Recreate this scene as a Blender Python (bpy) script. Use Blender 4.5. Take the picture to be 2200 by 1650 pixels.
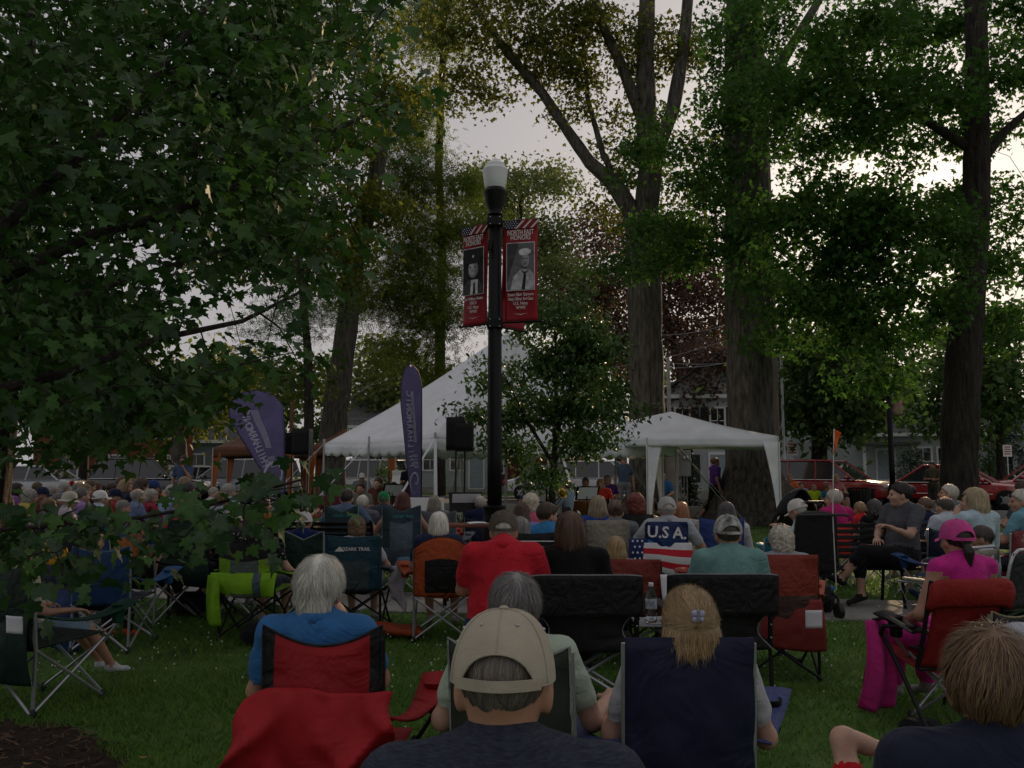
import bpy, math, random
import numpy as np
from mathutils import Vector, Matrix, Euler
random.seed(7); rng = np.random.default_rng(11)
for _o in list(bpy.data.objects): bpy.data.objects.remove(_o)
sc = bpy.context.scene
COL = sc.collection
rad = math.radians
# ---------------------------------------------------------------- camera
F = 1800.0; TH = math.atan(185/1800.0); CZ = 1.5
cam = bpy.data.cameras.new('camera'); camo = bpy.data.objects.new('camera', cam)
COL.objects.link(camo); sc.camera = camo
cam.sensor_fit = 'HORIZONTAL'; cam.sensor_width = 36; cam.lens = 36*F/2200
cam.clip_start = .05; cam.clip_end = 1500
camo.location = (0, 0, CZ); camo.rotation_euler = (math.pi/2+TH, 0, 0)
def P(x, y, d):
    """point at ground-plan distance d (metres ahead) seen at photograph pixel x, y"""
    u = (x-1100)/F; v = (825-y)/F
    Y = math.cos(TH)-v*math.sin(TH); Z = math.sin(TH)+v*math.cos(TH)
    t = d/Y
    return Vector((u*t, d, CZ+Z*t))
def G(x, d):
    yy = 1010+CZ*F/d
    p = P(x, yy, d); return Vector((p.x, d, 0))
# ---------------------------------------------------------------- sky and sun
SUN = (P(1940, 415, 10)-Vector((0, 0, CZ))).normalized()
ELEV = math.asin(SUN.z); AZ = math.atan2(SUN.x, SUN.y)
w = bpy.data.worlds.new('World'); sc.world = w; w.use_nodes = True
nt = w.node_tree; nt.nodes.clear()
out = nt.nodes.new('ShaderNodeOutputWorld'); bg = nt.nodes.new('ShaderNodeBackground')
sky = nt.nodes.new('ShaderNodeTexSky'); sky.sky_type = 'NISHITA'; sky.sun_disc = False
sky.sun_elevation = ELEV; sky.sun_rotation = AZ; sky.dust_density = 6.0; sky.air_density = 1.0; sky.ozone_density = 1.0
hs = nt.nodes.new('ShaderNodeHueSaturation'); hs.inputs['Saturation'].default_value = .7
mixs = nt.nodes.new('ShaderNodeMix'); mixs.data_type = 'RGBA'; mixs.blend_type = 'MIX'
mixs.inputs['Factor'].default_value = .94          # thin high cloud veils the whole sky
mixs.inputs[7].default_value = (2.46, 2.33, 2.40, 1)
bg.inputs['Strength'].default_value = .10
nt.links.new(sky.outputs[0], hs.inputs['Color']); nt.links.new(hs.outputs[0], mixs.inputs[6])
nt.links.new(mixs.outputs[2], bg.inputs[0]); nt.links.new(bg.outputs[0], out.inputs[0])
sl = bpy.data.lights.new('sun', 'SUN'); sl.energy = 2.4; sl.angle = rad(1.5); sl.color = (1, .72, .42)
so = bpy.data.objects.new('sun', sl); COL.objects.link(so)
so.rotation_euler = SUN.to_track_quat('Z', 'Y').to_euler(); so.location = SUN*60
vs = sc.view_settings; vs.view_transform = 'Standard'; vs.look = 'None'; vs.exposure = .70; vs.gamma = 1
try: vs.use_curve_mapping = False
except Exception: pass
sc.cycles.max_bounces = 5; sc.cycles.diffuse_bounces = 3; sc.cycles.glossy_bounces = 2
sc.cycles.transmission_bounces = 4; sc.cycles.transparent_max_bounces = 6
sc.cycles.caustics_reflective = False; sc.cycles.caustics_refractive = False
# ---------------------------------------------------------------- materials
MATS = {}
def mat(name, col, rough=.8, var=.12, scale=6., bump=0., bscale=40., metal=0., spec=.3, trans=0., island=0., stretch=None,
        wrinkle=0., wscale=6., tcol=None, sheen=0., col2=None, glass=0., ior=1.45):
    if name in MATS: return MATS[name]
    m = bpy.data.materials.new(name); m.use_nodes = True; MATS[name] = m
    t = m.node_tree; L = t.links; N = t.nodes.new
    b = t.nodes['Principled BSDF']; o = t.nodes['Material Output']
    b.inputs['Roughness'].default_value = rough; b.inputs['Metallic'].default_value = metal
    b.inputs['Specular IOR Level'].default_value = spec
    if sheen: b.inputs['Sheen Weight'].default_value = sheen
    if glass: b.inputs['Transmission Weight'].default_value = glass; b.inputs['IOR'].default_value = ior
    tc = N('ShaderNodeTexCoord'); vec = tc.outputs['Object']
    if stretch:
        mp = N('ShaderNodeMapping'); mp.inputs['Scale'].default_value = stretch
        L.new(vec, mp.inputs['Vector']); vec = mp.outputs[0]
    c = col; c2 = col2
    lo = tuple(max(0, q*(1-var)) for q in c); hi = tuple(min(1, q*(1+var)) for q in (c2 or c))
    if var > 0 or island:
        mx = N('ShaderNodeMix'); mx.data_type = 'RGBA'
        mx.inputs[6].default_value = lo+(1,); mx.inputs[7].default_value = hi+(1,)
        nz = N('ShaderNodeTexNoise'); nz.inputs['Scale'].default_value = scale; nz.inputs['Detail'].default_value = 4
        L.new(vec, nz.inputs['Vector'])
        fac = nz.outputs['Fac']
        if island:
            ge = N('ShaderNodeNewGeometry'); ma = N('ShaderNodeMath'); ma.operation = 'MULTIPLY_ADD'
            ma.inputs[1].default_value = island
            ms = N('ShaderNodeMath'); ms.operation = 'MULTIPLY'; ms.inputs[1].default_value = 1-island
            L.new(nz.outputs['Fac'], ms.inputs[0]); L.new(ge.outputs['Random Per Island'], ma.inputs[0]); L.new(ms.outputs[0], ma.inputs[2])
            fac = ma.outputs[0]
        else:
            rp = N('ShaderNodeMapRange'); rp.inputs[1].default_value = .3; rp.inputs[2].default_value = .7
            L.new(fac, rp.inputs[0]); fac = rp.outputs[0]
        L.new(fac, mx.inputs[0]); L.new(mx.outputs[2], b.inputs['Base Color']); cs = mx.outputs[2]
    else:
        b.inputs['Base Color'].default_value = tuple(c)+(1,); cs = None
    nrm = None
    if wrinkle:
        n1 = N('ShaderNodeTexNoise'); n1.inputs['Scale'].default_value = wscale; n1.inputs['Detail'].default_value = 3; n1.inputs['Distortion'].default_value = 1.2
        L.new(tc.outputs['Object'], n1.inputs['Vector'])
        b1 = N('ShaderNodeBump'); b1.inputs['Strength'].default_value = 1; b1.inputs['Distance'].default_value = wrinkle
        L.new(n1.outputs['Fac'], b1.inputs['Height']); nrm = b1.outputs[0]
    if bump:
        n2 = N('ShaderNodeTexNoise'); n2.inputs['Scale'].default_value = bscale; n2.inputs['Detail'].default_value = 5
        L.new(vec, n2.inputs['Vector'])
        b2 = N('ShaderNodeBump'); b2.inputs['Strength'].default_value = 1; b2.inputs['Distance'].default_value = bump
        L.new(n2.outputs['Fac'], b2.inputs['Height'])
        if nrm: L.new(nrm, b2.inputs['Normal'])
        nrm = b2.outputs[0]
    if nrm: L.new(nrm, b.inputs['Normal'])
    if trans:
        tr = N('ShaderNodeBsdfTranslucent'); ms = N('ShaderNodeMixShader'); ms.inputs[0].default_value = trans
        if tcol: tr.inputs[0].default_value = tcol+(1,)
        elif cs: L.new(cs, tr.inputs[0])
        else: tr.inputs[0].default_value = tuple(c)+(1,)
        L.new(b.outputs[0], ms.inputs[1]); L.new(tr.outputs[0], ms.inputs[2]); L.new(ms.outputs[0], o.inputs[0])
    return m
def cloth(col, name=None, rough=.85, wr=.028, ws=7., var=.16):
    k = 'cloth_%02x%02x%02x' % tuple(int(min(1, c)*255) for c in col)+('' if ws == 7. else '_%g' % ws)
    return mat(name or k, col, rough, var, 9., .0015, 350., wrinkle=wr, wscale=ws, spec=.15, sheen=.05)
def nylon(col, wr=.03, ws=9., trans=.12):
    k = 'nylon_%02x%02x%02x_%g' % (*[int(min(1, c)*255) for c in col], ws)
    return mat(k, col, .62, .12, 5., .0006, 600., wrinkle=wr, wscale=ws, spec=.3, trans=trans)
def skin(col=(.46, .27, .19)):
    return mat('skin_%02x%02x%02x' % tuple(int(c*255) for c in col), col, .5, .12, 14., .0012, 130., spec=.35)
SK1, SK2, SK3, SK4 = (.48, .29, .21), (.40, .22, .15), (.30, .155, .10), (.09, .045, .028)
def hairm(col):
    return mat('hair_%02x%02x%02x' % tuple(int(c*255) for c in col), col, .42, .62, 60., .003, 120., spec=.35, island=.75,
               stretch=(1, 1, .25), col2=tuple(min(1, c*1.15+.01) for c in col))
STEEL = mat('tube_steel_grey', (.42, .44, .47), .35, .1, 30., metal=.7, spec=.5)
BLACKT = mat('tube_black', (.010, .010, .011), .45, .2, 20., spec=.25)
BLACKM = mat('black_painted_metal', (.006, .006, .007), .45, .3, 12., .0008, 60., spec=.22)
PLASTB = mat('black_plastic', (.015, .015, .016), .45, .2, 30., .0004, 400., spec=.4)
WHITEP = mat('white_paint', (.70, .71, .72), .5, .06, 4., .0006, 60.)
PAPER = mat('paper_white', (.72, .74, .78), .8, .04, 20.)
GLASS = mat('dark_window_glass', (.02, .025, .03), .06, 0, spec=.8)
CLEAR = mat('clear_plastic', (.9, .95, 1.), .06, 0, glass=1.0, ior=1.33)
# ---------------------------------------------------------------- mesh helpers
class MB:
    def __init__(s): s.v = []; s.f = []; s.m = []
    def add(s, v, f, mi=0):
        o = len(s.v); s.v += [tuple(p) for p in v]; s.f += [tuple(i+o for i in q) for q in f]
        if isinstance(mi, (list, tuple)): s.m += list(mi)
        else: s.m += [mi]*len(f)
        return s
    def box(s, c, sz, rot=None, mi=0, bev=0.):
        hx, hy, hz = sz[0]/2, sz[1]/2, sz[2]/2
        R = rot.to_matrix() if isinstance(rot, Euler) else (rot or Matrix.Identity(3))
        c = Vector(c)
        if bev <= 0:
            vs_ = [c+R@Vector((x, y, z)) for z in (-hz, hz) for x, y in ((-hx, -hy), (hx, -hy), (hx, hy), (-hx, hy))]
            return s.add(vs_, [(3, 2, 1, 0), (4, 5, 6, 7), (0, 1, 5, 4), (1, 2, 6, 5), (2, 3, 7, 6), (3, 0, 4, 7)], mi)
        b = min(bev, hx*.9, hy*.9, hz*.9)
        rings = []
        for z, k in ((-hz, b), (-hz+b, 0), (hz-b, 0), (hz, b)):
            x, y = hx-k, hy-k
            rings.append([(x, -y+b*(k == 0)), (x, y-b*(k == 0)), (x-b*(k == 0), y), (-x+b*(k == 0), y), (-x, y-b*(k == 0)), (-x, -y+b*(k == 0)), (-x+b*(k == 0), -y), (x-b*(k == 0), -y)])
        vs_ = [c+R@Vector((p[0], p[1], z)) for (z, _), r in zip(((-hz, 0), (-hz+b, 0), (hz-b, 0), (hz, 0)), rings) for p in r]
        fs = [tuple(range(7, -1, -1)), tuple(range(24, 32))]
        for k in range(3):
            for i in range(8):
                j = (i+1) % 8; fs.append((k*8+i, k*8+j, k*8+8+j, k*8+8+i))
        return s.add(vs_, fs, mi)
    def tube(s, pts, r, n=8, mi=0, cap=True, flat=1.0):
        pts = [Vector(p) for p in pts]; k = len(pts)
        rr = r if isinstance(r, (list, tuple)) else [r]*k
        vs_ = []; up = None
        for i, p in enumerate(pts):
            t = (pts[min(i+1, k-1)]-pts[max(i-1, 0)])
            if t.length < 1e-9: t = Vector((0, 0, 1))
            t.normalize()
            if up is None: up = Vector((0, 0, 1)) if abs(t.z) < .9 else Vector((0, 1, 0))
            a = t.cross(up)
            if a.length < 1e-6: a = t.cross(Vector((1, 0, 0)))
            a.normalize(); b_ = a.cross(t); up = b_
            for j in range(n):
                q = 2*math.pi*j/n; vs_.append(p+(a*math.cos(q)+b_*math.sin(q)*flat)*rr[i])
        fs = []
        for i in range(k-1):
            for j in range(n):
                j2 = (j+1) % n; fs.append((i*n+j, i*n+j2, (i+1)*n+j2, (i+1)*n+j))
        if cap: fs += [tuple(range(n-1, -1, -1)), tuple(range((k-1)*n, k*n))]
        return s.add(vs_, fs, mi)
    def lathe(s, prof, c=(0, 0, 0), n=16, mi=0, wob=0, sx=1., sy=1.):
        vs_ = []; c = Vector(c)
        for r, z in prof:
            for j in range(n):
                q = 2*math.pi*j/n; rr = r*(1+wob*math.cos(q*n/2)); vs_.append((c.x+rr*math.cos(q)*sx, c.y+rr*math.sin(q)*sy, c.z+z))
        fs = []; k = len(prof)
        for i in range(k-1):
            for j in range(n):
                j2 = (j+1) % n; fs.append((i*n+j, i*n+j2, (i+1)*n+j2, (i+1)*n+j))
        fs += [tuple(range(n-1, -1, -1)), tuple(range((k-1)*n, k*n))]
        return s.add(vs_, fs, mi)
    def ell(s, c, r, nu=10, nv=6, mi=0):
        prof = [(max(1e-4, math.sin(math.pi*i/nv)), -math.cos(math.pi*i/nv)) for i in range(nv+1)]
        vs_ = []
        for q, z in prof:
            for j in range(nu):
                a = 2*math.pi*j/nu; vs_.append((c[0]+r[0]*q*math.cos(a), c[1]+r[1]*q*math.sin(a), c[2]+r[2]*z))
        fs = [(i*nu+j, i*nu+(j+1) % nu, (i+1)*nu+(j+1) % nu, (i+1)*nu+j) for i in range(nv) for j in range(nu)]
        return s.add(vs_, fs, mi)
    def prism(s, poly, y0, y1, mi=0, axis='y'):
        """poly in (x, z) extruded along y"""
        n = len(poly)
        vs_ = [(x, y0, z) for x, z in poly]+[(x, y1, z) for x, z in poly]
        if axis == 'z': vs_ = [(x, z, y) for x, y, z in vs_]
        if axis == 'x': vs_ = [(y, x, z) for x, y, z in vs_]
        fs = [tuple(range(n)), tuple(range(2*n-1, n-1, -1))]+[(i, i+n, (i+1) % n+n, (i+1) % n) for i in range(n)]
        return s.add(vs_, fs, mi)
    def sheet(s, fn, nu, nv, th=.004, mi=0):
        """fn(u,v) -> point; mi may be a function of (u,v). A cloth with thickness."""
        pp = np.array([[fn(i/nu, j/nv) for j in range(nv+1)] for i in range(nu+1)], float)
        du = np.gradient(pp, axis=0); dv = np.gradient(pp, axis=1)
        nn = np.cross(du, dv); nn /= np.maximum(1e-9, np.linalg.norm(nn, axis=2, keepdims=True))
        A = (pp+nn*th/2).reshape(-1, 3); B = (pp-nn*th/2).reshape(-1, 3); o = len(A); W = nv+1
        fs = []; ms = []
        for i in range(nu):
            for j in range(nv):
                k = mi((i+.5)/nu, (j+.5)/nv) if callable(mi) else mi
                if k is None: continue
                a, b_, c_, d_ = i*W+j, (i+1)*W+j, (i+1)*W+j+1, i*W+j+1
                fs += [(a, b_, c_, d_), (o+d_, o+c_, o+b_, o+a)]; ms += [k, k]
        k = mi(.02, .98) if callable(mi) else mi
        k = 0 if k is None else k
        for i in range(nu):
            for j in (0, nv):
                a, b_ = i*W+j, (i+1)*W+j; fs.append((a, o+a, o+b_, b_) if j == 0 else (b_, o+b_, o+a, a)); ms.append(k)
        for j in range(nv):
            for i in (0, nu):
                a, b_ = i*W+j, i*W+j+1; fs.append((b_, o+b_, o+a, a) if i == 0 else (a, o+a, o+b_, b_)); ms.append(k)
        return s.add(list(map(tuple, A))+list(map(tuple, B)), fs, ms)
    def xf(s, M):
        s.v = [tuple(M@Vector(p)) for p in s.v]; return s
    def mesh(s, name, smooth=True):
        me = bpy.data.meshes.new(name); me.from_pydata(s.v, [], s.f)
        me.polygons.foreach_set('material_index', s.m)
        if smooth: me.polygons.foreach_set('use_smooth', [True]*len(s.f))
        me.update(); return me
    def build(s, name, mats, parent=None, smooth=True, auto=40):
        me = s.mesh(name, smooth)
        if not isinstance(mats, (list, tuple)): mats = [mats]
        for m in mats: me.materials.append(m)
        if smooth and auto: sharp(me, auto)
        return link(name, me, parent)
def sharp(me, deg):
    try: me.set_sharp_from_angle(angle=rad(deg))
    except Exception: pass
def link(name, me, parent=None):
    o = bpy.data.objects.new(name, me); COL.objects.link(o); o.parent = parent; return o
def npmesh(name, V, Fc, mats, parent=None, smooth=False, mi=None):
    """V (n,3), Fc (m,k) numpy -> object"""
    me = bpy.data.meshes.new(name); V = np.asarray(V, np.float32); Fc = np.asarray(Fc, np.int32)
    k = Fc.shape[1]; me.vertices.add(len(V)); me.vertices.foreach_set('co', V.ravel())
    me.loops.add(Fc.size); me.loops.foreach_set('vertex_index', Fc.ravel())
    me.polygons.add(len(Fc)); me.polygons.foreach_set('loop_start', np.arange(0, Fc.size, k, dtype=np.int32))
    me.polygons.foreach_set('loop_total', np.full(len(Fc), k, np.int32))
    if smooth: me.polygons.foreach_set('use_smooth', np.ones(len(Fc), bool))
    if not isinstance(mats, (list, tuple)): mats = [mats]
    for m in mats: me.materials.append(m)
    if mi is not None: me.polygons.foreach_set('material_index', np.asarray(mi, np.int32))
    me.update(calc_edges=True); me.validate()
    return link(name, me, parent)
def tag(o, label=None, cat=None, group=None, kind=None):
    if label: o['label'] = label
    if cat: o['category'] = cat
    if group: o['group'] = group
    if kind: o['kind'] = kind
    return o
def thing(name, label, cat, loc=(0, 0, 0), rz=0., group=None, scale=1.):
    o = bpy.data.objects.new(name, None); COL.objects.link(o); o.empty_display_size = .1
    o.location = loc; o.rotation_euler = (0, 0, rz); o.scale = (scale,)*3
    return tag(o, label, cat, group)
def text(s, size, m, parent, M, name='lettering', bold=False, depth=.0012, mirror=False, sx=1.):
    cu = bpy.data.curves.new('txt', 'FONT'); cu.body = s; cu.size = size; cu.align_x = 'CENTER'; cu.align_y = 'CENTER'
    cu.extrude = depth; cu.resolution_u = 2; cu.offset = .02*size if bold else 0
    ob = bpy.data.objects.new('txt', cu); COL.objects.link(ob)
    bpy.context.view_layer.update()
    me = bpy.data.meshes.new_from_object(ob.evaluated_get(bpy.context.evaluated_depsgraph_get()))
    bpy.data.objects.remove(ob); bpy.data.curves.remove(cu)
    S = Matrix.Diagonal((-sx if mirror else sx, 1, 1, 1))
    me.transform(M@S)
    if mirror: me.flip_normals()
    me.materials.clear(); me.materials.append(m); me.name = name
    return link(name, me, parent)
def T(x=0, y=0, z=0, rx=0, ry=0, rz=0):
    return Matrix.Translation((x, y, z))@Euler((rx, ry, rz)).to_matrix().to_4x4()
# ---------------------------------------------------------------- ground, paths, road
def flat(name, poly, z, m, th=.0, label=None, kind='structure'):
    b = MB(); n = len(poly)
    if th: b.prism(poly, z-th, z, axis='z')
    else: b.add([(x, y, z) for x, y in poly], [tuple(range(n))])
    o = b.build(name, m, smooth=False); return tag(o, kind=kind, label=label)
SOIL = mat('lawn_soil', (.045, .098, .020), .95, .45, 1.3, .02, 30., col2=(.075, .145, .032))
flat('ground', [(-260, -60), (260, -60), (260, 420), (-260, 420)], 0, SOIL)
CONC = mat('concrete_path', (.27, .265, .25), .9, .22, 2.2, .004, 60.)
def strip(name, pts, wid, z, m, th=.03):
    L_ = []; R_ = []
    for i, p in enumerate(pts):
        a = Vector(pts[max(0, i-1)]); c = Vector(pts[min(len(pts)-1, i+1)]); t = (c-a).normalized(); n = Vector((-t.y, t.x))
        q = Vector(p); L_.append(q+n*wid/2); R_.append(q-n*wid/2)
    b = MB()
    for i in range(len(pts)-1):
        b.prism([tuple(R_[i]), tuple(R_[i+1]), tuple(L_[i+1]), tuple(L_[i])], z-th, z, axis='z')
    return b, L_, R_
# garden path: separate concrete slabs with joints
pathpts = [(-14, 13.2), (-9.5, 12.2), (-4.5, 10.8), (-1.4, 9.75), (1.8, 9.35), (4.2, 9.15), (8., 9.0), (14, 9.1)]
pp = []
for i in range(len(pathpts)-1):
    a, c = Vector(pathpts[i]), Vector(pathpts[i+1]); k = max(1, int((c-a).length/1.5))
    pp += [tuple(a.lerp(c, j/k)) for j in range(k)]
pp.append(pathpts[-1])
path = thing('path', None, None); del_ = path.keys(); path['kind'] = 'structure'; path['label'] = 'pale concrete garden path crossing the lawn behind the benches'
for i in range(len(pp)-1):
    a, c = Vector(pp[i]), Vector(pp[i+1]); t = (c-a).normalized()
    b, _, _ = strip('slab', [tuple(a+t*.008), tuple(c-t*.008)], 1.35, .018+.003*math.sin(i*2.1), CONC)
    b.build('slab', CONC, path, smooth=False)
def roadline(x, off): return (x, 34.2-.34*x+off)
xs = [-75, 75]
ASPH = mat('asphalt', (.055, .055, .058), .92, .25, 1.5, .006, 90.)
flat('road', [roadline(-75, -4), roadline(75, -4), roadline(75, 4.4), roadline(-75, 4.4)], .19, ASPH, th=.25)
flat('sidewalk', [roadline(-75, -6.6), roadline(75, -6.6), roadline(75, -5.1), roadline(-75, -5.1)], .02, CONC)
flat('far_sidewalk', [roadline(-75, 6), roadline(75, 6), roadline(75, 7.4), roadline(-75, 7.4)], .22, CONC, th=.2)
for nm, o1 in (('kerb', -4.2), ('kerb', 4.4)):
    b = MB(); b.prism([roadline(-75, o1), roadline(75, o1), roadline(75, o1+.22), roadline(-75, o1+.22)], 0, .30, axis='z')
    tag(b.build(nm, CONC, smooth=False), kind='structure')
MULCH = mat('mulch_soil', (.030, .018, .013), .95, .5, 9., .02, 40.)
mc = Vector((-3.0, 4.15))
def ring(c, r, n=40, wob=.06): return [(c.x+r*(1+wob*math.sin(5*a)+wob*.6*math.sin(11*a+1))*math.cos(a), c.y+r*(1+wob*math.sin(5*a)+wob*.6*math.sin(11*a+1))*math.sin(a)) for a in [2*math.pi*i/n for i in range(n)]]
flat('mulch_bed', ring(mc, 1.05), .006, MULCH)
# ---------------------------------------------------------------- scattering of leaves, blades, chips
def scatter(TV, TF, pos, R, s):
    N = len(pos); k = len(TV)
    V = np.einsum('nij,kj->nki', R, TV)*s[:, None, None]+pos[:, None, :]
    Fc = TF[None]+(np.arange(N)*k)[:, None, None]
    return V.reshape(-1, 3), Fc.reshape(-1, TF.shape[1])
def frames(tip, nrm):
    y = tip/np.linalg.norm(tip, axis=1, keepdims=True)
    z = nrm-(nrm*y).sum(1, keepdims=True)*y; z /= np.maximum(1e-6, np.linalg.norm(z, axis=1, keepdims=True))
    x = np.cross(y, z); return np.stack([x, y, z], axis=2)
def outline(half, c, fold=.22, droop=.18):
    pts = [(x, y) for x, y in half]+[(-x, y) for x, y in half[-2:0:-1]]
    V = [(0, c, 0)]+[(x, y, 0) for x, y in pts]
    V = np.array([(x, y, fold*abs(x)-droop*y*y-.25*x*x*abs(y)) for x, y, _ in V], float); n = len(pts)
    Fc = np.array([(0, 1+i, 1+(i+1) % n) for i in range(n)][::-1]); return V, Fc
MAPLE = outline([(0, 0), (.18, -.07), (.34, -.02), (.27, .13), (.50, .20), (.58, .46), (.34, .43), (.20, .50), (.26, .70), (.10, .77), (0, 1.06)], .33)
MAPLE_LO = outline([(0, 0), (.36, .02), (.56, .42), (.19, .47), (0, 1)], .30)
LONG = outline([(0, 0), (.2, .25), (.24, .5), (.12, .8), (0, 1)], .45, .3, .45)
DIAM = (np.array([(0, 0, 0), (.32, .45, .06), (0, 1, -.1), (-.32, .45, .06)], float), np.array([(0, 1, 2), (0, 2, 3)]))
def pinnate():
    V = []; Fc = []
    for i in range(3):
        for sx in (-1, 1):
            o = len(V); y = .1+.27*i
            V += [(0, y, 0), (sx*.2, y+.03, -.02), (sx*.34, y+.16, -.08), (sx*.12, y+.14, -.02)]; Fc += [(o, o+1, o+2), (o, o+2, o+3)]
    return np.array(V, float), np.array(Fc)
PINN = pinnate()
# lawn blades and clover
def lawn():
    bl = []
    bands = [(2.2, 4.2, 3400), (4.2, 6, 2600), (6, 8.5, 1500), (8.5, 12, 650), (12, 18, 220), (18, 30, 60)]
    for y0, y1, dens in bands:
        hw = .68*y1+.6; n = int(dens*(y1-y0)*2*hw)
        q = np.stack([rng.uniform(-hw, hw, n), rng.uniform(y0, y1, n)], 1)
        q = q[np.abs(q[:, 0]) < .66*q[:, 1]+.5]; bl.append(q)
    q = np.concatenate(bl)
    pc = np.array(pp); keep = np.ones(len(q), bool)
    for i in range(len(pc)-1):
        a, c = pc[i], pc[i+1]; t = c-a; L2 = (t**2).sum(); u = np.clip(((q-a)@t)/L2, 0, 1)
        keep &= np.linalg.norm(q-(a+u[:, None]*t), axis=1) > .66+.05*np.sin(q[:, 0]*9)
    keep &= np.linalg.norm(q-np.array([mc.x, mc.y]), axis=1) > 1.0+.07*np.sin(8*np.arctan2(q[:, 1]-mc.y, q[:, 0]-mc.x))
    q = q[keep]; N = len(q)
    wear = np.sin(q[:, 0]*.9+1.3*np.sin(q[:, 1]*.7))+np.sin(q[:, 1]*1.4+q[:, 0]*.5)+rng.normal(0, .5, N); kp = (wear < 1.25)|(rng.random(N) < .45); q = q[kp]; N = len(q)
    pat = .5+.5*np.sin(q[:, 0]*1.7+np.sin(q[:, 1]*1.3)*2)*np.sin(q[:, 1]*2.1+q[:, 0]*.6)
    big = np.clip(q[:, 1]/7., 1, 3.2)
    h = rng.uniform(.022, .05, N)*(.75+.6*pat)*np.sqrt(big); wd = rng.uniform(.0025, .0048, N)*big*1.3
    a = rng.uniform(0, 2*np.pi, N); ln = rng.uniform(.3, 1.5, N)*h; b = rng.uniform(0, 2*np.pi, N)
    base = np.column_stack([q, np.zeros(N)]); dx = np.column_stack([np.cos(a)*wd, np.sin(a)*wd, np.zeros(N)])
    tip = base+np.column_stack([np.cos(b)*ln, np.sin(b)*ln, h])
    V = np.stack([base-dx, base+dx, tip], 1).reshape(-1, 3); Fc = np.arange(3*N).reshape(-1, 3)
    GR = mat('grass_blades', (.066, .150, .022), .6, .38, 1.1, island=.55, trans=.36, spec=.2, col2=(.138, .27, .044))
    tag(npmesh('grass', V, Fc, GR), 'short mown lawn grass under and between the folding chairs', 'grass', kind='stuff')
    # clover flowers: little white heads in drifts
    n = 2600; c = np.stack([rng.uniform(-6.5, 6.5, n), rng.uniform(3.6, 11, n)], 1)
    k = (np.abs(c[:, 0]) < .62*c[:, 1])&(np.sin(c[:, 0]*1.3+1)+np.sin(c[:, 1]*1.1)+rng.normal(0, .7, n) > .2)
    c = c[k]; m = MB(); N = len(c)
    TV = np.array([(0, 0, -1), (.9, 0, 0), (0, .9, 0), (-.9, 0, 0), (0, -.9, 0), (0, 0, 1)], float)*.0088
    TF = np.array([(0, 2, 1), (0, 3, 2), (0, 4, 3), (0, 1, 4), (5, 1, 2), (5, 2, 3), (5, 3, 4), (5, 4, 1)])
    pos = np.column_stack([c, rng.uniform(.04, .065, N)]); s = rng.uniform(.7, 1.25, N)*np.clip(c[:, 1]/7, 1, 1.4)
    V, Fc = scatter(TV, TF, pos, np.repeat(np.eye(3)[None], N, 0), s)
    tag(npmesh('clover_flowers', V, Fc, mat('clover_white', (.62, .62, .54), .8, .2, 300.)), 'tiny white clover flowers dotted through the lawn', 'flowers', kind='stuff')
    n = 1500; a = rng.uniform(0, 2*np.pi, n); r = np.sqrt(rng.uniform(0, 1, n))*1.0
    pos = np.column_stack([mc.x+r*np.cos(a), mc.y+r*np.sin(a), rng.uniform(.006, .03, n)])
    R = frames(rng.normal(size=(n, 3))*[1, 1, .3], rng.normal(size=(n, 3))*[.5, .5, 1])
    TV = np.array([(-.2, -1, 0), (.2, -1, .05), (.15, 1, 0), (-.15, 1, .05)], float); TF = np.array([(0, 1, 2, 3)])
    V, Fc = scatter(TV, TF, pos, R, rng.uniform(.01, .035, n))
    tag(npmesh('mulch_chips', V, Fc, mat('bark_chips', (.050, .028, .018), .9, .6, 30., island=.8, col2=(.11, .07, .045))), 'dark brown bark mulch chips around the near maple', 'mulch', kind='stuff')
lawn()
# a few fallen leaves
for i, (x, y) in enumerate(((308, 1620), (495, 1408), (58, 1633))):
    d = CZ*F/(y-1010); p = G(x, d)
    V = MAPLE[0]*.055; V = V[:, [0, 1, 2]]+np.array([p.x, p.y, .045])
    lb = ['yellow fallen leaf on the lawn beside the mulch', 'curled brown fallen leaf on the lawn left of the red chair', 'yellow fallen leaf lying on the mulch bed'][i]
    tag(npmesh('fallen_leaf', V, MAPLE[1], mat('leaf_fallen', (.30, .19, .06), .8, .3, 40.)), lb, 'leaf')
# ---------------------------------------------------------------- trees
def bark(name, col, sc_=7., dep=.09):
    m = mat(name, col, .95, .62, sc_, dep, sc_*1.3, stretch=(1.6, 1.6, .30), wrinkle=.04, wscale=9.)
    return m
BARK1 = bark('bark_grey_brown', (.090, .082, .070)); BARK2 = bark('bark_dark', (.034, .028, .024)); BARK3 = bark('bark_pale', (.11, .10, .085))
def leafm(name, col, col2, tr=.35, rough=.55, spec=.3, var=.3):
    return mat(name, col, rough, var, 1.2, island=.65, trans=tr, spec=spec, col2=col2)
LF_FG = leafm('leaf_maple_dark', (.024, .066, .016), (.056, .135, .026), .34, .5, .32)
LF_MAP = leafm('leaf_maple', (.030, .088, .014), (.068, .158, .024), .48)
LF_YEL = leafm('leaf_yellow_green', (.085, .125, .015), (.19, .21, .025), .52)
LF_LOC = leafm('leaf_locust', (.075, .130, .018), (.16, .215, .030), .5)
LF_FAR = leafm('leaf_far', (.040, .090, .022), (.08, .145, .035), .38)
LF_PALE = leafm('leaf_pale_far', (.10, .15, .045), (.19, .23, .075), .45)
LF_RED = leafm('leaf_copper', (.070, .042, .034), (.135, .085, .062), .35)
LF_LIL = leafm('leaf_lilac', (.026, .072, .016), (.085, .155, .035), .3, .42, .38)
LF_CON = leafm('leaf_conifer', (.014, .030, .014), (.03, .055, .025), .1)
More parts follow.
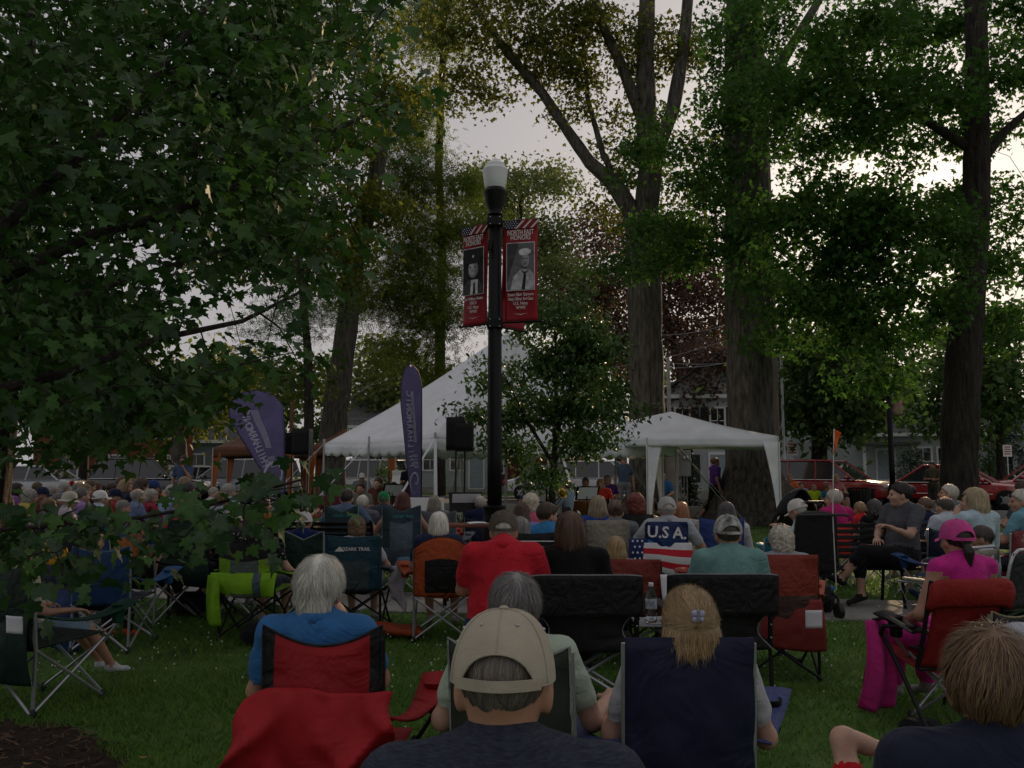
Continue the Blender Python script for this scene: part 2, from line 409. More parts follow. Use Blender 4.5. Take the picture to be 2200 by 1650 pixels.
LF_BLU = leafm('leaf_spruce', (.035, .055, .055), (.06, .085, .085), .1)
NTREE = [0]
def skel(limbs, targets, bm, rtip=.006, rk=.4, seg=3, sides=4):
    """connect every target to the nearest node of the limbs, growing outward"""
    nodes = []; rads = []
    for pts, rr in limbs:
        for i in range(len(pts)-1):
            a, c = Vector(pts[i]), Vector(pts[i+1])
            for j in range(4): nodes.append(a.lerp(c, j/4)); rads.append(rr[i]+(rr[i+1]-rr[i])*j/4)
        nodes.append(Vector(pts[-1])); rads.append(rr[-1])
    P0 = np.array(nodes, float); R0 = np.array(rads)
    D = np.array([np.min(np.linalg.norm(P0-t, axis=1)) for t in targets]); order = np.argsort(D)
    P_ = np.empty((len(P0)+2*len(targets), 3)); R_ = np.empty(len(P_)); n = len(P0); P_[:n] = P0; R_[:n] = R0
    for i in order:
        t = targets[i]; dd = np.linalg.norm(P_[:n]-t, axis=1); k = int(np.argmin(dd)); a = Vector(P_[k]); c = Vector(t); L_ = dd[k]
        if L_ < 1e-3: continue
        r0 = min(R_[k]*.75, max(rtip*1.2, .012*L_+rtip)); r1 = rtip
        mid = a.lerp(c, .5)+Vector((0, 0, .10*L_))+Vector(rng.normal(size=3)*.05*L_)
        bm.tube([a, mid, c], [r0, (r0+r1)/2, r1], sides, cap=False)
        P_[n] = mid; R_[n] = (r0+r1)/2; P_[n+1] = c; R_[n+1] = r1*1.3; n += 2
def blob_pts(blobs, shell=.5):
    """layered sprays: short drooping rows of leaf clusters scattered through each crown volume"""
    out_ = []
    for (x, y, rx, ry, d, rd, n) in blobs:
        c = P(x, y, d); k = d/F; m = 6; ns = max(2, n//m); sc_ = min(1.8, max(.45, d/20))
        q = rng.normal(size=(ns, 3)); q /= np.linalg.norm(q, axis=1, keepdims=True); q *= 1.12*rng.uniform(0, 1, (ns, 1))**shell
        cen = np.array(c)+q*np.array([rx*k, rd, ry*k])
        a = rng.uniform(0, 6.283, ns); dr = np.stack([np.cos(a), np.sin(a), rng.normal(-.12, .22, ns)], 1); ln = rng.uniform(.35, 1.0, ns)*sc_
        t = rng.uniform(-.5, .5, (ns, m)); p = cen[:, None]+dr[:, None]*(t*ln[:, None])[..., None]
        p += rng.normal(size=p.shape)*np.array([.13, .13, .05])*sc_; out_.append(p.reshape(-1, 3))
    return np.concatenate(out_)
def cluster_leaves(cl, per, crad, size, tmpl, droop=.7, jit=.8, flatk=.6):
    N = len(cl)*per
    pos = np.repeat(cl, per, 0)+rng.normal(size=(N, 3))*crad*np.array([1, 1, flatk])
    tip = rng.normal(size=(N, 3)); tip[:, 2] = tip[:, 2]*.4-droop
    nrm = rng.normal(size=(N, 3))*jit; nrm[:, 2] += 1
    return scatter(tmpl[0], tmpl[1], pos, frames(tip, nrm), rng.uniform(.65, 1.2, N)*size)
def tree(label, limbs, blobs, leaf, per, crad, size, tmpl, bk, name='tree', group=None, droop=.7, flare=None, base=None, rtip=.008, jit=.8, cat='tree', twigs=True):
    b0 = limbs[0][0][0] if base is None else base
    t = thing(name, label, cat, (b0[0], b0[1], 0), group=group); off = Vector((b0[0], b0[1], 0))
    lm = [([Vector(p)-off for p in pts], rr) for pts, rr in limbs]
    tr = MB()
    for i, (pts, rr) in enumerate(lm):
        # smooth the polyline and roughen the radius
        P2 = []; R2 = []
        for j in range(len(pts)-1):
            for k in range(4):
                f = k/4; P2.append(pts[j].lerp(pts[j+1], f)); R2.append((rr[j]*(1-f)+rr[j+1]*f)*(1+.04*math.sin(j*7+k*2.3+i)))
        P2.append(pts[-1]); R2.append(rr[-1])
        n = 20 if rr[0] > .25 else 9
        s0 = len(tr.v); tr.tube(P2, R2, n, cap=True)
        for q in range(s0, len(tr.v)):        # buttressed, fluted bark
            ring_ = (q-s0)//n; a = (q-s0) % n
            if ring_ >= len(P2): continue
            c = P2[ring_]; v = Vector(tr.v[q])-c
            k = 1+.06*math.sin(a*2.4+ring_*.35)*(1 if n > 9 else .5)
            if i == 0 and flare:
                zz = max(0, 1-(P2[ring_].z)/flare[1]); k += zz**2.2*flare[0]*(1+.45*math.sin(a*1.9))
            tr.v[q] = tuple(c+v*k)
    tr.build('trunk', bk, t, auto=None)
    cl = blob_pts(blobs)-np.array(off)
    if twigs:
        bm = MB(); sel = cl if len(cl) < 700 else cl[rng.permutation(len(cl))[:700]]
        skel(lm, sel, bm, rtip); bm.build('branches', bk, t, auto=None)['kind'] = 'stuff'
    V, Fc = cluster_leaves(cl, per, crad, size, tmpl, droop, jit)
    o = npmesh('crown', V, Fc, leaf, t); o['kind'] = 'stuff'
    return t
def L(pts, d, rr):
    """limb from photograph pixels: (x,y[,depth]), radius in metres"""
    return ([P(p[0], p[1], p[2] if len(p) > 2 else d) for p in pts], rr)
def trunkbase(x, d): g = G(x, d); return g
# --- forked tree in the middle
d = 27.
limbs = [([G(1392, d), *[P(x, y, d) for x, y in ((1391, 1060), (1390, 900), (1388, 760), (1385, 620), (1380, 480))]], [.62, .58, .56, .55, .54, .58]),
  L([(1380, 490), (1320, 395), (1268, 350), (1222, 285), (1165, 200), (1105, 130), (1040, 45), (1000, -20)], d, [.32, .26, .21, .18, .16, .14, .12, .09]),
  L([(1384, 490), (1398, 360), (1388, 250), (1386, 120), (1392, -30)], d, [.40, .37, .34, .30, .26]),
  L([(1385, 270), (1335, 140), (1292, 50), (1265, -30)], d, [.22, .18, .16, .12]),
  L([(1402, 340), (1445, 240), (1468, 110), (1480, -30)], d, [.26, .23, .21, .18]),
  L([(1330, 400), (1295, 330), (1262, 210), (1255, 90)], d, [.12, .10, .08, .05])]
tree('tall forked maple with spreading bare limbs behind the white canopy', limbs,
  [(1110, 45, 170, 80, 27, 2, 170), (1180, 140, 90, 70, 27, 1.5, 80), (1000, 165, 90, 50, 27, 1.5, 60), (960, 40, 60, 60, 27, 1.5, 40), (1240, 40, 60, 60, 27, 1.2, 40), (1375, 130, 60, 140, 27.6, 1, 70), (1465, 110, 60, 140, 27.6, 1, 60),
   (1270, 60, 70, 80, 27, 1, 46), (1340, 270, 70, 80, 27.5, 1, 44), (1240, 190, 60, 80, 27, 1, 26), (1300, 430, 80, 60, 27.6, 1, 30), (1460, 380, 90, 110, 27.5, 1.2, 60), (1470, 560, 70, 60, 27.5, 1, 32), (1210, 250, 60, 40, 27, 1, 16)],
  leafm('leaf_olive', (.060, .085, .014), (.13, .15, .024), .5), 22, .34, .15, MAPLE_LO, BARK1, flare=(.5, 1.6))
# --- giant trunk on the right of the canopy
d = 24.
limbs = [([G(1622, d), *[P(x, y, d) for x, y in ((1618, 1060), (1612, 940), (1610, 800), (1606, 600), (1604, 400), (1600, 200), (1598, 0), (1598, -120))]], [.82, .78, .66, .62, .61, .60, .58, .54, .5]),
  L([(1603, 300), (1640, 200), (1700, 100), (1760, 0)], d, [.22, .18, .15, .12])]
tree('massive furrowed maple trunk with flaring roots beside the canopy', limbs,
  [(1660, 60, 190, 110, 23, 2, 120), (1500, 400, 150, 110, 22, 1.5, 120), (1600, 250, 120, 110, 22.5, 1.2, 80), (1580, 480, 150, 70, 22, 1.2, 80), (1690, 620, 80, 80, 24.5, 1, 50), (1480, 560, 90, 60, 22.5, 1, 44), (1410, 500, 110, 80, 24, 1, 70), (1340, 560, 60, 40, 24, .8, 20), (1380, 330, 70, 70, 25, 1, 36), (1640, 720, 60, 60, 22.5, .8, 18), (1550, 130, 70, 90, 22.5, 1, 34)],
  LF_MAP, 24, .28, .135, MAPLE_LO, BARK1, flare=(1.1, 2.0))
# --- right-hand tree
d = 20.
limbs = [([G(2058, d), *[P(x, y, d) for x, y in ((2060, 1060), (2064, 900), (2070, 760), (2084, 600), (2096, 430), (2100, 250), (2098, 60), (2090, -120))]], [.46, .42, .40, .38, .35, .32, .28, .25, .2]),
  L([(2088, 520), (1990, 490), (1880, 482), (1740, 480), (1600, 478)], d, [.12, .10, .08, .06, .03]),
  L([(2100, 330), (1990, 260), (1880, 190), (1760, 150)], d, [.13, .1, .08, .05]),
  L([(2074, 700), (2000, 640), (1900, 620)], d, [.09, .07, .04]), L([(2100, 360), (2160, 280), (2230, 220)], d, [.12, .1, .07])]
tree('broad dark maple with a heavy leafy crown above the parked red cars', limbs,
  [(1780, 110, 260, 130, 19, 2.5, 230), (2010, 70, 180, 110, 21.5, 2, 170), (1800, 235, 250, 80, 18.5, 1.8, 170), (2120, 290, 100, 150, 21.8, 1.5, 90), (1960, 230, 130, 80, 21.5, 1.5, 80), (1830, 350, 210, 60, 19.5, 1.5, 62),
   (1760, 450, 190, 60, 19, 1.4, 130), (1930, 490, 150, 80, 19, 1.4, 150), (2160, 480, 60, 120, 21.8, 1.5, 55), (1760, 570, 160, 80, 19.5, 1.5, 130), (1900, 600, 150, 90, 19, 1.5, 140), (1770, 680, 130, 70, 19.5, 1.2, 80), (1920, 700, 110, 90, 18.5, 1.4, 90), (2140, 660, 90, 140, 21.8, 1.5, 95), (1880, 800, 90, 60, 18.5, 1, 34), (2170, 130, 70, 130, 18, 2, 80), (2040, 420, 60, 60, 21.5, 1, 30)],
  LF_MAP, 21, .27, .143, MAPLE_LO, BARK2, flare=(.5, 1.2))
# --- small lilac-like tree in front of the band tent
d = 15.
g = G(1183, d)
limbs = [([g, P(1186, 1070, d), P(1190, 1000, d), P(1195, 900, d), P(1195, 760, d), P(1190, 660, d)], [.07, .065, .055, .045, .03, .015]),
  L([(1190, 1000), (1130, 900), (1080, 800)], d, [.04, .03, .012]), L([(1192, 990), (1250, 900), (1310, 800)], d, [.04, .03, .012]), L([(1190, 960), (1220, 850), (1245, 730)], d, [.035, .025, .012])]
tree('young round-leaved tree standing in front of the white band tent', limbs,
  [(1190, 690, 85, 80, 15, .7, 125), (1150, 800, 120, 70, 15, .9, 130), (1270, 770, 75, 70, 15, .8, 105), (1060, 880, 60, 35, 15, .5, 32), (1040, 820, 40, 25, 15, .4, 14), (1190, 890, 130, 60, 15, .9, 125), (1310, 870, 75, 40, 15, .7, 60), (1120, 960, 60, 35, 15, .6, 34), (1270, 950, 80, 40, 15, .7, 55), (1120, 1040, 60, 22, 14.7, .5, 16), (1160, 1005, 60, 18, 15, .4, 12)],
  LF_LIL, 20, .16, .105, LONG, BARK2, droop=.5, rtip=.004)
# --- middle and far trees
def simple(label, x, dd, wpx, pts, blobs, leaf, per, crad, size, tmpl, bk=BARK2, **kw):
    k = dd/F; rr = [wpx*k/2*(1-.5*i/max(1, len(pts))) for i in range(len(pts)+1)]
    return tree(label, [([G(x, dd)]+[P(a, b, dd) for a, b in pts], rr)], blobs, leaf, per, crad, size, tmpl, bk, **kw)
simple('thick leaning dark trunk behind the brown canopy', 712, 34, 62, [(715, 940), (728, 820), (745, 700), (760, 560), (800, 420), (830, 250)],
  [(700, 560, 110, 90, 32, 2, 130), (620, 480, 140, 110, 32, 2.5, 150), (770, 430, 100, 100, 33, 2, 130), (700, 250, 170, 110, 33, 3, 210), (830, 150, 110, 110, 34, 2.5, 130), (720, 60, 130, 80, 34, 2.5, 120), (560, 270, 120, 60, 33, 2, 90), (640, 830, 60, 40, 31, 1, 36), (500, 540, 120, 50, 33, 2, 50)], LF_YEL, 22, .55, .24, DIAM, BARK1, flare=(.3, 1))
simple('slim dark trunk left of the leaning tree', 662, 30, 24, [(664, 900), (662, 760), (650, 640), (640, 500)],
  [(620, 720, 90, 60, 29, 1.5, 50), (690, 640, 100, 60, 29, 1.5, 55), (590, 790, 80, 30, 29, 1.5, 20)], LF_FAR, 22, .5, .22, PINN, BARK2)
simple('slender locust tree rising behind the lamp post', 946, 40, 24, [(946, 900), (945, 720), (950, 540), (942, 380), (948, 200), (955, 60), (940, -60)],
  [(900, 560, 110, 90, 38, 2.5, 150), (980, 480, 70, 80, 38, 2, 75), (840, 640, 110, 70, 37, 2, 95), (930, 690, 100, 40, 38, 2, 60), (870, 380, 80, 80, 38, 2, 110), (960, 800, 60, 50, 38, 1.5, 40), (880, 760, 80, 40, 38, 1.5, 40), (860, 230, 70, 80, 39, 2, 75), (950, 60, 50, 90, 40, 2, 45), (890, 60, 80, 60, 39, 2, 65), (1000, 380, 40, 60, 40, 2, 30)], LF_LOC, 32, .6, .36, PINN, BARK2)
simple('pale sunlit tree behind the lamp globe', 1120, 52, 18, [(1115, 800), (1110, 600), (1120, 420)],
  [(1110, 420, 110, 70, 52, 3, 70), (1180, 520, 70, 80, 50, 3, 55), (1060, 520, 60, 70, 52, 3, 40), (1020, 420, 50, 60, 52, 3, 30), (1200, 620, 80, 70, 48, 2, 45), (1180, 400, 40, 50, 52, 2, 18)], LF_PALE, 60, .8, .28, DIAM, BARK2)
for lb, x, dd, bl in (('copper-leaved tree spreading behind the forked maple', 1480, 56, [(1290, 480, 110, 80, 56, 3, 110), (1270, 610, 120, 90, 56, 3, 170), (1480, 560, 130, 100, 56, 3, 190), (1450, 690, 140, 90, 55, 3, 190), (1310, 720, 120, 70, 55, 3, 130), (1560, 640, 60, 110, 56, 3, 80), (1510, 800, 80, 50, 47, 1.5, 110), (1480, 860, 60, 40, 47, 1.2, 40)]),):
    simple(lb, x, dd, 22, [(1470, 850), (1440, 700), (1400, 560)], bl, LF_RED, 26, .8, .30, DIAM, BARK2)
simple('orange-tinged tree above the white shuttered house', 1540, 62, 16, [(1540, 800), (1530, 690)], [(1500, 740, 90, 40, 62, 3, 45), (1570, 720, 60, 50, 62, 3, 30)], leafm('leaf_orange', (.10, .055, .02), (.17, .09, .03), .35), 18, .9, .36, DIAM)
far = [(800, 60, [(800, 850, 100, 70, 60, 3, 90), (830, 770, 80, 50, 60, 3, 60)], LF_PALE, 'sunlit olive tree between the two flags'),
  (905, 66, [(900, 860, 70, 80, 66, 3, 60), (1000, 840, 60, 60, 66, 3, 40)], LF_FAR, 'dark round tree behind the white tent slope'),
  (1760, 34, [(1750, 830, 90, 80, 33, 1.6, 95), (1830, 850, 80, 70, 33, 1.6, 80), (1740, 740, 70, 60, 33, 1.5, 45), (1800, 900, 70, 30, 33, 1, 28)], LF_FAR, 'dense street tree in front of the white house'),
  (2150, 42, [(2140, 830, 90, 90, 42, 2, 90), (2060, 780, 80, 90, 42, 2, 60), (2010, 860, 60, 60, 42, 2, 45)], LF_FAR, 'leafy tree at the right edge behind the cars'),
  (385, 38, [(380, 880, 110, 60, 38, 2, 70), (290, 850, 110, 70, 40, 2, 80), (460, 810, 110, 40, 38, 2, 50)], LF_YEL, 'yellow-lit tree behind the parked black car'),
  (180, 44, [(120, 840, 170, 130, 44, 3, 160), (60, 700, 150, 120, 44, 3, 110), (230, 700, 100, 60, 44, 2, 50)], LF_FAR, 'dark tree mass at the far left edge'),
  (1960, 60, [(1960, 760, 150, 90, 60, 3, 90), (1800, 740, 120, 70, 60, 3, 60), (2150, 700, 120, 110, 60, 3, 80), (1700, 780, 80, 70, 62, 3, 45)], LF_FAR, 'tall tree behind the white house roof'),
  (1330, 70, [(1330, 800, 120, 90, 70, 3, 80), (1250, 700, 80, 90, 70, 3, 50), (1190, 820, 120, 90, 72, 3, 60)], LF_FAR, 'dark tree beyond the band tent roof'),
  (560, 70, [(540, 870, 120, 60, 70, 3, 80), (700, 850, 80, 80, 70, 3, 60), (620, 900, 120, 60, 68, 3, 60)], LF_FAR, 'low far tree behind the brown canopy')]
for x, dd, bl, lf, lb in far:
    x0, y0 = bl[0][0], bl[0][1]
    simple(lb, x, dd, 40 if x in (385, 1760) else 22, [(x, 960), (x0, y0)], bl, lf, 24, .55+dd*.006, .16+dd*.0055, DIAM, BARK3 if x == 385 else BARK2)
# --- shrubs
def shrub(label, x, dd, ytop, wpx, leaf, size=.07, n=60, name='shrub', shape='round', per=26):
    g = G(x, dd); zt = P(x, ytop, dd).z; rx = wpx*dd/F/2
    t = thing(name, label, 'shrub', g)
    st = MB(); st.tube([(0, 0, 0), (.02, 0, zt*.5), (0, 0, zt*.85)], [.05, .035, .01], 6)
    for k in range(5):
        a = k*1.3; st.tube([(0, 0, zt*.12*k), (rx*.5*math.cos(a), rx*.5*math.sin(a), zt*(.3+.1*k))], [.02, .006], 4)
    st.build('stem', BARK2, t)
    q = rng.normal(size=(n, 3)); q /= np.linalg.norm(q, axis=1, keepdims=True); q *= rng.uniform(.0, 1, (n, 1))**.3
    if shape == 'cone':
        zz = rng.uniform(0, 1, n); a = rng.uniform(0, 6.283, n); rr = rx*(1-zz*.85)*rng.uniform(.4, 1, n)
        cl = np.column_stack([rr*np.cos(a), rr*np.sin(a), .1+zz*(zt-.1)])
    else: cl = q*np.array([rx, rx, zt/2*.92])+np.array([0, 0, zt/2])
    V, Fc = cluster_leaves(cl, per, rx*.16, size, DIAM, .2, 1.2, 1.)
    npmesh('foliage', V, Fc, leaf, t)['kind'] = 'stuff'
shrub('clipped round bush in front of the white house windows', 1958, 41, 957, 62, LF_CON, .09, 110)
shrub('dark cone-shaped evergreen beside the grey utility box', 1480, 29, 962, 52, LF_CON, .10, 90, 'evergreen', 'cone')
shrub('blue spruce at the right edge behind the fence', 2178, 47, 880, 100, LF_BLU, .16, 130, 'spruce', 'cone')
shrub('small multi-stemmed shrub behind the red sedan', 2130, 44, 930, 70, LF_FAR, .14, 60)
shrub('low green hedge bush behind the band tent', 835, 37, 985, 70, LF_FAR, .1, 70)
shrub('rounded green bush left of the purple flag', 600, 44, 1000, 60, LF_FAR, .12, 50)
shrub('low shrub beside the white porch steps', 1850, 44, 1000, 40, LF_FAR, .1, 30)
# --- the near maple on the left: big leaves
def near_maple():
    base = Vector((mc.x, mc.y, 0)); t = thing('maple_tree', 'near dark green maple with large leaves overhanging the left side', 'tree', base)
    lm = [([Vector((0, 0, 0)), Vector((.02, .02, 1.2)), Vector((-.03, .05, 2.6)), Vector((.05, .1, 4.2)), Vector((.1, .1, 6))], [.12, .10, .09, .07, .04])]
    for pts, rr in ((((0, 600, 5.0), (200, 505, 5.2), (330, 470, 5.4), (520, 395, 5.7), (700, 290, 6.2), (830, 225, 6.5)), .040), (((60, 430, 4.8), (160, 345, 5.0), (300, 205, 5.3), (440, 20, 5.8), (500, -80, 6)), .036),
                    (((-60, 850, 4.8), (150, 800, 5.2), (330, 730, 5.6), (520, 690, 6.2), (660, 620, 6.6)), .034), (((-120, 1150, 3.9), (100, 1130, 3.8), (300, 1112, 3.7), (450, 1085, 3.6), (650, 1030, 3.5)), .013), (((-80, 700, 5.5), (150, 640, 6), (400, 560, 6.8), (600, 500, 7.4)), .03)):
        q = [P(*p)-base for p in pts]; a0 = Vector((.0, .05, max(.9, q[0].z*.75))); lm.append(([a0]+q, [rr*1.3]+[rr*(1-.8*k/len(q)) for k in range(len(q))]))
    tb = MB()
    for pts, rr in lm: tb.tube(pts, rr, 14 if rr[0] > .08 else 7)
    tb.build('trunk', BARK2, t)
    def inpoly(x, y, poly):
        c = np.zeros(len(x), bool); j = len(poly)-1
        for i in range(len(poly)):
            xi, yi = poly[i]; xj, yj = poly[j]
            c ^= ((yi > y) != (yj > y))&(x < (xj-xi)*(y-yi)/(yj-yi+1e-9)+xi); j = i
        return c
    A = [(-250, -150), (870, -150), (870, 0), (840, 70), (770, 130), (900, 235), (830, 300), (760, 400), (700, 460), (790, 530), (720, 600), (620, 640), (540, 655), (440, 640), (330, 700), (250, 760), (400, 790), (560, 745), (690, 750), (690, 795), (560, 805), (460, 815), (420, 870), (330, 920), (280, 960), (190, 975), (-250, 985)]
    B = [(-250, 1110), (150, 1110), (300, 1112), (430, 1085), (560, 1065), (650, 1035), (690, 1065), (600, 1105), (540, 1120), (440, 1160), (330, 1160), (230, 1145), (190, 1190), (140, 1240), (-250, 1180)]
    tg = []
    for poly, n, d0, d1, sp in ((A, 820, 4.0, 8.0, 34), (B, 34, 3.3, 4.2, 50)):
        xx = rng.uniform(-250, 900, 40000); yy = rng.uniform(-150, 1250, 40000); k = inpoly(xx, yy, poly); xx = xx[k]; yy = yy[k]
        pts = []
        for x, y in zip(xx, yy):
            if len(pts) >= n: break
            dd = rng.uniform(d0, d1)
            if all((x-a)**2+(y-b)**2 > (sp if abs(dd-c) < .8 else 10)**2 for a, b, c in pts): pts.append((x, y, dd))
        tg += [np.array(P(*q)-base) for q in pts]
    tg = np.array(tg)
    bm = MB(); skel(lm, tg, bm, .0035, seg=3, sides=5); bm.build('branches', BARK2, t, auto=None)['kind'] = 'stuff'
    # leaves in whorls round each twig end
    per = 10; N = len(tg)*per
    out_ = tg-np.array([0, 0, 2.2]); out_ /= np.linalg.norm(out_, axis=1, keepdims=True)
    pos = np.repeat(tg, per, 0)+rng.normal(size=(N, 3))*np.array([.13, .13, .075])
    tip = np.repeat(out_, per, 0)*.5+rng.normal(size=(N, 3))*.7; tip[:, 2] = tip[:, 2]*.5-.55
    nrm = rng.normal(size=(N, 3))*.45; nrm[:, 2] += 1; nrm[:, 1] -= .35
    size = rng.uniform(.055, .105, N); Rm = frames(tip, nrm)
    wp = pos+np.array(base); dist = np.linalg.norm(wp-np.array([0, 0, CZ]), axis=1)
    px = 1100+F*wp[:, 0]/wp[:, 1]; vis = (px > 0)&(wp[:, 1] > .5)&(wp[:, 2] < CZ+.62*wp[:, 1])
    sc_ = np.where(vis, size/dist, 0); order = np.argsort(-sc_); near = order[:300]; rest = order[300:]
    protos = []
    for k in range(6):
        V = MAPLE[0].copy(); V[:, 2] += .10*np.sin(V[:, 0]*5+k)*np.abs(V[:, 0])+.05*np.sin(V[:, 1]*6+k*2)
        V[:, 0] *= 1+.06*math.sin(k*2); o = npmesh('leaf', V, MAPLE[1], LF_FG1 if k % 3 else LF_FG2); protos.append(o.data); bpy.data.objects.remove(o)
    for q, i in enumerate(near):
        o = link('leaf', protos[q % 6], t); M = Matrix(Rm[i].tolist()).to_4x4(); M.translation = Vector(pos[i])
        o.matrix_local = M@Matrix.Scale(float(size[i]), 4)
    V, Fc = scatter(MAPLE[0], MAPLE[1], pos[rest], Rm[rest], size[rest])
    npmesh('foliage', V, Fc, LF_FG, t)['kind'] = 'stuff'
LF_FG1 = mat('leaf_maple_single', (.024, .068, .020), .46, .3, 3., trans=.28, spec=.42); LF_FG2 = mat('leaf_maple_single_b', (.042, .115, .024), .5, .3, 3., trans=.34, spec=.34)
near_maple()
# a second maple close behind the near one fills its gaps with smaller leaves
g2 = Vector((-5.6, 9.0, 0))
tree('second dark maple standing behind the near one on the left', [([g2, g2+Vector((.1, 0, 2)), g2+Vector((0, .1, 4.5)), g2+Vector((.2, 0, 8))], [.20, .17, .13, .06])],
  [(120, 120, 260, 180, 8.5, 1.4, 120), (420, 160, 240, 170, 8.5, 1.4, 110), (120, 420, 260, 170, 8.5, 1.4, 120), (420, 430, 230, 140, 8.5, 1.3, 85), (100, 700, 240, 170, 8.5, 1.3, 110), (180, 860, 190, 90, 8.5, 1.1, 60), (380, 830, 120, 40, 8.5, .8, 20), (580, 180, 130, 150, 9, 1.2, 50), (560, 430, 110, 90, 9, 1, 26)],
  leafm('leaf_maple_back', (.026, .070, .012), (.060, .125, .020), .42), 16, .26, .13, MAPLE_LO, BARK2)
# ---------------------------------------------------------------- people: one smooth surface grown from a posed skeleton
def nets(f, org, h):
    """naive surface nets -> verts, quads"""
    nx, ny, nz = f.shape; ins = f < 0
    cs = (slice(0, -1), slice(1, None))
    cnt = np.zeros((nx-1, ny-1, nz-1), np.float32); acc = np.zeros((nx-1, ny-1, nz-1, 3), np.float32)
    for ax in range(3):
        o = [a for a in range(3) if a != ax]
        for i in (0, 1):
            for j in (0, 1):
                s0 = [None]*3; s1 = [None]*3
                s0[ax] = cs[0]; s1[ax] = cs[1]; s0[o[0]] = s1[o[0]] = cs[i]; s0[o[1]] = s1[o[1]] = cs[j]
                a = f[tuple(s0)]; b = f[tuple(s1)]; m = (a < 0) != (b < 0)
                t = np.where(m, a/np.where(m, a-b, 1), 0)
                cnt += m; acc[..., ax] += np.where(m, t, 0); acc[..., o[0]] += m*i; acc[..., o[1]] += m*j
    act = cnt > 0; idx = -np.ones(act.shape, np.int64); idx[act] = np.arange(act.sum())
    cell = np.argwhere(act); V = (cell+acc[act]/cnt[act][:, None])*h+np.array(org)
    Q = []
    for ax in range(3):
        o = [a for a in range(3) if a != ax]
        sl = [slice(1, -1)]*3; sl[ax] = slice(0, -1); s2 = list(sl); s2[ax] = slice(1, None)
        a = ins[tuple(sl)]; b = ins[tuple(s2)]; e = np.argwhere(a != b)
        if not len(e): continue
        fl = a[tuple(e.T)]; c = e.copy(); c[:, o[0]] += 1; c[:, o[1]] += 1
        def cell_(d0, d1):
            k = c.copy(); k[:, o[0]] -= d0; k[:, o[1]] -= d1; return idx[tuple(k.T)]
        q = np.stack([cell_(0, 0), cell_(1, 0), cell_(1, 1), cell_(0, 1)], 1)
        rev = fl if ax != 1 else ~fl
        q[~rev] = q[~rev][:, ::-1]; Q.append(q)
    return V, np.concatenate(Q)
def cap_(p, a, b, r0, r1):
    a = np.asarray(a, np.float32); b = np.asarray(b, np.float32); ab = b-a
    t = np.clip(((p-a)@ab)/max(1e-9, float(ab@ab)), 0, 1)
    return np.linalg.norm(p-(a+t[..., None]*ab), axis=-1)-(r0+(r1-r0)*t)
def ell_(p, c, r):
    r = np.asarray(r, np.float32); q = p-np.asarray(c, np.float32)
    k0 = np.linalg.norm(q/r, axis=-1); k1 = np.linalg.norm(q/(r*r), axis=-1); return k0*(k0-1)/np.maximum(k1, 1e-6)
def pd(p, pr): return cap_(p, *pr[1:5]) if pr[0] == 'c' else ell_(p, pr[1], pr[2])
def sdf(p, prims, cut=None):
    d = None
    for pr in prims:
        x = pd(p, pr); k = pr[-1]
        if d is None: d = x; continue
        hh = np.clip(.5+.5*(x-d)/k, 0, 1); d = x*(1-hh)+d*hh-k*hh*(1-hh)
    return d
def C(a, b, r0, r1, g, k=.02): return ('c', a, b, r0, r1, g, k)
def E(c, r, g, k=.02): return ('e', c, r, g, k)
def solid(prims, h, disp=None, pad=.05):
    lo = np.full(3, 9.); hi = -lo
    for pr in prims:
        if pr[0] == 'c':
            for q, r in ((pr[1], pr[3]), (pr[2], pr[4])): lo = np.minimum(lo, np.array(q)-r); hi = np.maximum(hi, np.array(q)+r)
        else: lo = np.minimum(lo, np.array(pr[1])-np.array(pr[2])); hi = np.maximum(hi, np.array(pr[1])+np.array(pr[2]))
    lo -= pad; hi += pad; n = np.ceil((hi-lo)/h).astype(int)+1
    g = np.stack(np.meshgrid(*[lo[i]+h*np.arange(n[i]) for i in range(3)], indexing='ij'), -1).astype(np.float32)
    f = sdf(g, prims)
    if disp: f = f+disp(g)
    V, Q = nets(f, lo, h); V = V.astype(np.float32)
    cen = V[Q].mean(1); D = np.stack([pd(cen, pr) for pr in prims], 1); gi = np.array([pr[-2] for pr in prims])
    return V, Q, gi[np.argmin(D, 1)]
# groups: 0 skin 1 shirt 2 trousers 3 shoes 4 eyes/brows 5 lips
def mirror(v, s): return (v[0]*s, v[1], v[2])
def lerp(a, b, t): return tuple(a[i]+(b[i]-a[i])*t for i in range(3))
HAND = {}
def hand_mesh(h=.0055):
    """relaxed right hand: origin wrist, fingers +Y, palm down -Z, thumb to -X"""
    pr = [C((0, -.03, 0), (0, .01, 0), .025, .026, 0, .01), E((0, .045, 0), (.04, .05, .016), 0, .015)]
    for x, L_, z in ((-.03, .072, 0), (-.010, .082, .002), (.010, .076, .001), (.029, .058, -.002)):
        a = (x, .085, z); b = (x*1.12, .085+L_*.45, z-.010); c = (x*1.15, .085+L_*.78, z-.030); e = (x*1.1, .085+L_*.92, z-.048)
        pr += [C(a, b, .0095, .0088, 0, .004), C(b, c, .0088, .008, 0, .004), C(c, e, .008, .0072, 0, .004)]
    pr += [C((-.028, .015, -.004), (-.058, .05, -.012), .014, .011, 0, .01), C((-.058, .05, -.012), (-.066, .088, -.022), .0105, .0085, 0, .004)]
    return solid(pr, h, pad=.02)
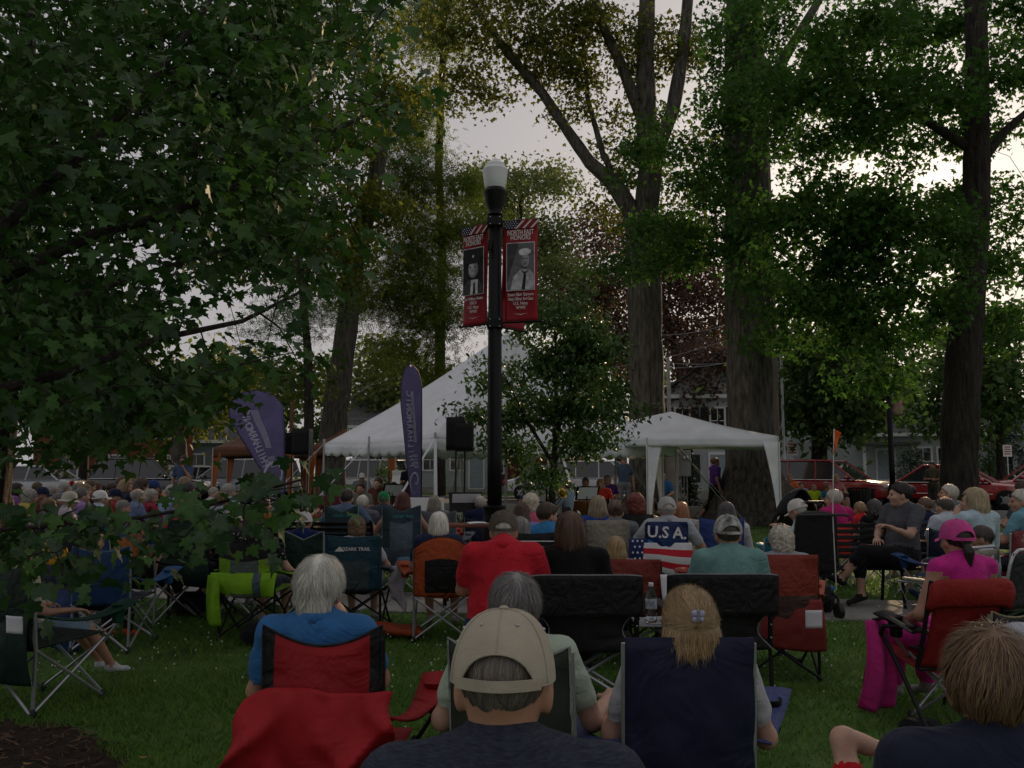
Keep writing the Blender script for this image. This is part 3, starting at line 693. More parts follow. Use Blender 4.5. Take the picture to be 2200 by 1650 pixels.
def body_prims(pose, sleeve='short', legs='shorts', fat=1.0, fem=0.):
    """pose dict of joints in metres; returns prims"""
    f = fat; J = pose; pr = []
    hip, chest, nb = J['hip'], J['chest'], J['neck']
    sw = J.get('sw', .185)*(1-.10*fem)
    pr += [E(hip, (.165*f, .135*f, .115), 2, .05), E(lerp(hip, chest, .42), (.15*f-.015*fem, .125*f, .16), 1, .07), E(chest, (.168*(.6+.4*f)-.012*fem, .118*(.5+.5*f), .175), 1, .07)]
    if fem: pr += [E((chest[0]+s*.065, chest[1]+.10, chest[2]-.02), (.06, .055, .06), 1, .05) for s in (-1, 1)]
    pr.append(E((nb[0], nb[1]-.050, nb[2]-.045), (.105, .052, .075), 1, .04)); shl = {}
    for s in (-1, 1):
        sh = J.get('sh%+d' % s, (chest[0]+s*sw, chest[1]-.005, chest[2]+.115)); shl[s] = sh
        pr.append(C(lerp(nb, sh, .12), sh, .058, .058, 1, .05))
    pr.append(C((nb[0], nb[1]-.01, nb[2]-.07), (nb[0], nb[1]+.004, nb[2]+.012), .088, .066, 1, .03))
    for s in (-1, 1):
        sh = shl[s]; el = J['el%+d' % s]; wr = J['wr%+d' % s]
        if sleeve == 'none': pr += [C(sh, el, .05*f, .041, 0, .03)]
        elif sleeve == 'short': m = lerp(sh, el, .62); pr += [C(sh, m, .064*(.7+.3*f), .060*(.7+.3*f), 1, .03), C(lerp(sh, el, .5), el, .047*(.7+.3*f), .041, 0, .015)]
        else: pr += [C(sh, el, .062*(.7+.3*f), .05, 1, .03)]
        if sleeve == 'long': pr += [C(el, lerp(el, wr, .9), .05, .038, 1, .02), C(lerp(el, wr, .8), wr, .03, .027, 0, .01)]
        else: pr += [C(el, wr, .042, .027, 0, .02)]
        hp = J['hp%+d' % s]; kn = J['kn%+d' % s]; an = J['an%+d' % s]; to = J['to%+d' % s]
        if legs == 'shorts': pr += [C(hp, lerp(hp, kn, .85), .092*f, .078, 2, .05), C(lerp(hp, kn, .7), kn, .06, .054, 0, .015), C(kn, lerp(kn, an, .35), .052, .054, 0, .02), C(lerp(kn, an, .35), an, .054, .034, 0, .02)]
        elif legs == 'capri': pr += [C(hp, kn, .095*f, .068, 2, .05), C(kn, lerp(kn, an, .35), .066, .066, 2, .02), C(lerp(kn, an, .3), an, .053, .034, 0, .01)]
        elif legs == 'dress': pr += [C(hp, kn, .10*f, .085, 1, .07), C(kn, lerp(kn, an, .75), .085, .075, 1, .06), C(lerp(kn, an, .7), an, .045, .034, 0, .01)]
        else: pr += [C(hp, kn, .094*f, .07, 2, .05), C(kn, lerp(kn, an, .92), .066, .054, 2, .02)]
        hl = tuple(an[i]-.25*(to[i]-an[i]) for i in range(3))
        pr += [C(an, lerp(an, to, .2), .036, .036, 3, .012), C((hl[0], hl[1], hl[2]-.03), to, .036, .030, 3, .02)]
    return pr
def P_seat(lean=0., arms='lap', legs='down', headf=0., twist=0.):
    b = .10*lean
    J = dict(hip=(0, 0, .50), chest=(0, -.05-b, .835), neck=(0, -.05-b*1.3, 1.0))
    for s in (-1, 1):
        sh = (s*.185, -.055-b, .95); J['sh%+d' % s] = sh
        if arms == 'lap': el, wr = (s*.265, .02, .69), (s*.11, .24, .64)
        elif arms == 'rest': el, wr = (s*.29, .0, .68), (s*.29, .25, .67)
        elif arms == 'wide': el, wr = (s*.36, -.02, .72), (s*.34, .22, .66)
        elif arms == 'cross': el, wr = (s*.26, .05, .72), (-s*.06, .15, .74)
        elif arms == 'face': el, wr = ((s*.24, .10, .72), (s*.08, .13, .97)) if s > 0 else ((s*.265, .02, .69), (s*.11, .24, .64))
        elif arms == 'facel': el, wr = ((s*.24, .10, .72), (s*.08, .13, .97)) if s < 0 else ((s*.265, .02, .69), (s*.11, .24, .64))
        elif arms == 'hold': el, wr = (s*.26, .06, .70), (s*.13, .27, .86)
        elif arms == 'up': el, wr = (s*.36, .02, 1.14), (s*.16, -.02, 1.22)
        elif arms == 'cup': el, wr = ((s*.24, .06, .70), (s*.10, .22, .66)) if s > 0 else ((s*.25, .14, .72), (s*.22, .36, .80))
        J['el%+d' % s] = el; J['wr%+d' % s] = wr
        J['hp%+d' % s] = (s*.10, .06, .47)
        if legs == 'down': kn, an, to = (s*.14, .46, .47), (s*.13, .47, .10), (s*.15, .63, .035)
        elif legs == 'fwd': kn, an, to = (s*.13, .47, .46), (s*.10, .72, .10), (s*.12, .86, .05)
        elif legs == 'back': kn, an, to = (s*.14, .45, .46), (s*.12, .32, .10), (s*.13, .48, .035)
        elif legs == 'cross': kn, an, to = ((s*.10, .46, .46), (s*.12, .44, .10), (s*.13, .60, .035)) if s > 0 else ((.02, .48, .56), (.17, .66, .27), (.22, .80, .31))
        elif legs == 'ankle': kn, an, to = ((s*.15, .46, .46), (s*.13, .46, .10), (s*.15, .62, .035)) if s < 0 else ((.32, .40, .56), (-.10, .52, .55), (-.16, .60, .60))
        J['kn%+d' % s] = kn; J['an%+d' % s] = an; J['to%+d' % s] = to
    J['head'] = (0, -.012-b*1.5+headf*.08, 1.108-max(0, headf)*.03); J['H'] = 1.238
    return J
def P_stand(arms='side', stride=0.):
    J = dict(hip=(0, 0, .93), chest=(0, -.01, 1.28), neck=(0, -.015, 1.45))
    for s in (-1, 1):
        sh = (s*.19, -.01, 1.40); J['sh%+d' % s] = sh
        if arms == 'side': el, wr = (s*.25, -.02, 1.12), (s*.25, .06, .88)
        elif arms == 'walk': el, wr = (s*.25, -.10*s, 1.12), (s*.24, .12-.12*s, .90)
        elif arms == 'face': el, wr = ((s*.25, -.02, 1.12), (s*.25, .06, .88)) if s > 0 else ((s*.22, .14, 1.17), (s*.07, .17, 1.42))
        elif arms == 'fold': el, wr = (s*.26, .05, 1.14), (-s*.05, .19, 1.15)
        J['el%+d' % s] = el; J['wr%+d' % s] = wr; J['hp%+d' % s] = (s*.10, 0, .90)
        q = stride*s
        J['kn%+d' % s] = (s*.11, .04+.16*q, .50); J['an%+d' % s] = (s*.12, -.01+.36*q-(.0 if q > 0 else .08*stride), .10+(.07*stride if q < 0 else 0)); J['to%+d' % s] = (s*.14, .15+.38*q, .035+(.0 if q >= 0 else -.02*0))
    J['head'] = (0, .015, 1.565); J['H'] = 1.695
    return J
HEADP = [E((0, -.015, .035), (.076, .097, .090), 0, .02), E((0, .028, -.03), (.062, .070, .086), 0, .03), E((0, .062, -.092), (.03, .026, .024), 0, .03),
  C((0, .095, .005), (0, .113, -.030), .008, .0135, 0, .012), C((-.036, .083, .026), (.036, .083, .026), .011, .011, 0, .02),
  E((.042, .06, -.03), (.028, .03, .026), 0, .02), E((-.042, .06, -.03), (.028, .03, .026), 0, .02),
  E((.080, -.008, -.012), (.011, .022, .035), 0, .008), E((-.080, -.008, -.012), (.011, .022, .035), 0, .008),
  C((0, -.02, -.04), (0, -.045, -.155), .053, .058, 0, .04),
  E((.032, .086, .003), (.011, .007, .0052), 4, .004), E((-.032, .086, .003), (.011, .007, .0052), 4, .004),
  E((.034, .092, .026), (.017, .006, .0035), 4, .004), E((-.034, .092, .026), (.017, .006, .0035), 4, .004),
  E((0, .094, -.062), (.024, .009, .009), 5, .006)]
HC = {}
def head_mesh(h):
    if h not in HC: HC[h] = solid(HEADP, h, pad=.02)
    return HC[h]
BC = {}
def rotz3(a): c, s = math.cos(a), math.sin(a); return np.array([[c, -s, 0], [s, c, 0], [0, 0, 1]])
def rotx3(a): c, s = math.cos(a), math.sin(a); return np.array([[1, 0, 0], [0, c, -s], [0, s, c]])
def build_body(key, J, sleeve, legs, fat, fem, h, hh, yaw, tilt, hands=True):
    k0 = (key, sleeve, legs, fat, fem, h)
    if k0 not in BC:
        pr = body_prims(J, sleeve, legs, fat, fem); ph = len(BC)*1.7
        def disp(g): return .0032*np.sin(g[..., 0]*34+4*np.sin(g[..., 2]*15+ph)+ph)*np.sin(g[..., 2]*26+g[..., 1]*22+ph)
        V, Q, gr = solid(pr, h, disp)
        hk = .0125 if h > .03 else .0105 if h > .02 else .0065
        if hk not in HAND: HAND[hk] = hand_mesh(hk)
        if hands:
            for s in (-1, 1):
                HV, HQ, _ = HAND[hk]; el, wr = np.array(J['el%+d' % s]), np.array(J['wr%+d' % s]); y = (wr-el)/np.linalg.norm(wr-el)
                up = np.array(J.get('palm', (0, 0, 1.))) if abs(y[2]) < .85 else np.array([s*-1., 0, 0])
                z = up-(up@y)*y; z /= np.linalg.norm(z); x = np.cross(y, z); R = np.stack([x, y, z], 1)
                W = HV.copy(); W[:, 0] *= s; HQ2 = HQ if s > 0 else HQ[:, ::-1]
                o = len(V); V = np.concatenate([V, W@R.T+wr-y*.005]); Q = np.concatenate([Q, HQ2+o]); gr = np.concatenate([gr, np.zeros(len(HQ), int)])
        BC[k0] = (V, Q, gr)
    V, Q, gr = BC[k0]
    HV, HQ, hg = head_mesh(hh); R = rotz3(yaw)@rotx3(tilt); W = HV@R.T+np.array(J['head'])
    o = len(V); return np.concatenate([V, W]), np.concatenate([Q, HQ+o]), np.concatenate([gr, hg])
# ---- hair
def hair_f(style):
    """signed distance of the hair volume round a head centred on its origin"""
    def plane(p, pts):                     # above the hairline
        (y0, z0), (y1, z1) = pts; ny, nz = (z1-z0), -(y1-y0); l = math.hypot(ny, nz); ny, nz = ny/l, nz/l
        if nz < 0: ny, nz = -ny, -nz
        return -((p[..., 1]-y0)*ny+(p[..., 2]-z0)*nz)
    def smax(a, b, k=.01): h_ = np.clip(.5-.5*(a-b)/k, 0, 1); return a*(1-h_)+b*h_+k*h_*(1-h_)
    def smin(a, b, k=.015): h_ = np.clip(.5+.5*(b-a)/k, 0, 1); return b*(1-h_)+a*h_-k*h_*(1-h_)
    def f(p):
        if style in ('short', 'thin', 'buzz', 'fringe', 'bunhair', 'pony', 'thick'):
            t = dict(short=.010, thin=.006, buzz=.004, fringe=.007, bunhair=.010, pony=.007, thick=.022)[style]
            d = ell_(p, (0, -.015, .035+t*.3), (.077+t, .098+t, .091+t))
            low = -.085 if style in ('short', 'thick', 'fringe') else -.07
            d = smax(d, plane(p, ((.088, .072), (-.095, low))), .012)
            if style == 'fringe': d = smax(d, -ell_(p, (0, .0, .13), (.062, .10, .085)), .01)
            if style == 'bunhair': d = smin(d, ell_(p, (0, -.115, .055), (.042, .038, .04)))
            if style == 'pony': d = smin(d, np.minimum(cap_(p, (0, -.105, -.005), (0, -.135, -.06), .022, .03), cap_(p, (0, -.135, -.06), (.005, -.125, -.16), .03, .012)))
            if style == 'thick': d = smin(d, ell_(p, (0, -.075, -.055), (.066, .04, .06)), .03)
        elif style in ('bob', 'long', 'mid', 'half'):
            d = ell_(p, (0, -.018, .035), (.095, .116, .105))
            if style == 'bob': d = smin(d, ell_(p, (0, -.04, -.05), (.104, .092, .105)), .04)
            else:
                zl = dict(long=-.30, mid=-.17, half=-.08)[style]
                d = smin(d, ell_(p, (0, -.045, -.03 if style == 'half' else -.05), (.102, .082, .082 if style == 'half' else .10)), .04)
                d = smin(d, cap_(p*np.array([.62, 1, 1], np.float32), (0, -.075, -.06), (0, -.085, zl), .055, .04), .04)
            face = np.maximum(np.abs(p[..., 0])-.072, np.maximum(p[..., 2]-.072, -(p[..., 1]-.030)))
            d = smax(d, -face, .02)
        elif style == 'curly':
            d = ell_(p, (0, -.018, .035), (.098, .118, .108)); d = smin(d, ell_(p, (0, -.05, -.04), (.09, .075, .08)), .03)
            d = smax(d, plane(p, ((.10, .06), (-.10, -.16))), .015)
            face = np.maximum(np.abs(p[..., 0])-.066, np.maximum(p[..., 2]-.062, -(p[..., 1]-.045))); d = smax(d, -face, .02)
            q = p*75; d = d+.007*np.sin(q[..., 0]+2*np.sin(q[..., 2]*.7))*np.sin(q[..., 1]+1.5)*np.sin(q[..., 2]*1.1)
        elif style == 'braids':
            d = smax(ell_(p, (0, -.015, .038), (.086, .107, .098)), plane(p, ((.088, .072), (-.095, -.08))), .012)
            for s in (-1, 1): d = smin(d, cap_(p, (s*.085, -.02, -.05), (s*.10, .05, -.26), .018, .011), .01)
        if style not in ('curly',):
            q = p; d = d+.0022*np.sin(q[..., 0]*95+3*np.sin(q[..., 1]*40))*np.cos(q[..., 1]*60+q[..., 2]*9)
        return d
    return f
HAIRC = {}
def hair_mesh(style, n=350, h=.009, seed=0, lw=.0030, capped=False, messy=0.):
    k = (style, n, h, seed, capped, messy)
    if k in HAIRC: return HAIRC[k]
    f0 = hair_f(style); r_ = np.random.default_rng(seed+5); f = f0
    if capped:
        def f(p): return np.maximum(f0(p), np.where(p[..., 2] > .0, ell_(p, (0, -.012, .030), (.084, .104, .092)), -1.))
    lo = np.array([-.17, -.21, -.37]); hi = np.array([.17, .15, .19]); m = np.ceil((hi-lo)/h).astype(int)
    g = np.stack(np.meshgrid(*[lo[i]+h*np.arange(m[i]) for i in range(3)], indexing='ij'), -1).astype(np.float32)
    V, Q = nets(f(g), lo, h)
    # strands that follow the surface
    cen = V[Q].mean(1)
    def grad(p):
        e = .003; return np.stack([f(p+np.eye(3)[i]*e)-f(p-np.eye(3)[i]*e) for i in range(3)], 1)/(2*e)
    idx = r_.integers(0, len(cen), n); p = cen[idx].astype(float); p0 = p.copy()
    fl0 = p-np.array([.012, -.055, .125]); segs = 6; step = r_.uniform(.009, .018, n)*(1.3 if style in ('long', 'mid', 'half', 'bob') else 1.0)
    if style == 'half': tgt = np.array([.01, -.125, .02])
    off0 = r_.uniform(.0002, .0012 if capped else .005, n); wph = r_.uniform(0, 6.28, n); pts = []; nn = []
    for sgm in range(segs+1):
        gr = grad(p); gr /= np.maximum(1e-6, np.linalg.norm(gr, axis=1, keepdims=True))
        off = off0+(0 if capped else ((.004+messy*off0*900*.014)*(sgm/segs)**2 if style != 'curly' else .004))
        p = p-gr*(f(p)-off)[:, None]; pts.append(p.copy()); nn.append(gr)
        fl = fl0/np.linalg.norm(fl0, axis=1, keepdims=True)*np.array([.9, 1, .5])+np.array([0, -.12, -.55])
        if style == 'half':
            up = p[:, 2] > .0; fl[up] = (tgt-p[up])/np.maximum(.02, np.linalg.norm(tgt-p[up], axis=1, keepdims=True))
        if style == 'curly': fl = fl+r_.normal(size=(n, 3))*.9
        elif style in ('thick',): fl = fl+np.stack([.45*np.sin(p[:, 0]*30+seed), .2*np.cos(p[:, 2]*40), 0*p[:, 0]], 1)
        fl = fl+np.stack([np.sin(wph+sgm*.9), np.cos(wph*1.7+sgm), 0*wph], 1)*.18
        if messy: fl = fl+np.stack([np.sin(p0[:, 1]*38+p0[:, 2]*31), np.cos(p0[:, 0]*41+1), np.sin(p0[:, 0]*29)*.6], 1)*messy*.75
        fl -= gr*(fl*gr).sum(1, keepdims=True); fl /= np.maximum(1e-6, np.linalg.norm(fl, axis=1, keepdims=True))
        p = p+fl*step[:, None]
    if style in ('half', 'mid', 'long', 'bob'):          # loose ends hang free of the mass
        low = pts[-1][:, 2] < (-.07 if style != 'long' else -.2); m = low.sum(); dz = r_.uniform(.0, .02 if style == 'half' else .035, m); dx = r_.normal(0, .010, (m, 2))
        for kk, q in ((-1, 1.), (-2, .45)): pts[kk][low, 2] -= dz*q; pts[kk][low, :2] += dx*q
    pts = np.stack(pts, 1); nn = np.stack(nn, 1); tg = np.gradient(pts, axis=1); sd = np.cross(tg, nn); sd /= np.maximum(1e-9, np.linalg.norm(sd, axis=2, keepdims=True))
    wv = (lw*np.array([.6, 1, 1, .95, .8, .55, .12]))[None, :, None]
    A = pts-sd*wv/2; B = pts+sd*wv/2; W = np.stack([A, B], 2).reshape(-1, 3); o = len(V)
    base = (np.arange(n)*(segs+1)*2)[:, None]+np.arange(segs)[None]*2
    SQ = np.stack([base, base+1, base+3, base+2], -1).reshape(-1, 4)+o
    ob = npmesh('hair', np.concatenate([V, W]), np.concatenate([Q, SQ]), MATS.get('paper_white'), None, smooth=True)
    me = ob.data; bpy.data.objects.remove(ob); HAIRC[k] = me; return me
# ---- hats
CAPM = {}
def cap_mesh(kind='cap'):
    if kind in CAPM: return CAPM[kind]
    b = MB(); ax, ay, hz = .096, .117, .100; c = Vector((0, -.012, .035))
    if kind == 'cap':
        nu, nv = 48, 12
        def pt(i, j, o=0, flat_=False):
            a = 2*math.pi*i/nu; da = abs(i/nu-.5)/.115; p0_ = .50*math.sqrt(1-da*da) if da < 1 else 0.; ph = p0_*(not flat_)+(math.pi/2-p0_*(not flat_))*j/nv; r = max(1e-5, math.cos(ph))**.72
            k = 1+.012*math.cos(a*6)*math.cos(ph)
            return (c.x+(ax+o)*r*k*math.sin(a), c.y+(ay+o)*r*k*math.cos(a), c.z-.022+(hz+.022+o)*math.sin(ph)**1.05)
        vs_ = [pt(i, j, 0) for j in range(nv+1) for i in range(nu)]; fs = []
        for j in range(nv):
            for i in range(nu):
                a = (i+.5)/nu
                i2 = (i+1) % nu; fs.append((j*nu+i, j*nu+i2, (j+1)*nu+i2, (j+1)*nu+i))
        o = len(vs_); vi = [pt(i, j, -.003) for j in range(nv+1) for i in range(nu)]
        b.add(vs_+vi, fs+[tuple(o+q for q in f_[::-1]) for f_ in fs])
        # adjuster strap, seams, button, eyelets
        b.sheet(lambda u, v: Vector(pt(17.5+13*u, 0, .002, True))+Vector((0, 0, -.004+.019*v)), 14, 3, .003); b.tube([pt(18+12*q/14, 0, .001) for q in range(15)], .0022, 5)
        for k in range(6):
            i = k*nu/6; b.tube([pt(i, j*.25, .0006) for j in range(1, 48)], .0011, 4)
        b.ell((c.x, c.y, c.z+hz+.002), (.009, .009, .005), 8, 4)
        for k in range(6):
            q = pt(k*8+4, 6.2, .0003); b.ell(q, (.0035, .0035, .0035), 6, 4, mi=1)
        # brim
        def br(u, v):
            a = (u-.5)*2.0; r = 1+v*.62*math.cos(a*.78); x = ax*1.0*math.sin(a)*(1+v*.05)
            return (c.x+x, c.y+ay*math.cos(a)+v*.068*math.cos(a*.78), c.z-.020-v*.012-.25*x*x/ax)
        b.sheet(br, 14, 5, .0035)
    elif kind == 'hat':
        b.lathe([(.098, -.02), (.100, .01), (.095, .05), (.078, .085), (.04, .108), (.001, .112)], c, 20, sy=1.12)
        b.lathe([(.098, -.018), (.145, -.034), (.152, -.038), (.150, -.033), (.099, -.012)], c, 24, sy=1.1)
    elif kind == 'visor':
        b.lathe([(.091, .01), (.092, .038), (.089, .038), (.088, .01)], c, 20, sy=1.15)
        b.sheet(lambda u, v: (c.x+.09*math.sin((u-.5)*2), c.y+.108*math.cos((u-.5)*2)+v*.07*math.cos((u-.5)*1.6), c.z+.012-v*.012), 12, 4, .003)
    me = b.mesh('cap'); sharp(me, 50); CAPM[kind] = me; return me
EYE = mat('eye_dark', (.05, .034, .026), .4, 0); LIP = mat('lip_rose', (.38, .18, .14), .5, .1)
def slots(o, mats):
    while len(o.data.materials) < len(mats): o.data.materials.append(None)
    for i, m in enumerate(mats): o.material_slots[i].link = 'OBJECT'; o.material_slots[i].material = m
def person(label, x, ytop, d, pose='lap', legpose='down', yaw=0., hyaw=0., tilt=0., hair='short', hcol=(.1, .07, .05), shirt=(.3, .3, .35), pants=(.05, .06, .09), shoes=(.3, .3, .3), sk=SK1,
           sleeve='short', legs='shorts', fat=1.0, fem=0., cap=None, capcol=None, res=0, group=None, stand=False, H=None, lean=0., headf=0., shirtm=None, smin_=.80, smax_=1.14, at=None, z=0., strands=None, glasses=False, capm=None, arms=None, capyaw=0., hairm_=None, hscale=1., stride=0., pantsm=None, messy=0., collar=False):
    J = P_stand(pose, stride) if stand else P_seat(lean, pose, legpose, headf)
    key = (pose, legpose, stand, lean, headf, stride)
    if arms:
        J = dict(J); J.update(arms); key = key+(str(arms),)
    h, hh = ((.034, .0155), (.026, .0115), (.0145, .0072))[res]
    Hn = J['H']+(.012 if hair in ('bob', 'long', 'curly', 'mid', 'half', 'thick') else 0)+(.012 if cap else 0)
    if at is None:
        tp = P(x, ytop, d); Hh = tp.z; s = min(smax_, max(smin_, (H or Hh)/Hn)); zoff = 0
        hd = J['head']; R = rotz3(yaw)@np.array([hd[0], hd[1], 0])*s; loc = (tp.x-R[0], tp.y-R[1], z)
    else: loc = at; s = H/Hn if H else 1.
    t = thing('person', label, 'person', loc, yaw, group, s)
    V, Q, gr = build_body(key, J, sleeve, legs, fat, fem, h, hh, hyaw, tilt)
    mats = [skin(sk), shirtm or cloth(shirt), pantsm or cloth(pants), cloth(shoes), EYE, LIP]
    npmesh('body', V, Q, mats, t, smooth=True, mi=gr)
    Rh = Matrix(((rotz3(hyaw)@rotx3(tilt)).tolist())).to_4x4(); Rh.translation = Vector(J['head'])
    if hair:
        n = strands or (110, 420, 2200)[res]
        o = link('hair', hair_mesh(hair, n, (.0125, .0095, .0065)[res], 0, (.005, .0032, .0017)[res], cap in ('cap', 'hat'), messy), t); o.matrix_local = Rh@Matrix.Scale(hscale, 4); slots(o, [hairm_ or hairm(hcol)])
    if cap:
        o = link('cap' if cap == 'cap' else 'hat', cap_mesh(cap), t); o.matrix_local = Rh@Euler((0, 0, capyaw)).to_matrix().to_4x4(); slots(o, [capm or cloth(capcol, wr=.004), STEEL])
    if collar:
        nb = J['neck']; b = MB(); b.lathe([(.074, -.012), (.083, -.010), (.076, .030), (.070, .034), (.068, .030)], (nb[0], nb[1]-.008, nb[2]+.004), 22, sy=1.06); o = b.build('collar', shirtm or cloth(shirt), t, auto=None)
    if glasses:
        b = MB()
        for s_ in (-1, 1):
            b.ell((s_*.033, .104, .002), (.022, .004, .016), 10, 5); b.tube([(s_*.055, .10, .006), (s_*.079, .04, .008), (s_*.083, -.02, .002)], .0025, 5)
        b.tube([(-.012, .107, .006), (.012, .107, .006)], .003, 5)
        o = b.build('sunglasses', PLASTB, t); o.matrix_local = Rh
    return t
# ---------------------------------------------------------------- chairs and other seats
def camp(label, loc, rz=0., col=(.02, .06, .16), bw=.48, bh=.90, zb=.40, top='dip', amt=.05, pipe=None, tube=STEEL, win=None, winrect=(.25, .75, .05, .72), edge=None, arms=True, armcol=None,
         cup=True, seatcol=None, group=None, sag=.065, armup=.0, scale=1., lean=.04, band=None, bandv=.72, ws=9., lite=False, rest=None, cuplin=None, splay=.14):
    t = thing('folding_chair', label, 'chair', loc, rz, group, scale)
    F_ = nylon(col, ws=ws); W_ = nylon(win, ws=ws) if win else F_; E_ = nylon(edge) if edge else F_; B_ = nylon(band) if band else F_
    hw = bw/2; yb = -.25
    def py(z): return yb-lean*max(0, z-.35)/.5
    for s in (-1, 1):
        b = MB(); b.tube([(s*hw, yb, .0), (s*hw, yb, .40), (s*hw, py(bh), bh-(.02 if top != 'arch' else .10))], .0115, 8); b.build('back_post', tube, t)
    legs_ = [((-hw, yb, .03), (hw, yb+.02, .39)), ((hw, yb-.02, .03), (-hw, yb, .39)), ((-.27, .24, .03), (.27, .25, .39)), ((.27, .26, .03), (-.27, .24, .39)),
             ((-hw, yb, .03), (-.27, .24, .40)), ((-.275, .24, .03), (-hw-.01, yb, .40)), ((hw, yb, .03), (.27, .24, .40)), ((.275, .24, .03), (hw+.01, yb, .40))]
    for a, c in legs_:
        b = MB(); b.tube([a, c], .0095, 7); b.build('leg', tube, t)
    if not lite:
        for s in (-1, 1):
            for q in ((s*hw, yb, .02), (s*.27, .245, .02)):
                b = MB(); b.lathe([(.02, -.02), (.021, .0), (.016, .03), (.010, .04)], q, 8); b.build('foot', PLASTB, t)
    # backrest
    def ztop(x):
        return {'dip': bh-amt*(1-x*x), 'vee': bh-amt*(1-abs(x)), 'arch': bh-.09+amt*2*(1-x*x), 'flat': bh}[top]
    def bk(u, v):
        x = (u-.5)*2; z = zb+(ztop(x)-zb)*v; r = .0
        return (x*hw*(1-.0*v), py(z)-.012-sag*(1-x*x)*math.sin(math.pi*min(1, .25+v*.75))**1.0-.006*math.sin(5*x+9*v)*math.sin(7*v+2*x)-.004*math.sin(14*x*(1.2-v)), z)
    def mi(u, v):
        if edge and (u < .085 or u > .915): return 2
        if win and winrect[0] < u < winrect[1] and winrect[2] < v < winrect[3]: return 1
        if band and v > bandv: return 3
        return 0
    b = MB(); b.sheet(bk, 20, 14, .007, mi); b.build('backrest', [F_, W_, E_, B_], t, auto=None)
    if pipe is not None:
        b = MB(); b.tube([bk(0, v/8) for v in range(9)]+[bk(u/16, 1) for u in range(1, 17)]+[bk(1, 1-v/8) for v in range(1, 9)], .006, 6); b.build('piping', nylon(pipe), t)
    S_ = nylon(seatcol or col)
    b = MB(); b.sheet(lambda u, v: ((u-.5)*(.46+.06*v), yb+.02+v*.48, .41-.05*math.sin(math.pi*u)*math.sin(math.pi*min(1, .2+v*.8))+.02*v), 12, 10, .007); b.build('seat', S_, t, auto=None)
    if arms:
        A_ = nylon(armcol or col)
        for s in (-1, 1):
            b = MB(); b.tube([(s*.275, .24, .38), (s*(.285+splay*.5), .27, .50), (s*(hw+.02+splay), .27, .60+armup)], .010, 7); b.build('arm_post', tube, t)
            def ar(u, v):
                y = yb+.0+u*.56; z = .615+armup*u-.055*math.sin(math.pi*u)**1.0+.03*(u**3)
                return (s*(hw+.02+splay*u+(v-.5)*(.085+.07*max(0, u-.55)/.45)), y, z-.010*(2*v-1)**2)
            b = MB(); b.sheet(ar, 14, 4, .010); a = b.build('armrest', A_, t, auto=None)
            if cup:
                q = ar(.86, .5); b = MB(); b.lathe([(.030, -.11), (.036, -.10), (.043, .008), (.047, .012), (.043, .014), (.034, -.09), (.02, -.10)], q, 12); b.build('cup_holder', [nylon(cuplin or armcol or col)], a, auto=None)
    return t
def drape(parent, name, m, ztop, zbot, wt, wb, y=-.30, fold=.018, nf=5, bulge=.06, skew=0., th=.006, mi=0, nu=26, nv=16, notch=None, seed=0., vcurve=0.):
    """a cloth flap hanging behind a chair"""
    ms = m if isinstance(m, (list, tuple)) else [m]
    def fn(u, v):
        x = (u-.5)*2; k = v**.8
        w_ = wt+(wb-wt)*k
        z = ztop+(zbot-ztop)*v+skew*x*v-vcurve*(x*x)*v*.0+vcurve*(1-x*x)*v*.08-.02*math.sin(2.2*x+seed)*v
        return (x*w_/2+skew*.25*v, y-bulge*math.sin(math.pi*min(1, v*.9+.08))*(1-.35*x*x)-fold*math.sin(nf*x*2+seed+1.3*v)*(.25+v), z)
    b = MB(); b.sheet(fn, nu, nv, th, mi); return b.build(name, ms, parent, auto=None)
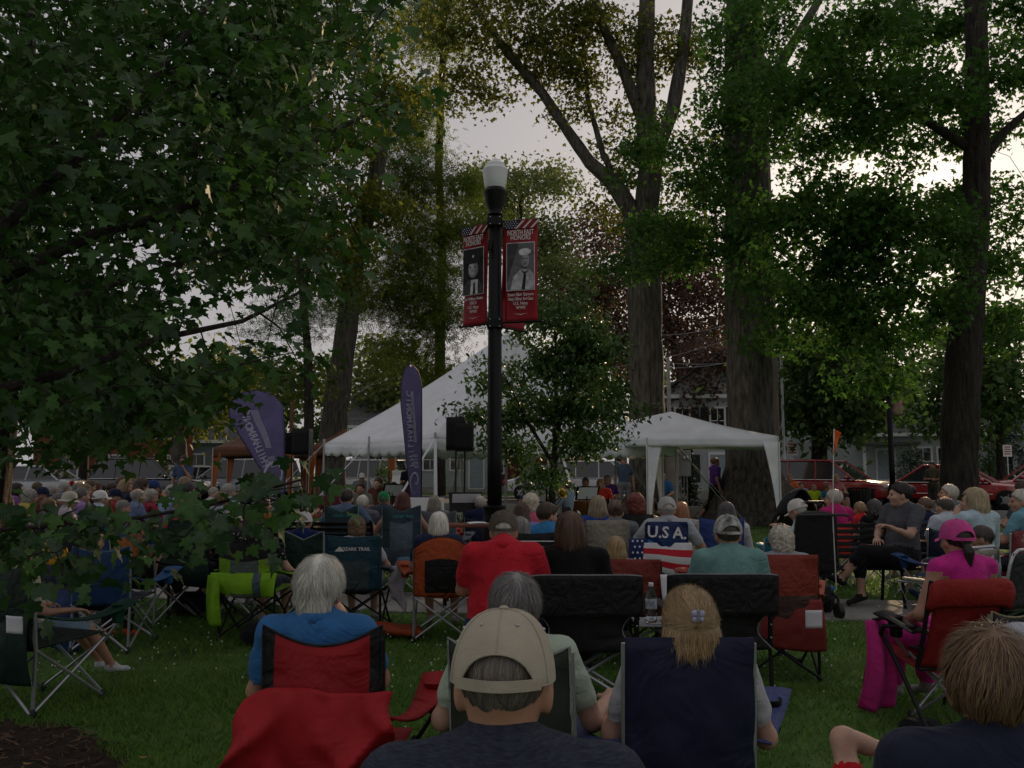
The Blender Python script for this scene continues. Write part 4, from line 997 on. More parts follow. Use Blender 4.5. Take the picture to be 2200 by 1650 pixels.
def director(label, loc, rz=0., group=None, table=True):
    t = thing('director_chair', label, 'chair', loc, rz, group); F_ = nylon((.012, .012, .013), trans=.0); F2 = nylon((.007, .007, .008), ws=5., trans=.0); PI = nylon((.20, .21, .22))
    hw = .315
    for s in (-1, 1):
        b = MB(); b.tube([(s*hw, -.20, .40), (s*hw, -.27, .84)], .016, 8, flat=.6); b.build('back_post', BLACKT, t)
        for z in (.47, .55, .63, .72):
            b = MB(); b.ell((s*(hw-.002), -.235-(z-.45)*.10, z), (.006, .006, .006), 8, 5); b.build('rivet', STEEL, t)
        b = MB(); b.tube([(s*hw, -.30, .02), (s*hw, .26, .02)], .013, 7); b.build('floor_rail', BLACKT, t)
        b = MB(); b.tube([(s*hw, -.22, .02), (s*hw, -.20, .42)], .013, 7); b.build('rear_leg', BLACKT, t)
        b = MB(); b.tube([(s*hw, .22, .02), (s*hw, .24, .60)], .013, 7); b.build('front_leg', BLACKT, t)
        b = MB(); b.tube([(s*hw, -.28, .60), (s*hw, .26, .61)], .014, 7); b.build('arm_bar', BLACKT, t)
        b = MB(); b.box((s*hw, .02, .63), (.06, .44, .022), bev=.008); b.build('armrest', PLASTB, t)
        b = MB(); b.tube([(s*hw, -.24, .43), (s*hw, .24, .43)], .012, 7); b.build('seat_rail', BLACKT, t)
    for y, q in ((-.10, 1), (.12, -1)):
        b = MB(); b.tube([(-hw, y, .04), (hw, y+.01, .42)], .012, 6); b.build('cross_leg', STEEL, t)
        b = MB(); b.tube([(hw, y+.03, .04), (-hw, y+.03, .42)], .012, 6); b.build('cross_leg', STEEL, t)
    up = lambda u, v: ((u-.5)*2*(hw+.022), -.245-.075*(.60+.40*v)-.035*(1-(2*u-1)**2)-.016*(1-((u-.5)*2)**8), .62+.25*v-.012*abs(2*u-1)**6*v)
    b = MB(); b.sheet(up, 24, 9, .028); b.build('upper_back', F_, t, auto=None)
    def lo(u, v):
        x = (u-.5)*2; w_ = hw*(1-.30*math.sin(math.pi*(.08+.92*(1-v)))**1.2)
        return (x*w_, -.235-.03*v-.05*(1-x*x), .40+.235*v)
    b = MB(); b.sheet(lo, 20, 12, .012); b.build('lower_back', F2, t, auto=None)
    for e in (0, 1):
        b = MB(); b.tube([lo(e, v/12) for v in range(13)], .008, 6); b.build('piping', PI, t)
    b = MB(); b.tube([up(u/20, 1) for u in range(21)], .007, 6); b.build('piping', PI, t)
    b = MB(); b.sheet(lambda u, v: ((u-.5)*2*hw, -.24+.48*v, .43-.03*math.sin(math.pi*u)), 10, 8, .012); b.build('seat', F2, t, auto=None)
    if not table: return t
    b = MB(); b.box((.49, .06, .52), (.30, .30, .012), bev=.005); b.build('side_table', mat('side_table_grey', (.35, .37, .40), .5, .1), t)
    b = MB(); b.tube([(.34, .06, .42), (.60, .06, .515)], .008, 6); b.build('table_brace', STEEL, t)
    b = MB(); b.box((.33, .0, .33), (.01, .03, .06), mi=0); b.build('warning_tag', mat('tag_yellow', (.6, .42, .03), .6, .1), t)
    return t
def bench(label, loc, rz, L_=1.55, group=None):
    t = thing('park_bench', label, 'bench', loc, rz, group)
    for i in range(6):
        z = .52+i*.068; b = MB(); b.box((0, -.25-.022*i, z), (L_, .016, .046), Euler((.3, 0, 0)), bev=.006); b.build('back_slat', BLACKM, t)
    for i in range(6):
        b = MB(); b.box((0, -.20+i*.075, .435-.008*abs(i-3)), (L_, .058, .016), bev=.006); b.build('seat_slat', BLACKM, t)
    for s in (-1, 0, 1):
        x = s*(L_/2-.02)
        b = MB(); b.tube([(x, -.42, .90), (x, -.36, .86), (x, -.24, .44), (x, .24, .425), (x, .26, .40)], .017, 7); b.build('end_frame', BLACKM, t)
        b = MB(); b.tube([(x, -.22, .44), (x, -.30, .02), (x, -.34, .0)], .018, 7); b.build('leg', BLACKM, t)
        b = MB(); b.tube([(x, .22, .43), (x, .26, .02), (x, .30, .0)], .018, 7); b.build('leg', BLACKM, t)
        if s: b = MB(); b.tube([(x, -.33, .70), (x, -.15, .66), (x, .10, .655), (x, .22, .64), (x, .25, .58), (x, .22, .44)], .016, 7); b.build('armrest', BLACKM, t)
    return t
def bottle(label, loc, s=1.):
    t = thing('water_bottle', label, 'bottle', loc, scale=s)
    b = MB(); b.lathe([(.028, 0), (.032, .006), (.032, .03), (.030, .035), (.032, .04), (.032, .135), (.030, .15), (.016, .185), (.0125, .192), (.0125, .20)], n=16)
    b.build('shell', CLEAR, t, auto=None)
    b = MB(); b.lathe([(.0326, .075), (.0328, .08), (.0328, .125), (.0326, .13)], n=16); b.build('wrapper', mat('bottle_label', (.10, .30, .55), .5, .5, 25., col2=(.7, .75, .8)), t, auto=None)
    b = MB(); b.lathe([(.0145, .198), (.0148, .201), (.0148, .214), (.012, .217)], n=14); b.build('lid', WHITEP, t)
    return t
def sheetpaper(label, loc, rz, w_=.14, h_=.2, tilt=0., name='program_sheet', up=False):
    b = MB(); b.sheet(lambda u, v: ((u-.5)*w_, (v-.5)*h_, .006*math.sin(3*u)+.008*v*v), 6, 6, .0015)
    o = b.build(name, PAPER, auto=None); o.location = loc; o.rotation_euler = (tilt, 0, rz); return tag(o, label, 'paper')
def wheelchair(label, loc, rz):
    t = thing('power_wheelchair', label, 'wheelchair', loc, rz); V_ = mat('vinyl_black', (.012, .012, .014), .45, .2, 10., wrinkle=.008, wscale=8.)
    b = MB(); b.sheet(lambda u, v: ((u-.5)*.46*(1-.1*v*v), -.22-.10*v-.03*math.cos((u-.5)*3), .46+.62*v-.05*abs(2*u-1)**4*v), 12, 12, .07); b.build('backrest', V_, t, auto=None)
    b = MB(); b.tube([(-.22, -.36, 1.02), (-.24, -.42, 1.05), (.24, -.42, 1.05), (.30, -.42, 1.04)], .014, 7); b.build('push_bar', PLASTB, t)
    b = MB(); b.box((0, .02, .45), (.46, .46, .09), bev=.03); b.build('seat', V_, t)
    for s in (-1, 1):
        b = MB(); b.tube([(s*.27, -.25, .5), (s*.28, -.2, .70), (s*.28, .15, .70)], .013, 6); b.build('arm_frame', BLACKT, t)
        b = MB(); b.box((s*.28, .02, .72), (.07, .32, .035), bev=.012); b.build('armrest', V_, t)
        w_ = MB(); w_.lathe([(.06, -.03), (.15, -.035), (.165, -.02), (.165, .02), (.15, .035), (.06, .03)], n=20); w_.xf(T(s*.26, .05, .165, ry=math.pi/2)); o = w_.build('drive_wheel', PLASTB, t)
        w_ = MB(); w_.lathe([(.02, -.04), (.08, -.04), (.085, .04), (.02, .045)], n=14); w_.xf(T(s*.26, .05, .165, ry=math.pi/2)); w_.build('rim', STEEL, o)
        for y in (-.34, .42):
            w_ = MB(); w_.lathe([(.03, -.024), (.075, -.026), (.085, -.012), (.085, .012), (.075, .026), (.03, .024)], n=16); w_.xf(T(s*.20, y, .085, ry=math.pi/2)); w_.build('caster_wheel', PLASTB, t)
            b = MB(); b.tube([(s*.20, y, .085), (s*.215, y*.9, .20), (s*.18, y*.7, .26)], .016, 6); b.build('caster_fork', BLACKT, t)
    b = MB(); b.box((0, -.05, .27), (.36, .52, .20), bev=.05); b.build('motor_housing', PLASTB, t)
    b = MB(); b.box((.12, -.24, .30), (.16, .10, .06), bev=.02); b.build('trim_cover', mat('trim_blue', (.02, .12, .40), .4, .1), t)
    b = MB(); b.box((0, .52, .14), (.34, .26, .02), bev=.008); b.build('footplate', PLASTB, t)
    b = MB(); b.tube([(.17, -.36, .30), (.14, -.40, 1.05), (.19, -.40, 1.92)], .006, 6); b.build('flag_whip', mat('whip_white', (.6, .6, .6), .4, .1), t)
    b = MB(); b.sheet(lambda u, v: (.195-.02*v+.02*math.sin(3*v+1.5*u)*u+.055*u*(1-v)**.6, -.40+.02*math.sin(6*v), 1.92-.23*v-.04*u), 8, 10, .003); b.build('orange_pennant', mat('flag_orange', (.75, .15, .02), .7, .1, trans=.3), t, auto=None)
    return t
def lawnchair(label, loc, rz, col=(.35, .32, .26), group=None, tube=STEEL):
    t = thing('lawn_chair', label, 'chair', loc, rz, group); hw = .27
    for s in (-1, 1):
        b = MB(); b.tube([(s*hw, .32, .02), (s*hw, .05, .30), (s*hw, -.22, .45), (s*hw, -.30, .80), (s*(hw-.03), -.315, .87), (s*(hw-.09), -.32, .90)], .0125, 8); b.build('side_tube', tube, t)
        b = MB(); b.tube([(s*hw, -.34, .02), (s*hw, .1, .36), (s*hw, .22, .60), (s*hw, -.24, .62)], .012, 8); b.build('leg', tube, t)
        b = MB(); b.box((s*hw, .0, .63), (.05, .34, .02), bev=.008); b.build('armrest', mat('arm_cream', (.5, .46, .36), .5, .1), t)
    b = MB(); b.tube([(-hw+.09, -.32, .90), (hw-.09, -.32, .90)], .0125, 8); b.build('top_tube', tube, t)
    b = MB(); b.sheet(lambda u, v: ((u-.5)*2*(hw-.015), -.22-.10*v-.03*math.sin(math.pi*u), .45+.43*v), 12, 10, .005); b.build('backrest', nylon(col), t, auto=None)
    b = MB(); b.sheet(lambda u, v: ((u-.5)*2*(hw-.015), -.22+.46*v, .45-.02*math.sin(math.pi*u)-.04*v), 10, 8, .005); b.build('seat', nylon(col), t, auto=None)
    return t
def lounge(label, loc, rz):
    t = thing('sling_lounge_chair', label, 'chair', loc, rz); RD = nylon((.22, .012, .012), ws=4., trans=.08); hw = .235
    for s in (-1, 1):
        b = MB(); b.tube([(s*hw, -.36, .88), (s*hw, -.26, .55), (s*hw, -.19, .37)], .013, 8); b.build('back_post', BLACKT, t)
        b = MB(); b.tube([(s*(hw+.03), -.33, .0), (s*(hw+.03), -.30, .06), (s*(hw+.03), -.06, .34), (s*(hw+.04), .16, .58)], .013, 8); b.build('rear_leg', BLACKT, t)
        b = MB(); b.tube([(s*(hw+.05), .34, .0), (s*(hw+.05), .24, .30), (s*(hw+.05), .05, .56), (s*(hw+.02), -.22, .60)], .013, 8); b.build('front_leg', BLACKT, t)
        b = MB(); b.tube([(s*(hw+.04), .16, .58), (s*(hw+.045), .0, .62), (s*(hw+.03), -.22, .57)], [.02, .024, .02], 8, flat=.5); b.build('armrest', PLASTB, t)
    b = MB(); b.sheet(lambda u, v: ((u-.5)*2*(hw-.01-.02*math.sin(math.pi*v)), -.20-.16*v-.035*math.sin(math.pi*u), .37+.46*v), 14, 14, .008); b.build('backrest', RD, t, auto=None)
    b = MB(); b.sheet(lambda u, v: ((u-.5)*2*(hw+.022)*(1-.04*(2*v-1)**4), -.335-.03*v-.035*math.sin(math.pi*u)-.02*math.sin(math.pi*v), .74+.15*v-.03*abs(2*u-1)**8), 16, 8, .035); b.build('head_pillow', nylon((.26, .014, .013), ws=5., trans=.0), t, auto=None)
    b = MB(); b.sheet(lambda u, v: ((u-.5)*2*hw, -.20+.5*v, .36-.03*math.sin(math.pi*u)+.06*v), 10, 8, .008); b.build('seat', RD, t, auto=None)
    b = MB(); b.tube([(-hw, -.20, .36), (hw, -.20, .36)], .012, 8); b.build('cross_bar', BLACKT, t)
    return t
# ---------------------------------------------------------------- lamp posts and banners
def zat(y, d): return P(1100, y, d).z
BANRED = mat('banner_red', (.34, .018, .030), .6, .12, 6., wrinkle=.006, wscale=5.); BANWH = mat('print_white', (.66, .64, .62), .7, .03, 30.)
GREYS = [mat('print_grey_%d' % i, (g, g, g*1.06), .7, .35, 14.) for i, g in enumerate((.02, .06, .16, .32, .5, .68))]
FLAGB = mat('print_navy', (.015, .02, .06), .7, .1, 10.); FLAGR = mat('print_flag_red', (.26, .015, .02), .7, .1)
def flatpoly(b, pts, y, mi=0, th=.0016):
    n = len(pts); b.add([(x, y, z) for x, z in pts]+[(x, y+th, z) for x, z in pts], [tuple(range(n))]+[tuple(range(2*n-1, n-1, -1))]+[(i, i+n, (i+1) % n+n, (i+1) % n) for i in range(n)], mi)
def ellp(cx, cz, rx, rz, n=18, a0=0, a1=2*math.pi): return [(cx+rx*math.cos(a0+(a1-a0)*i/n), cz+rz*math.sin(a0+(a1-a0)*i/n)) for i in range(n+(a1-a0 < 6))]
def banner(post, name, x0, ang, w_, zt, zb, lines, portrait, label):
    """banner hangs from the post along direction ang (radians, plan) starting x0 from its axis"""
    root = bpy.data.objects.new(name, None); COL.objects.link(root); root.parent = post; root.empty_display_size = .05
    H_ = zt-zb; root.location = (0, 0, zb); root.rotation_euler = (0, 0, ang); root['label'] = label
    flip = math.cos(ang) < 0
    s = -1 if flip else 1
    cx = x0+w_/2
    def yy(x, z): return .012*math.sin(z*4.2+x*3)-.02*math.sin(math.pi*z/H_)*(.4+x)
    b = MB(); b.sheet(lambda u, v: (x0+u*w_, yy(u, v*H_), v*H_), 10, 24, .004); b.build('cloth', BANRED, root, auto=None)
    if flip: R0 = T(cx, 0, 0, rz=math.pi)
    else: R0 = T(cx, 0, 0)
    pr = bpy.data.objects.new('print', None); COL.objects.link(pr); pr.parent = root; pr.empty_display_size = .05; pr.matrix_local = R0
    Y = -.010
    for z in (0, H_):
        b = MB(); b.tube([(0.0, 0, z), (x0+w_+.03, 0, z)], .014, 8); b.build('arm', BLACKM, root)
        b = MB(); b.ell((x0+w_+.035, 0, z), (.02, .02, .02), 8, 6); b.build('arm_tip', BLACKM, root)
    hw = w_/2
    def bent(pts):   # follow the cloth
        return pts
    b = MB(); flatpoly(b, [(-hw, H_*.925), (-hw, H_), (hw*.0, H_), (-hw*.15, H_*.95), (-hw*.55, H_*.91)], Y-.026, 0); flatpoly(b, [(-hw*.55, H_*.912), (-hw*.12, H_*.95), (hw*.0, H_-.002), (hw, H_-.002), (hw, H_*.915)], Y-.026, 1)
    for k in range(3): flatpoly(b, [(-hw*.35+k*.10, H_*.915), (-hw*.2+k*.10, H_*.915), (hw*.25+k*.10, H_*.992), (hw*.12+k*.10, H_*.992)], Y-.029, 2)
    for r_ in range(4):
        for c_ in range(5): flatpoly(b, ellp(-hw*.92+c_*.034+(r_ % 2)*.016, H_*.985-r_*.026, .007, .007, 5), Y-.029, 2)
    b.build('flag_motif', [FLAGB, FLAGR, BANWH], pr, smooth=False)
    rx = T(0, Y-.03, 0, rx=math.pi/2)
    def tx(sx, z, size, w2=None, bold=False): text(sx, size, BANWH, pr, T(0, Y-.030, z, rx=math.pi/2), 'lettering', bold, sx=w2 or 1.)
    tx('NORTH EAST', H_*.872, .092, .62*w_/.43, True); tx('HONORS', H_*.822, .092, .68*w_/.43, True)
    for i, l in enumerate(lines): tx(l, H_*(.262-.043*i), .056, (.62 if len(l) > 19 else .74 if len(l) > 12 else .85)*w_/.43, True)
    b = MB(); flatpoly(b, [(-.10, H_*.078), (-.03, H_*.070), (0, H_*.062), (.03, H_*.070), (.10, H_*.078), (.03, H_*.074), (0, H_*.070), (-.03, H_*.074)], Y-.03); b.build('flourish', BANWH, pr, smooth=False)
    z0, z1, pw = H_*.30, H_*.775, hw*.86
    b = MB(); flatpoly(b, [(-pw, z0), (pw, z0), (pw, z1), (-pw, z1)], Y-.030, 5); flatpoly(b, [(-pw+.01, z0+.01), (pw-.01, z0+.01), (pw-.01, z1-.01), (-pw+.01, z1-.01)], Y-.033, 0 if portrait == 'officer' else 2)
    q = Y-.036; zz = (z0+z1)/2
    if portrait == 'officer':
        flatpoly(b, [(-pw+.01, z0+.01), (pw-.01, z0+.01), (pw-.02, z0+.12), (.09, z0+.20), (-.09, z0+.20), (-pw+.02, z0+.13)], q, 1)
        flatpoly(b, [(-.045, z0+.012), (.075, z0+.012), (.08, z0+.20), (-.03, z0+.20)], q-.002, 5); flatpoly(b, [(.0, z0+.012), (.04, z0+.012), (.035, z0+.16), (.012, z0+.16)], q-.004, 0)
        flatpoly(b, ellp(.01, zz+.03, .085, .125), q-.006, 2); flatpoly(b, ellp(.0, zz+.03, .07, .112), q-.007, 3); flatpoly(b, ellp(-.015, zz+.035, .045, .08), q-.0075, 4)
        flatpoly(b, [(-.12, zz+.10), (.11, zz+.10), (.13, zz+.17), (.06, zz+.235), (-.07, zz+.225), (-.115, zz+.16)], q-.009, 0); flatpoly(b, ellp(.01, zz+.195, .014, .02, 8), q-.011, 4)
        for sx in (-.035, .035): flatpoly(b, ellp(sx, zz+.055, .016, .009, 8), q-.009, 1)
        flatpoly(b, ellp(0, zz-.035, .030, .008, 10), q-.009, 4); flatpoly(b, ellp(.0, zz+.012, .012, .02, 8), q-.009, 3)
    else:
        flatpoly(b, [(-pw+.01, z0+.1), (-.02, z1-.01), (-pw+.01, z1-.01)], q, 1)
        flatpoly(b, [(-.13, z0+.012), (pw-.012, z0+.012), (pw-.012, z0+.20), (.12, z0+.27), (.0, z0+.27), (-.09, z0+.18)], q-.002, 4)
        flatpoly(b, [(.015, z0+.012), (.06, z0+.012), (.075, z0+.20), (.045, z0+.22)], q-.004, 0); flatpoly(b, [(.0, z0+.27), (.055, z0+.20), (.12, z0+.27), (.055, z0+.235)], q-.005, 0)
        flatpoly(b, ellp(.055, zz+.075, .062, .095), q-.006, 2); flatpoly(b, ellp(.065, zz+.07, .05, .085), q-.007, 3)
        flatpoly(b, ellp(.06, zz+.185, .082, .042), q-.010, 5); flatpoly(b, ellp(.05, zz+.155, .068, .022), q-.009, 4)
        for sx in (.035, .085): flatpoly(b, ellp(sx, zz+.095, .012, .007, 8), q-.009, 0)
        flatpoly(b, ellp(.062, zz+.025, .022, .006, 8), q-.009, 1)
    b.build('portrait_photo', GREYS, pr, smooth=False)
GLOBE = mat('lamp_globe_glass', (.85, .88, .88), .25, .06, 4., spec=.5, trans=.15)
def lamppost(label, x, d, full=True, ytop=None):
    g = G(x, d); t = thing('street_lamp', label, 'street lamp', g)
    k = d/10.5 if full else 1.
    zb = zat(1088, d) if full else 1.0; zc = zat(405, d) if full else 4.3; zs = zat(462, d) if full else 3.95
    b = MB(); b.lathe([(.22, 0), (.22, .10), (.19, .14), (.165, .22), (.15, .5), (.14, zb-.12), (.13, zb-.05), (.14, zb-.03), (.14, zb), (.09, zb+.02)], n=20); b.build('base', BLACKM, t)
    b = MB(); n = 32
    for i in range(2): pass
    b.lathe([(.086, zb), (.086, zb+.6), (.078, zs)], n=32, wob=.05); b.build('fluted_shaft', BLACKM, t, auto=None)
    b = MB(); b.lathe([(.078, zs-.02), (.10, zs), (.085, zs+.03), (.09, zs+.07), (.125, zs+.15), (.135, zc-.12), (.15, zc-.08), (.155, zc-.05), (.135, zc-.02), (.12, zc)], n=20, wob=.02); b.build('capital', BLACKM, t)
    h_ = (zat(340, d)-zc) if full else .5
    b = MB(); b.lathe([(.125, zc-.005), (.135, zc+.02), (.150, zc+h_*.28), (.162, zc+h_*.52), (.166, zc+h_*.60), (.150, zc+h_*.66), (.135, zc+h_*.68), (.128, zc+h_*.78), (.085, zc+h_*.88), (.045, zc+h_*.93), (.04, zc+h_*.96), (.012, zc+h_)], n=28); gl = b.build('globe', GLOBE, t, auto=25)
    return t, zs, zc
LP, zs, zc = lamppost('tall black fluted street lamp with red banners in the centre', 1062, 10.5)
for z in (zat(478, 10.5), zat(696, 10.5)):
    b = MB(); b.box((0, 0, z), (.20, .20, .13), bev=.012); b.build('banner_bracket', BLACKM, LP)
    for sx in (-.06, .06):
        for dz in (-.045, .045):
            b = MB(); b.ell((sx, -.102, z+dz), (.009, .006, .009), 8, 4); b.build('bolt', STEEL, LP)
b = MB(); b.box((-.06, -.09, zat(530, 10.5)), (.06, .05, .14), bev=.01); b.build('outlet_box', BLACKM, LP)
zt_, zb_ = zat(478, 10.5), zat(694, 10.5)
banner(LP, 'honor_banner', .13, rad(-14), .43, zt_, zb_, ['Stuart Blair Garnow', 'Petty Officer 3rd Class', 'U.S. Navy', 'WWII'], 'sailor', 'red banner with a sailor portrait on the right of the post')
banner(LP, 'honor_banner', .12, rad(180-35), .40, zt_, zb_, ['Carl William Heiden', 'EMCS', 'U.S. Navy', 'WWII'], 'officer', 'red banner with a smiling uniformed man on the left of the post')
banner(LP, 'honor_banner', .13, rad(48), .43, zt_-.04, zb_-.04, ['', '', '', ''], 'officer', 'red banner hanging on the far side of the post')
LP2, _, _ = lamppost('dark street lamp standing among the leaves before the red sedan', 1921, 28, False)
b = MB(); b.sheet(lambda u, v: (.12+.30*u, -.05*u, 3.35+.45*v), 4, 6, .004); b.build('red_banner', mat('banner_faded', (.40, .22, .22), .7, .3, 8.), LP2, auto=None)
# ---------------------------------------------------------------- band tent and canopies
VINYL = mat('tent_vinyl_white', (.86, .89, .92), .55, .06, 2., wrinkle=.05, wscale=2.5, trans=.25); STRAP = mat('strap_white', (.62, .64, .66), .7, .1, 30.)
POLEW = mat('pole_grey_white', (.45, .46, .47), .5, .1, 10., metal=.2)
def band_tent():
    N_ = Vector((P(935, 940, 17).x, 17)); Lc = Vector((P(697, 940, 20.6).x, 20.6)); e = Lc-N_; Rc = N_+Vector((-e.y, e.x))*-1.0*1.62
    if Rc.x < N_.x: Rc = N_-(Rc-N_)
    Bc = Lc+(Rc-N_); cor = [N_, Rc, Bc, Lc]; c = (Lc+Rc)/2; ze = zat(942, 17); zp = zat(728, c.y)+.2
    px = P(1092, 728, c.y).x; pk = Vector((px, c.y, zp))
    t = thing('band_tent', 'large white peaked band tent with scalloped edge behind the lamp post', 'tent', (c.x, c.y, 0)); o = Vector((c.x, c.y, 0))
    n = 14
    for i in range(4):
        a = cor[i]; q = cor[(i+1) % 4]
        def rf(u, v):
            e_ = a.lerp(q, u); b3 = Vector((e_.x, e_.y, ze-.10*math.sin(math.pi*u*3)**2*0)); p = b3.lerp(pk, v)
            p.z -= .20*math.sin(math.pi*v)*(1-.3*abs(2*u-1))*.9; p.z -= .06*math.sin(math.pi*u)*(1-v); return p-o
        b = MB(); b.sheet(rf, 16, 14, .006); b.build('roof_panel', VINYL, t, auto=None)
        Ls = (q-a).length; ns = int(Ls/.42)
        def va(u, v):
            e_ = a.lerp(q, u); dn = .22+.075*abs(math.sin(math.pi*u*ns)); nrm_ = Vector((q-a).yx); nrm_ = Vector((nrm_.x, -nrm_.y)).normalized()
            k = -.02*math.sin(u*ns*2+i)*v
            return Vector((e_.x+nrm_.x*k, e_.y+nrm_.y*k, ze-.06*math.sin(math.pi*u)-dn*v))-o
        b = MB(); b.sheet(va, ns*8, 3, .005); b.build('valance', VINYL, t, auto=None)
        for u in (0., .45):
            e_ = a.lerp(q, u); b = MB(); b.tube([Vector((e_.x, e_.y, 0))-o, Vector((e_.x, e_.y, ze+.12))-o], .028, 10); b.build('side_pole', POLEW, t)
            out_ = (e_-c).normalized()
            if u == 0:
                for dv in ((q-a).normalized(), (cor[i-1]-a).normalized()):
                    dirs = (out_*1.2-dv*.9); b = MB(); b.tube([Vector((e_.x, e_.y, ze+.02))-o, Vector((e_.x+dirs.x, e_.y+dirs.y, .05))-o], .03, 4, flat=.12); b.build('strap', STRAP, t)
            else:
                b = MB(); b.tube([Vector((e_.x, e_.y, ze-.02))-o, Vector((e_.x+out_.x*1.7-.5*(q-a).normalized().x, e_.y+out_.y*1.7, .05))-o], .03, 4, flat=.12); b.build('strap', STRAP, t)
    b = MB(); b.tube([(0, 0, 0), pk-o], .035, 8); b.build('centre_pole', POLEW, t)
band_tent()
def canopy(label, cs, ze, apex, col, legcol=None, vh=.26, group=None, mids=(), drapew=.30, tr=.2):
    c = sum((Vector(q) for q in cs), Vector((0, 0)))/4; o = Vector((c.x, c.y, 0)); t = thing('popup_canopy', label, 'canopy', o, group=group)
    M_ = mat('canopy_%02x%02x%02x' % tuple(int(q*255) for q in col), col, .6, .08, 2., wrinkle=.02, wscale=3., trans=tr); LM = mat('canopy_leg_%02x%02x%02x' % tuple(int(q*255) for q in (legcol or col)), legcol or col, .65, .1, 3., wrinkle=.02, wscale=4., trans=.15)
    ap = Vector(apex)
    for i in range(4):
        a = Vector(cs[i]); q = Vector(cs[(i+1) % 4])
        def rf(u, v):
            e_ = a.lerp(q, u); p = Vector((e_.x, e_.y, ze)).lerp(ap, v); p.z -= .10*math.sin(math.pi*v)*(1-.5*abs(2*u-1)); return p-o
        b = MB(); b.sheet(rf, 12, 10, .005); b.build('roof_panel', M_, t, auto=None)
        def va(u, v): e_ = a.lerp(q, u); return Vector((e_.x, e_.y, ze+.004-(vh-.05*math.sin(math.pi*u))*v))-o
        b = MB(); b.sheet(va, 12, 3, .005); b.build('valance', M_, t, auto=None)
    inw = c
    for q in list(cs)+list(mids):
        q = Vector(q); b = MB(); b.tube([Vector((q.x, q.y, 0))-o, Vector((q.x, q.y, ze))-o], .018, 8); b.build('leg', POLEW, t)
        dirs = (c-q).normalized(); sx = 1 if dirs.x > 0 else -1
        def dr(u, v):
            w_ = .10+drapew*(1-v)**1.6; return Vector((q.x+sx*(u*w_-.03), q.y-.02+.03*math.sin(u*5), ze-vh*.5-(ze-vh*.5-.12)*v))-o
        b = MB(); b.sheet(dr, 8, 14, .004); b.build('leg_drape', LM, t, auto=None)
A_ = Vector((P(1390, 960, 20.5).x, 20.5)); B_ = Vector((P(1672, 955, 19.6).x, 19.6)); E_ = A_+(A_-B_)*1.02; pe = Vector((-(B_-A_).y, (B_-A_).x))
cs_ = [E_, B_, B_+pe*.98, E_+pe*.98]; zc_ = zat(938, 19.9)
canopy('long white pop-up canopy with hanging white leg sleeves on the right', cs_, zc_, P(1442, 884, 21.6), (.86, .89, .92), vh=.27, mids=[A_, A_+pe*.98])
kx = lambda x, d: Vector((P(x, 960, d).x, d))
canopy('brown pop-up canopy with orange legs behind the left crowd', [kx(458, 25.), kx(630, 24.5), kx(660, 28), kx(490, 28.5)], zat(962, 25), P(555, 918, 26.5), (.13, .055, .028), (.34, .09, .02), vh=.30, drapew=.2)
canopy('second brown pop-up canopy behind the white tent edge', [kx(665, 27), kx(850, 27), kx(850, 30.5), kx(680, 30.5)], zat(958, 27), P(740, 922, 29), (.15, .06, .03), (.36, .10, .02), vh=.34, drapew=.2)
# ---------------------------------------------------------------- feather flags
PUR = mat('flag_purple', (.24, .21, .42), .6, .12, 3., wrinkle=.03, wscale=4., trans=.4); LAV = mat('flag_print_lavender', (.46, .46, .60), .7, .04, 20.)
def feather(label, x, d, ybot, ytop, w_, rz, lean, nar=.3, tsz=.30, u0=.62):
    g = G(x, d); t = thing('feather_flag', label, 'flag', g, rz); z0, z1 = zat(ybot, d), zat(ytop, d); H_ = z1-z0; vr = .80
    def wid(v):
        k = w_*(nar+(1-nar)*min(1, v/.7)**.9); q = max(0, (v-vr)/(1-vr)); return k*math.sqrt(max(1e-4, 1-q*q))
    def xr(v): q = max(0, (v-vr)/(1-vr)); return -lean*w_*v**2.2-w_*.5*(1-math.sqrt(max(1e-4, 1-q*q)))
    def cl(u, v): return (xr(v)-wid(v)*u, .05*math.sin(2.2*u+3*v)*u, z0+H_*v)
    b = MB(); b.tube([(0, 0, 0), (0, 0, z0)]+[Vector(cl(0, i/20))+Vector((.008, 0, 0)) for i in range(1, 21)], [.016]*2+[.014-.007*i/20 for i in range(1, 21)], 8); b.build('pole', BLACKT, t)
    b = MB(); b.sheet(cl, 12, 34, .004); b.build('cloth', PUR, t, auto=None)
    b = MB(); b.tube([Vector(cl(1, i/24)) for i in range(25)], .007, 5); b.build('hem', BLACKT, t)
    def put(sx, size, u, v, sxk=1.):
        p = Vector(cl(u, v)); q = Vector(cl(u, v+.05)); an = math.atan2(q.z-p.z, q.x-p.x)
        M = Matrix.Translation((p.x, p.y-.012, p.z))@Euler((math.pi/2, 0, 0)).to_matrix().to_4x4()@Matrix.Rotation(an+math.pi, 4, 'Z')
        text(sx, size, LAV, t, M, 'lettering', True, .001, True, sxk)
    for i, chh in enumerate('PHILHARMONIC'): put(chh, w_*tsz, u0, .285+.045*i, .8)
    for i, chh in enumerate('ERIE'): put(chh, w_*tsz*.72, u0-.26, .27+.026*i, .8)
    b = MB()
    for k in range(5): b.tube([Vector(cl(u0-.22-.028*k+.12*(v/12)**2, .44+.36*v/12))+Vector((0, -.010, 0)) for v in range(13)], w_*.008, 5)
    b.build('string_lines', LAV, t)
    b = MB(); sp = []; c0 = Vector(cl(.45, .17))
    for i in range(30):
        a = -2.2+i*.24; r = .035+.0085*i; sp.append(c0+Vector((w_*r*1.0*math.cos(a), -.012, w_*r*1.5*math.sin(a))))
    b.tube(sp, [w_*.03*math.sin(math.pi*(i+1)/31)+.002 for i in range(30)], 6, flat=.35); b.build('scroll_emblem', LAV, t)
    return t
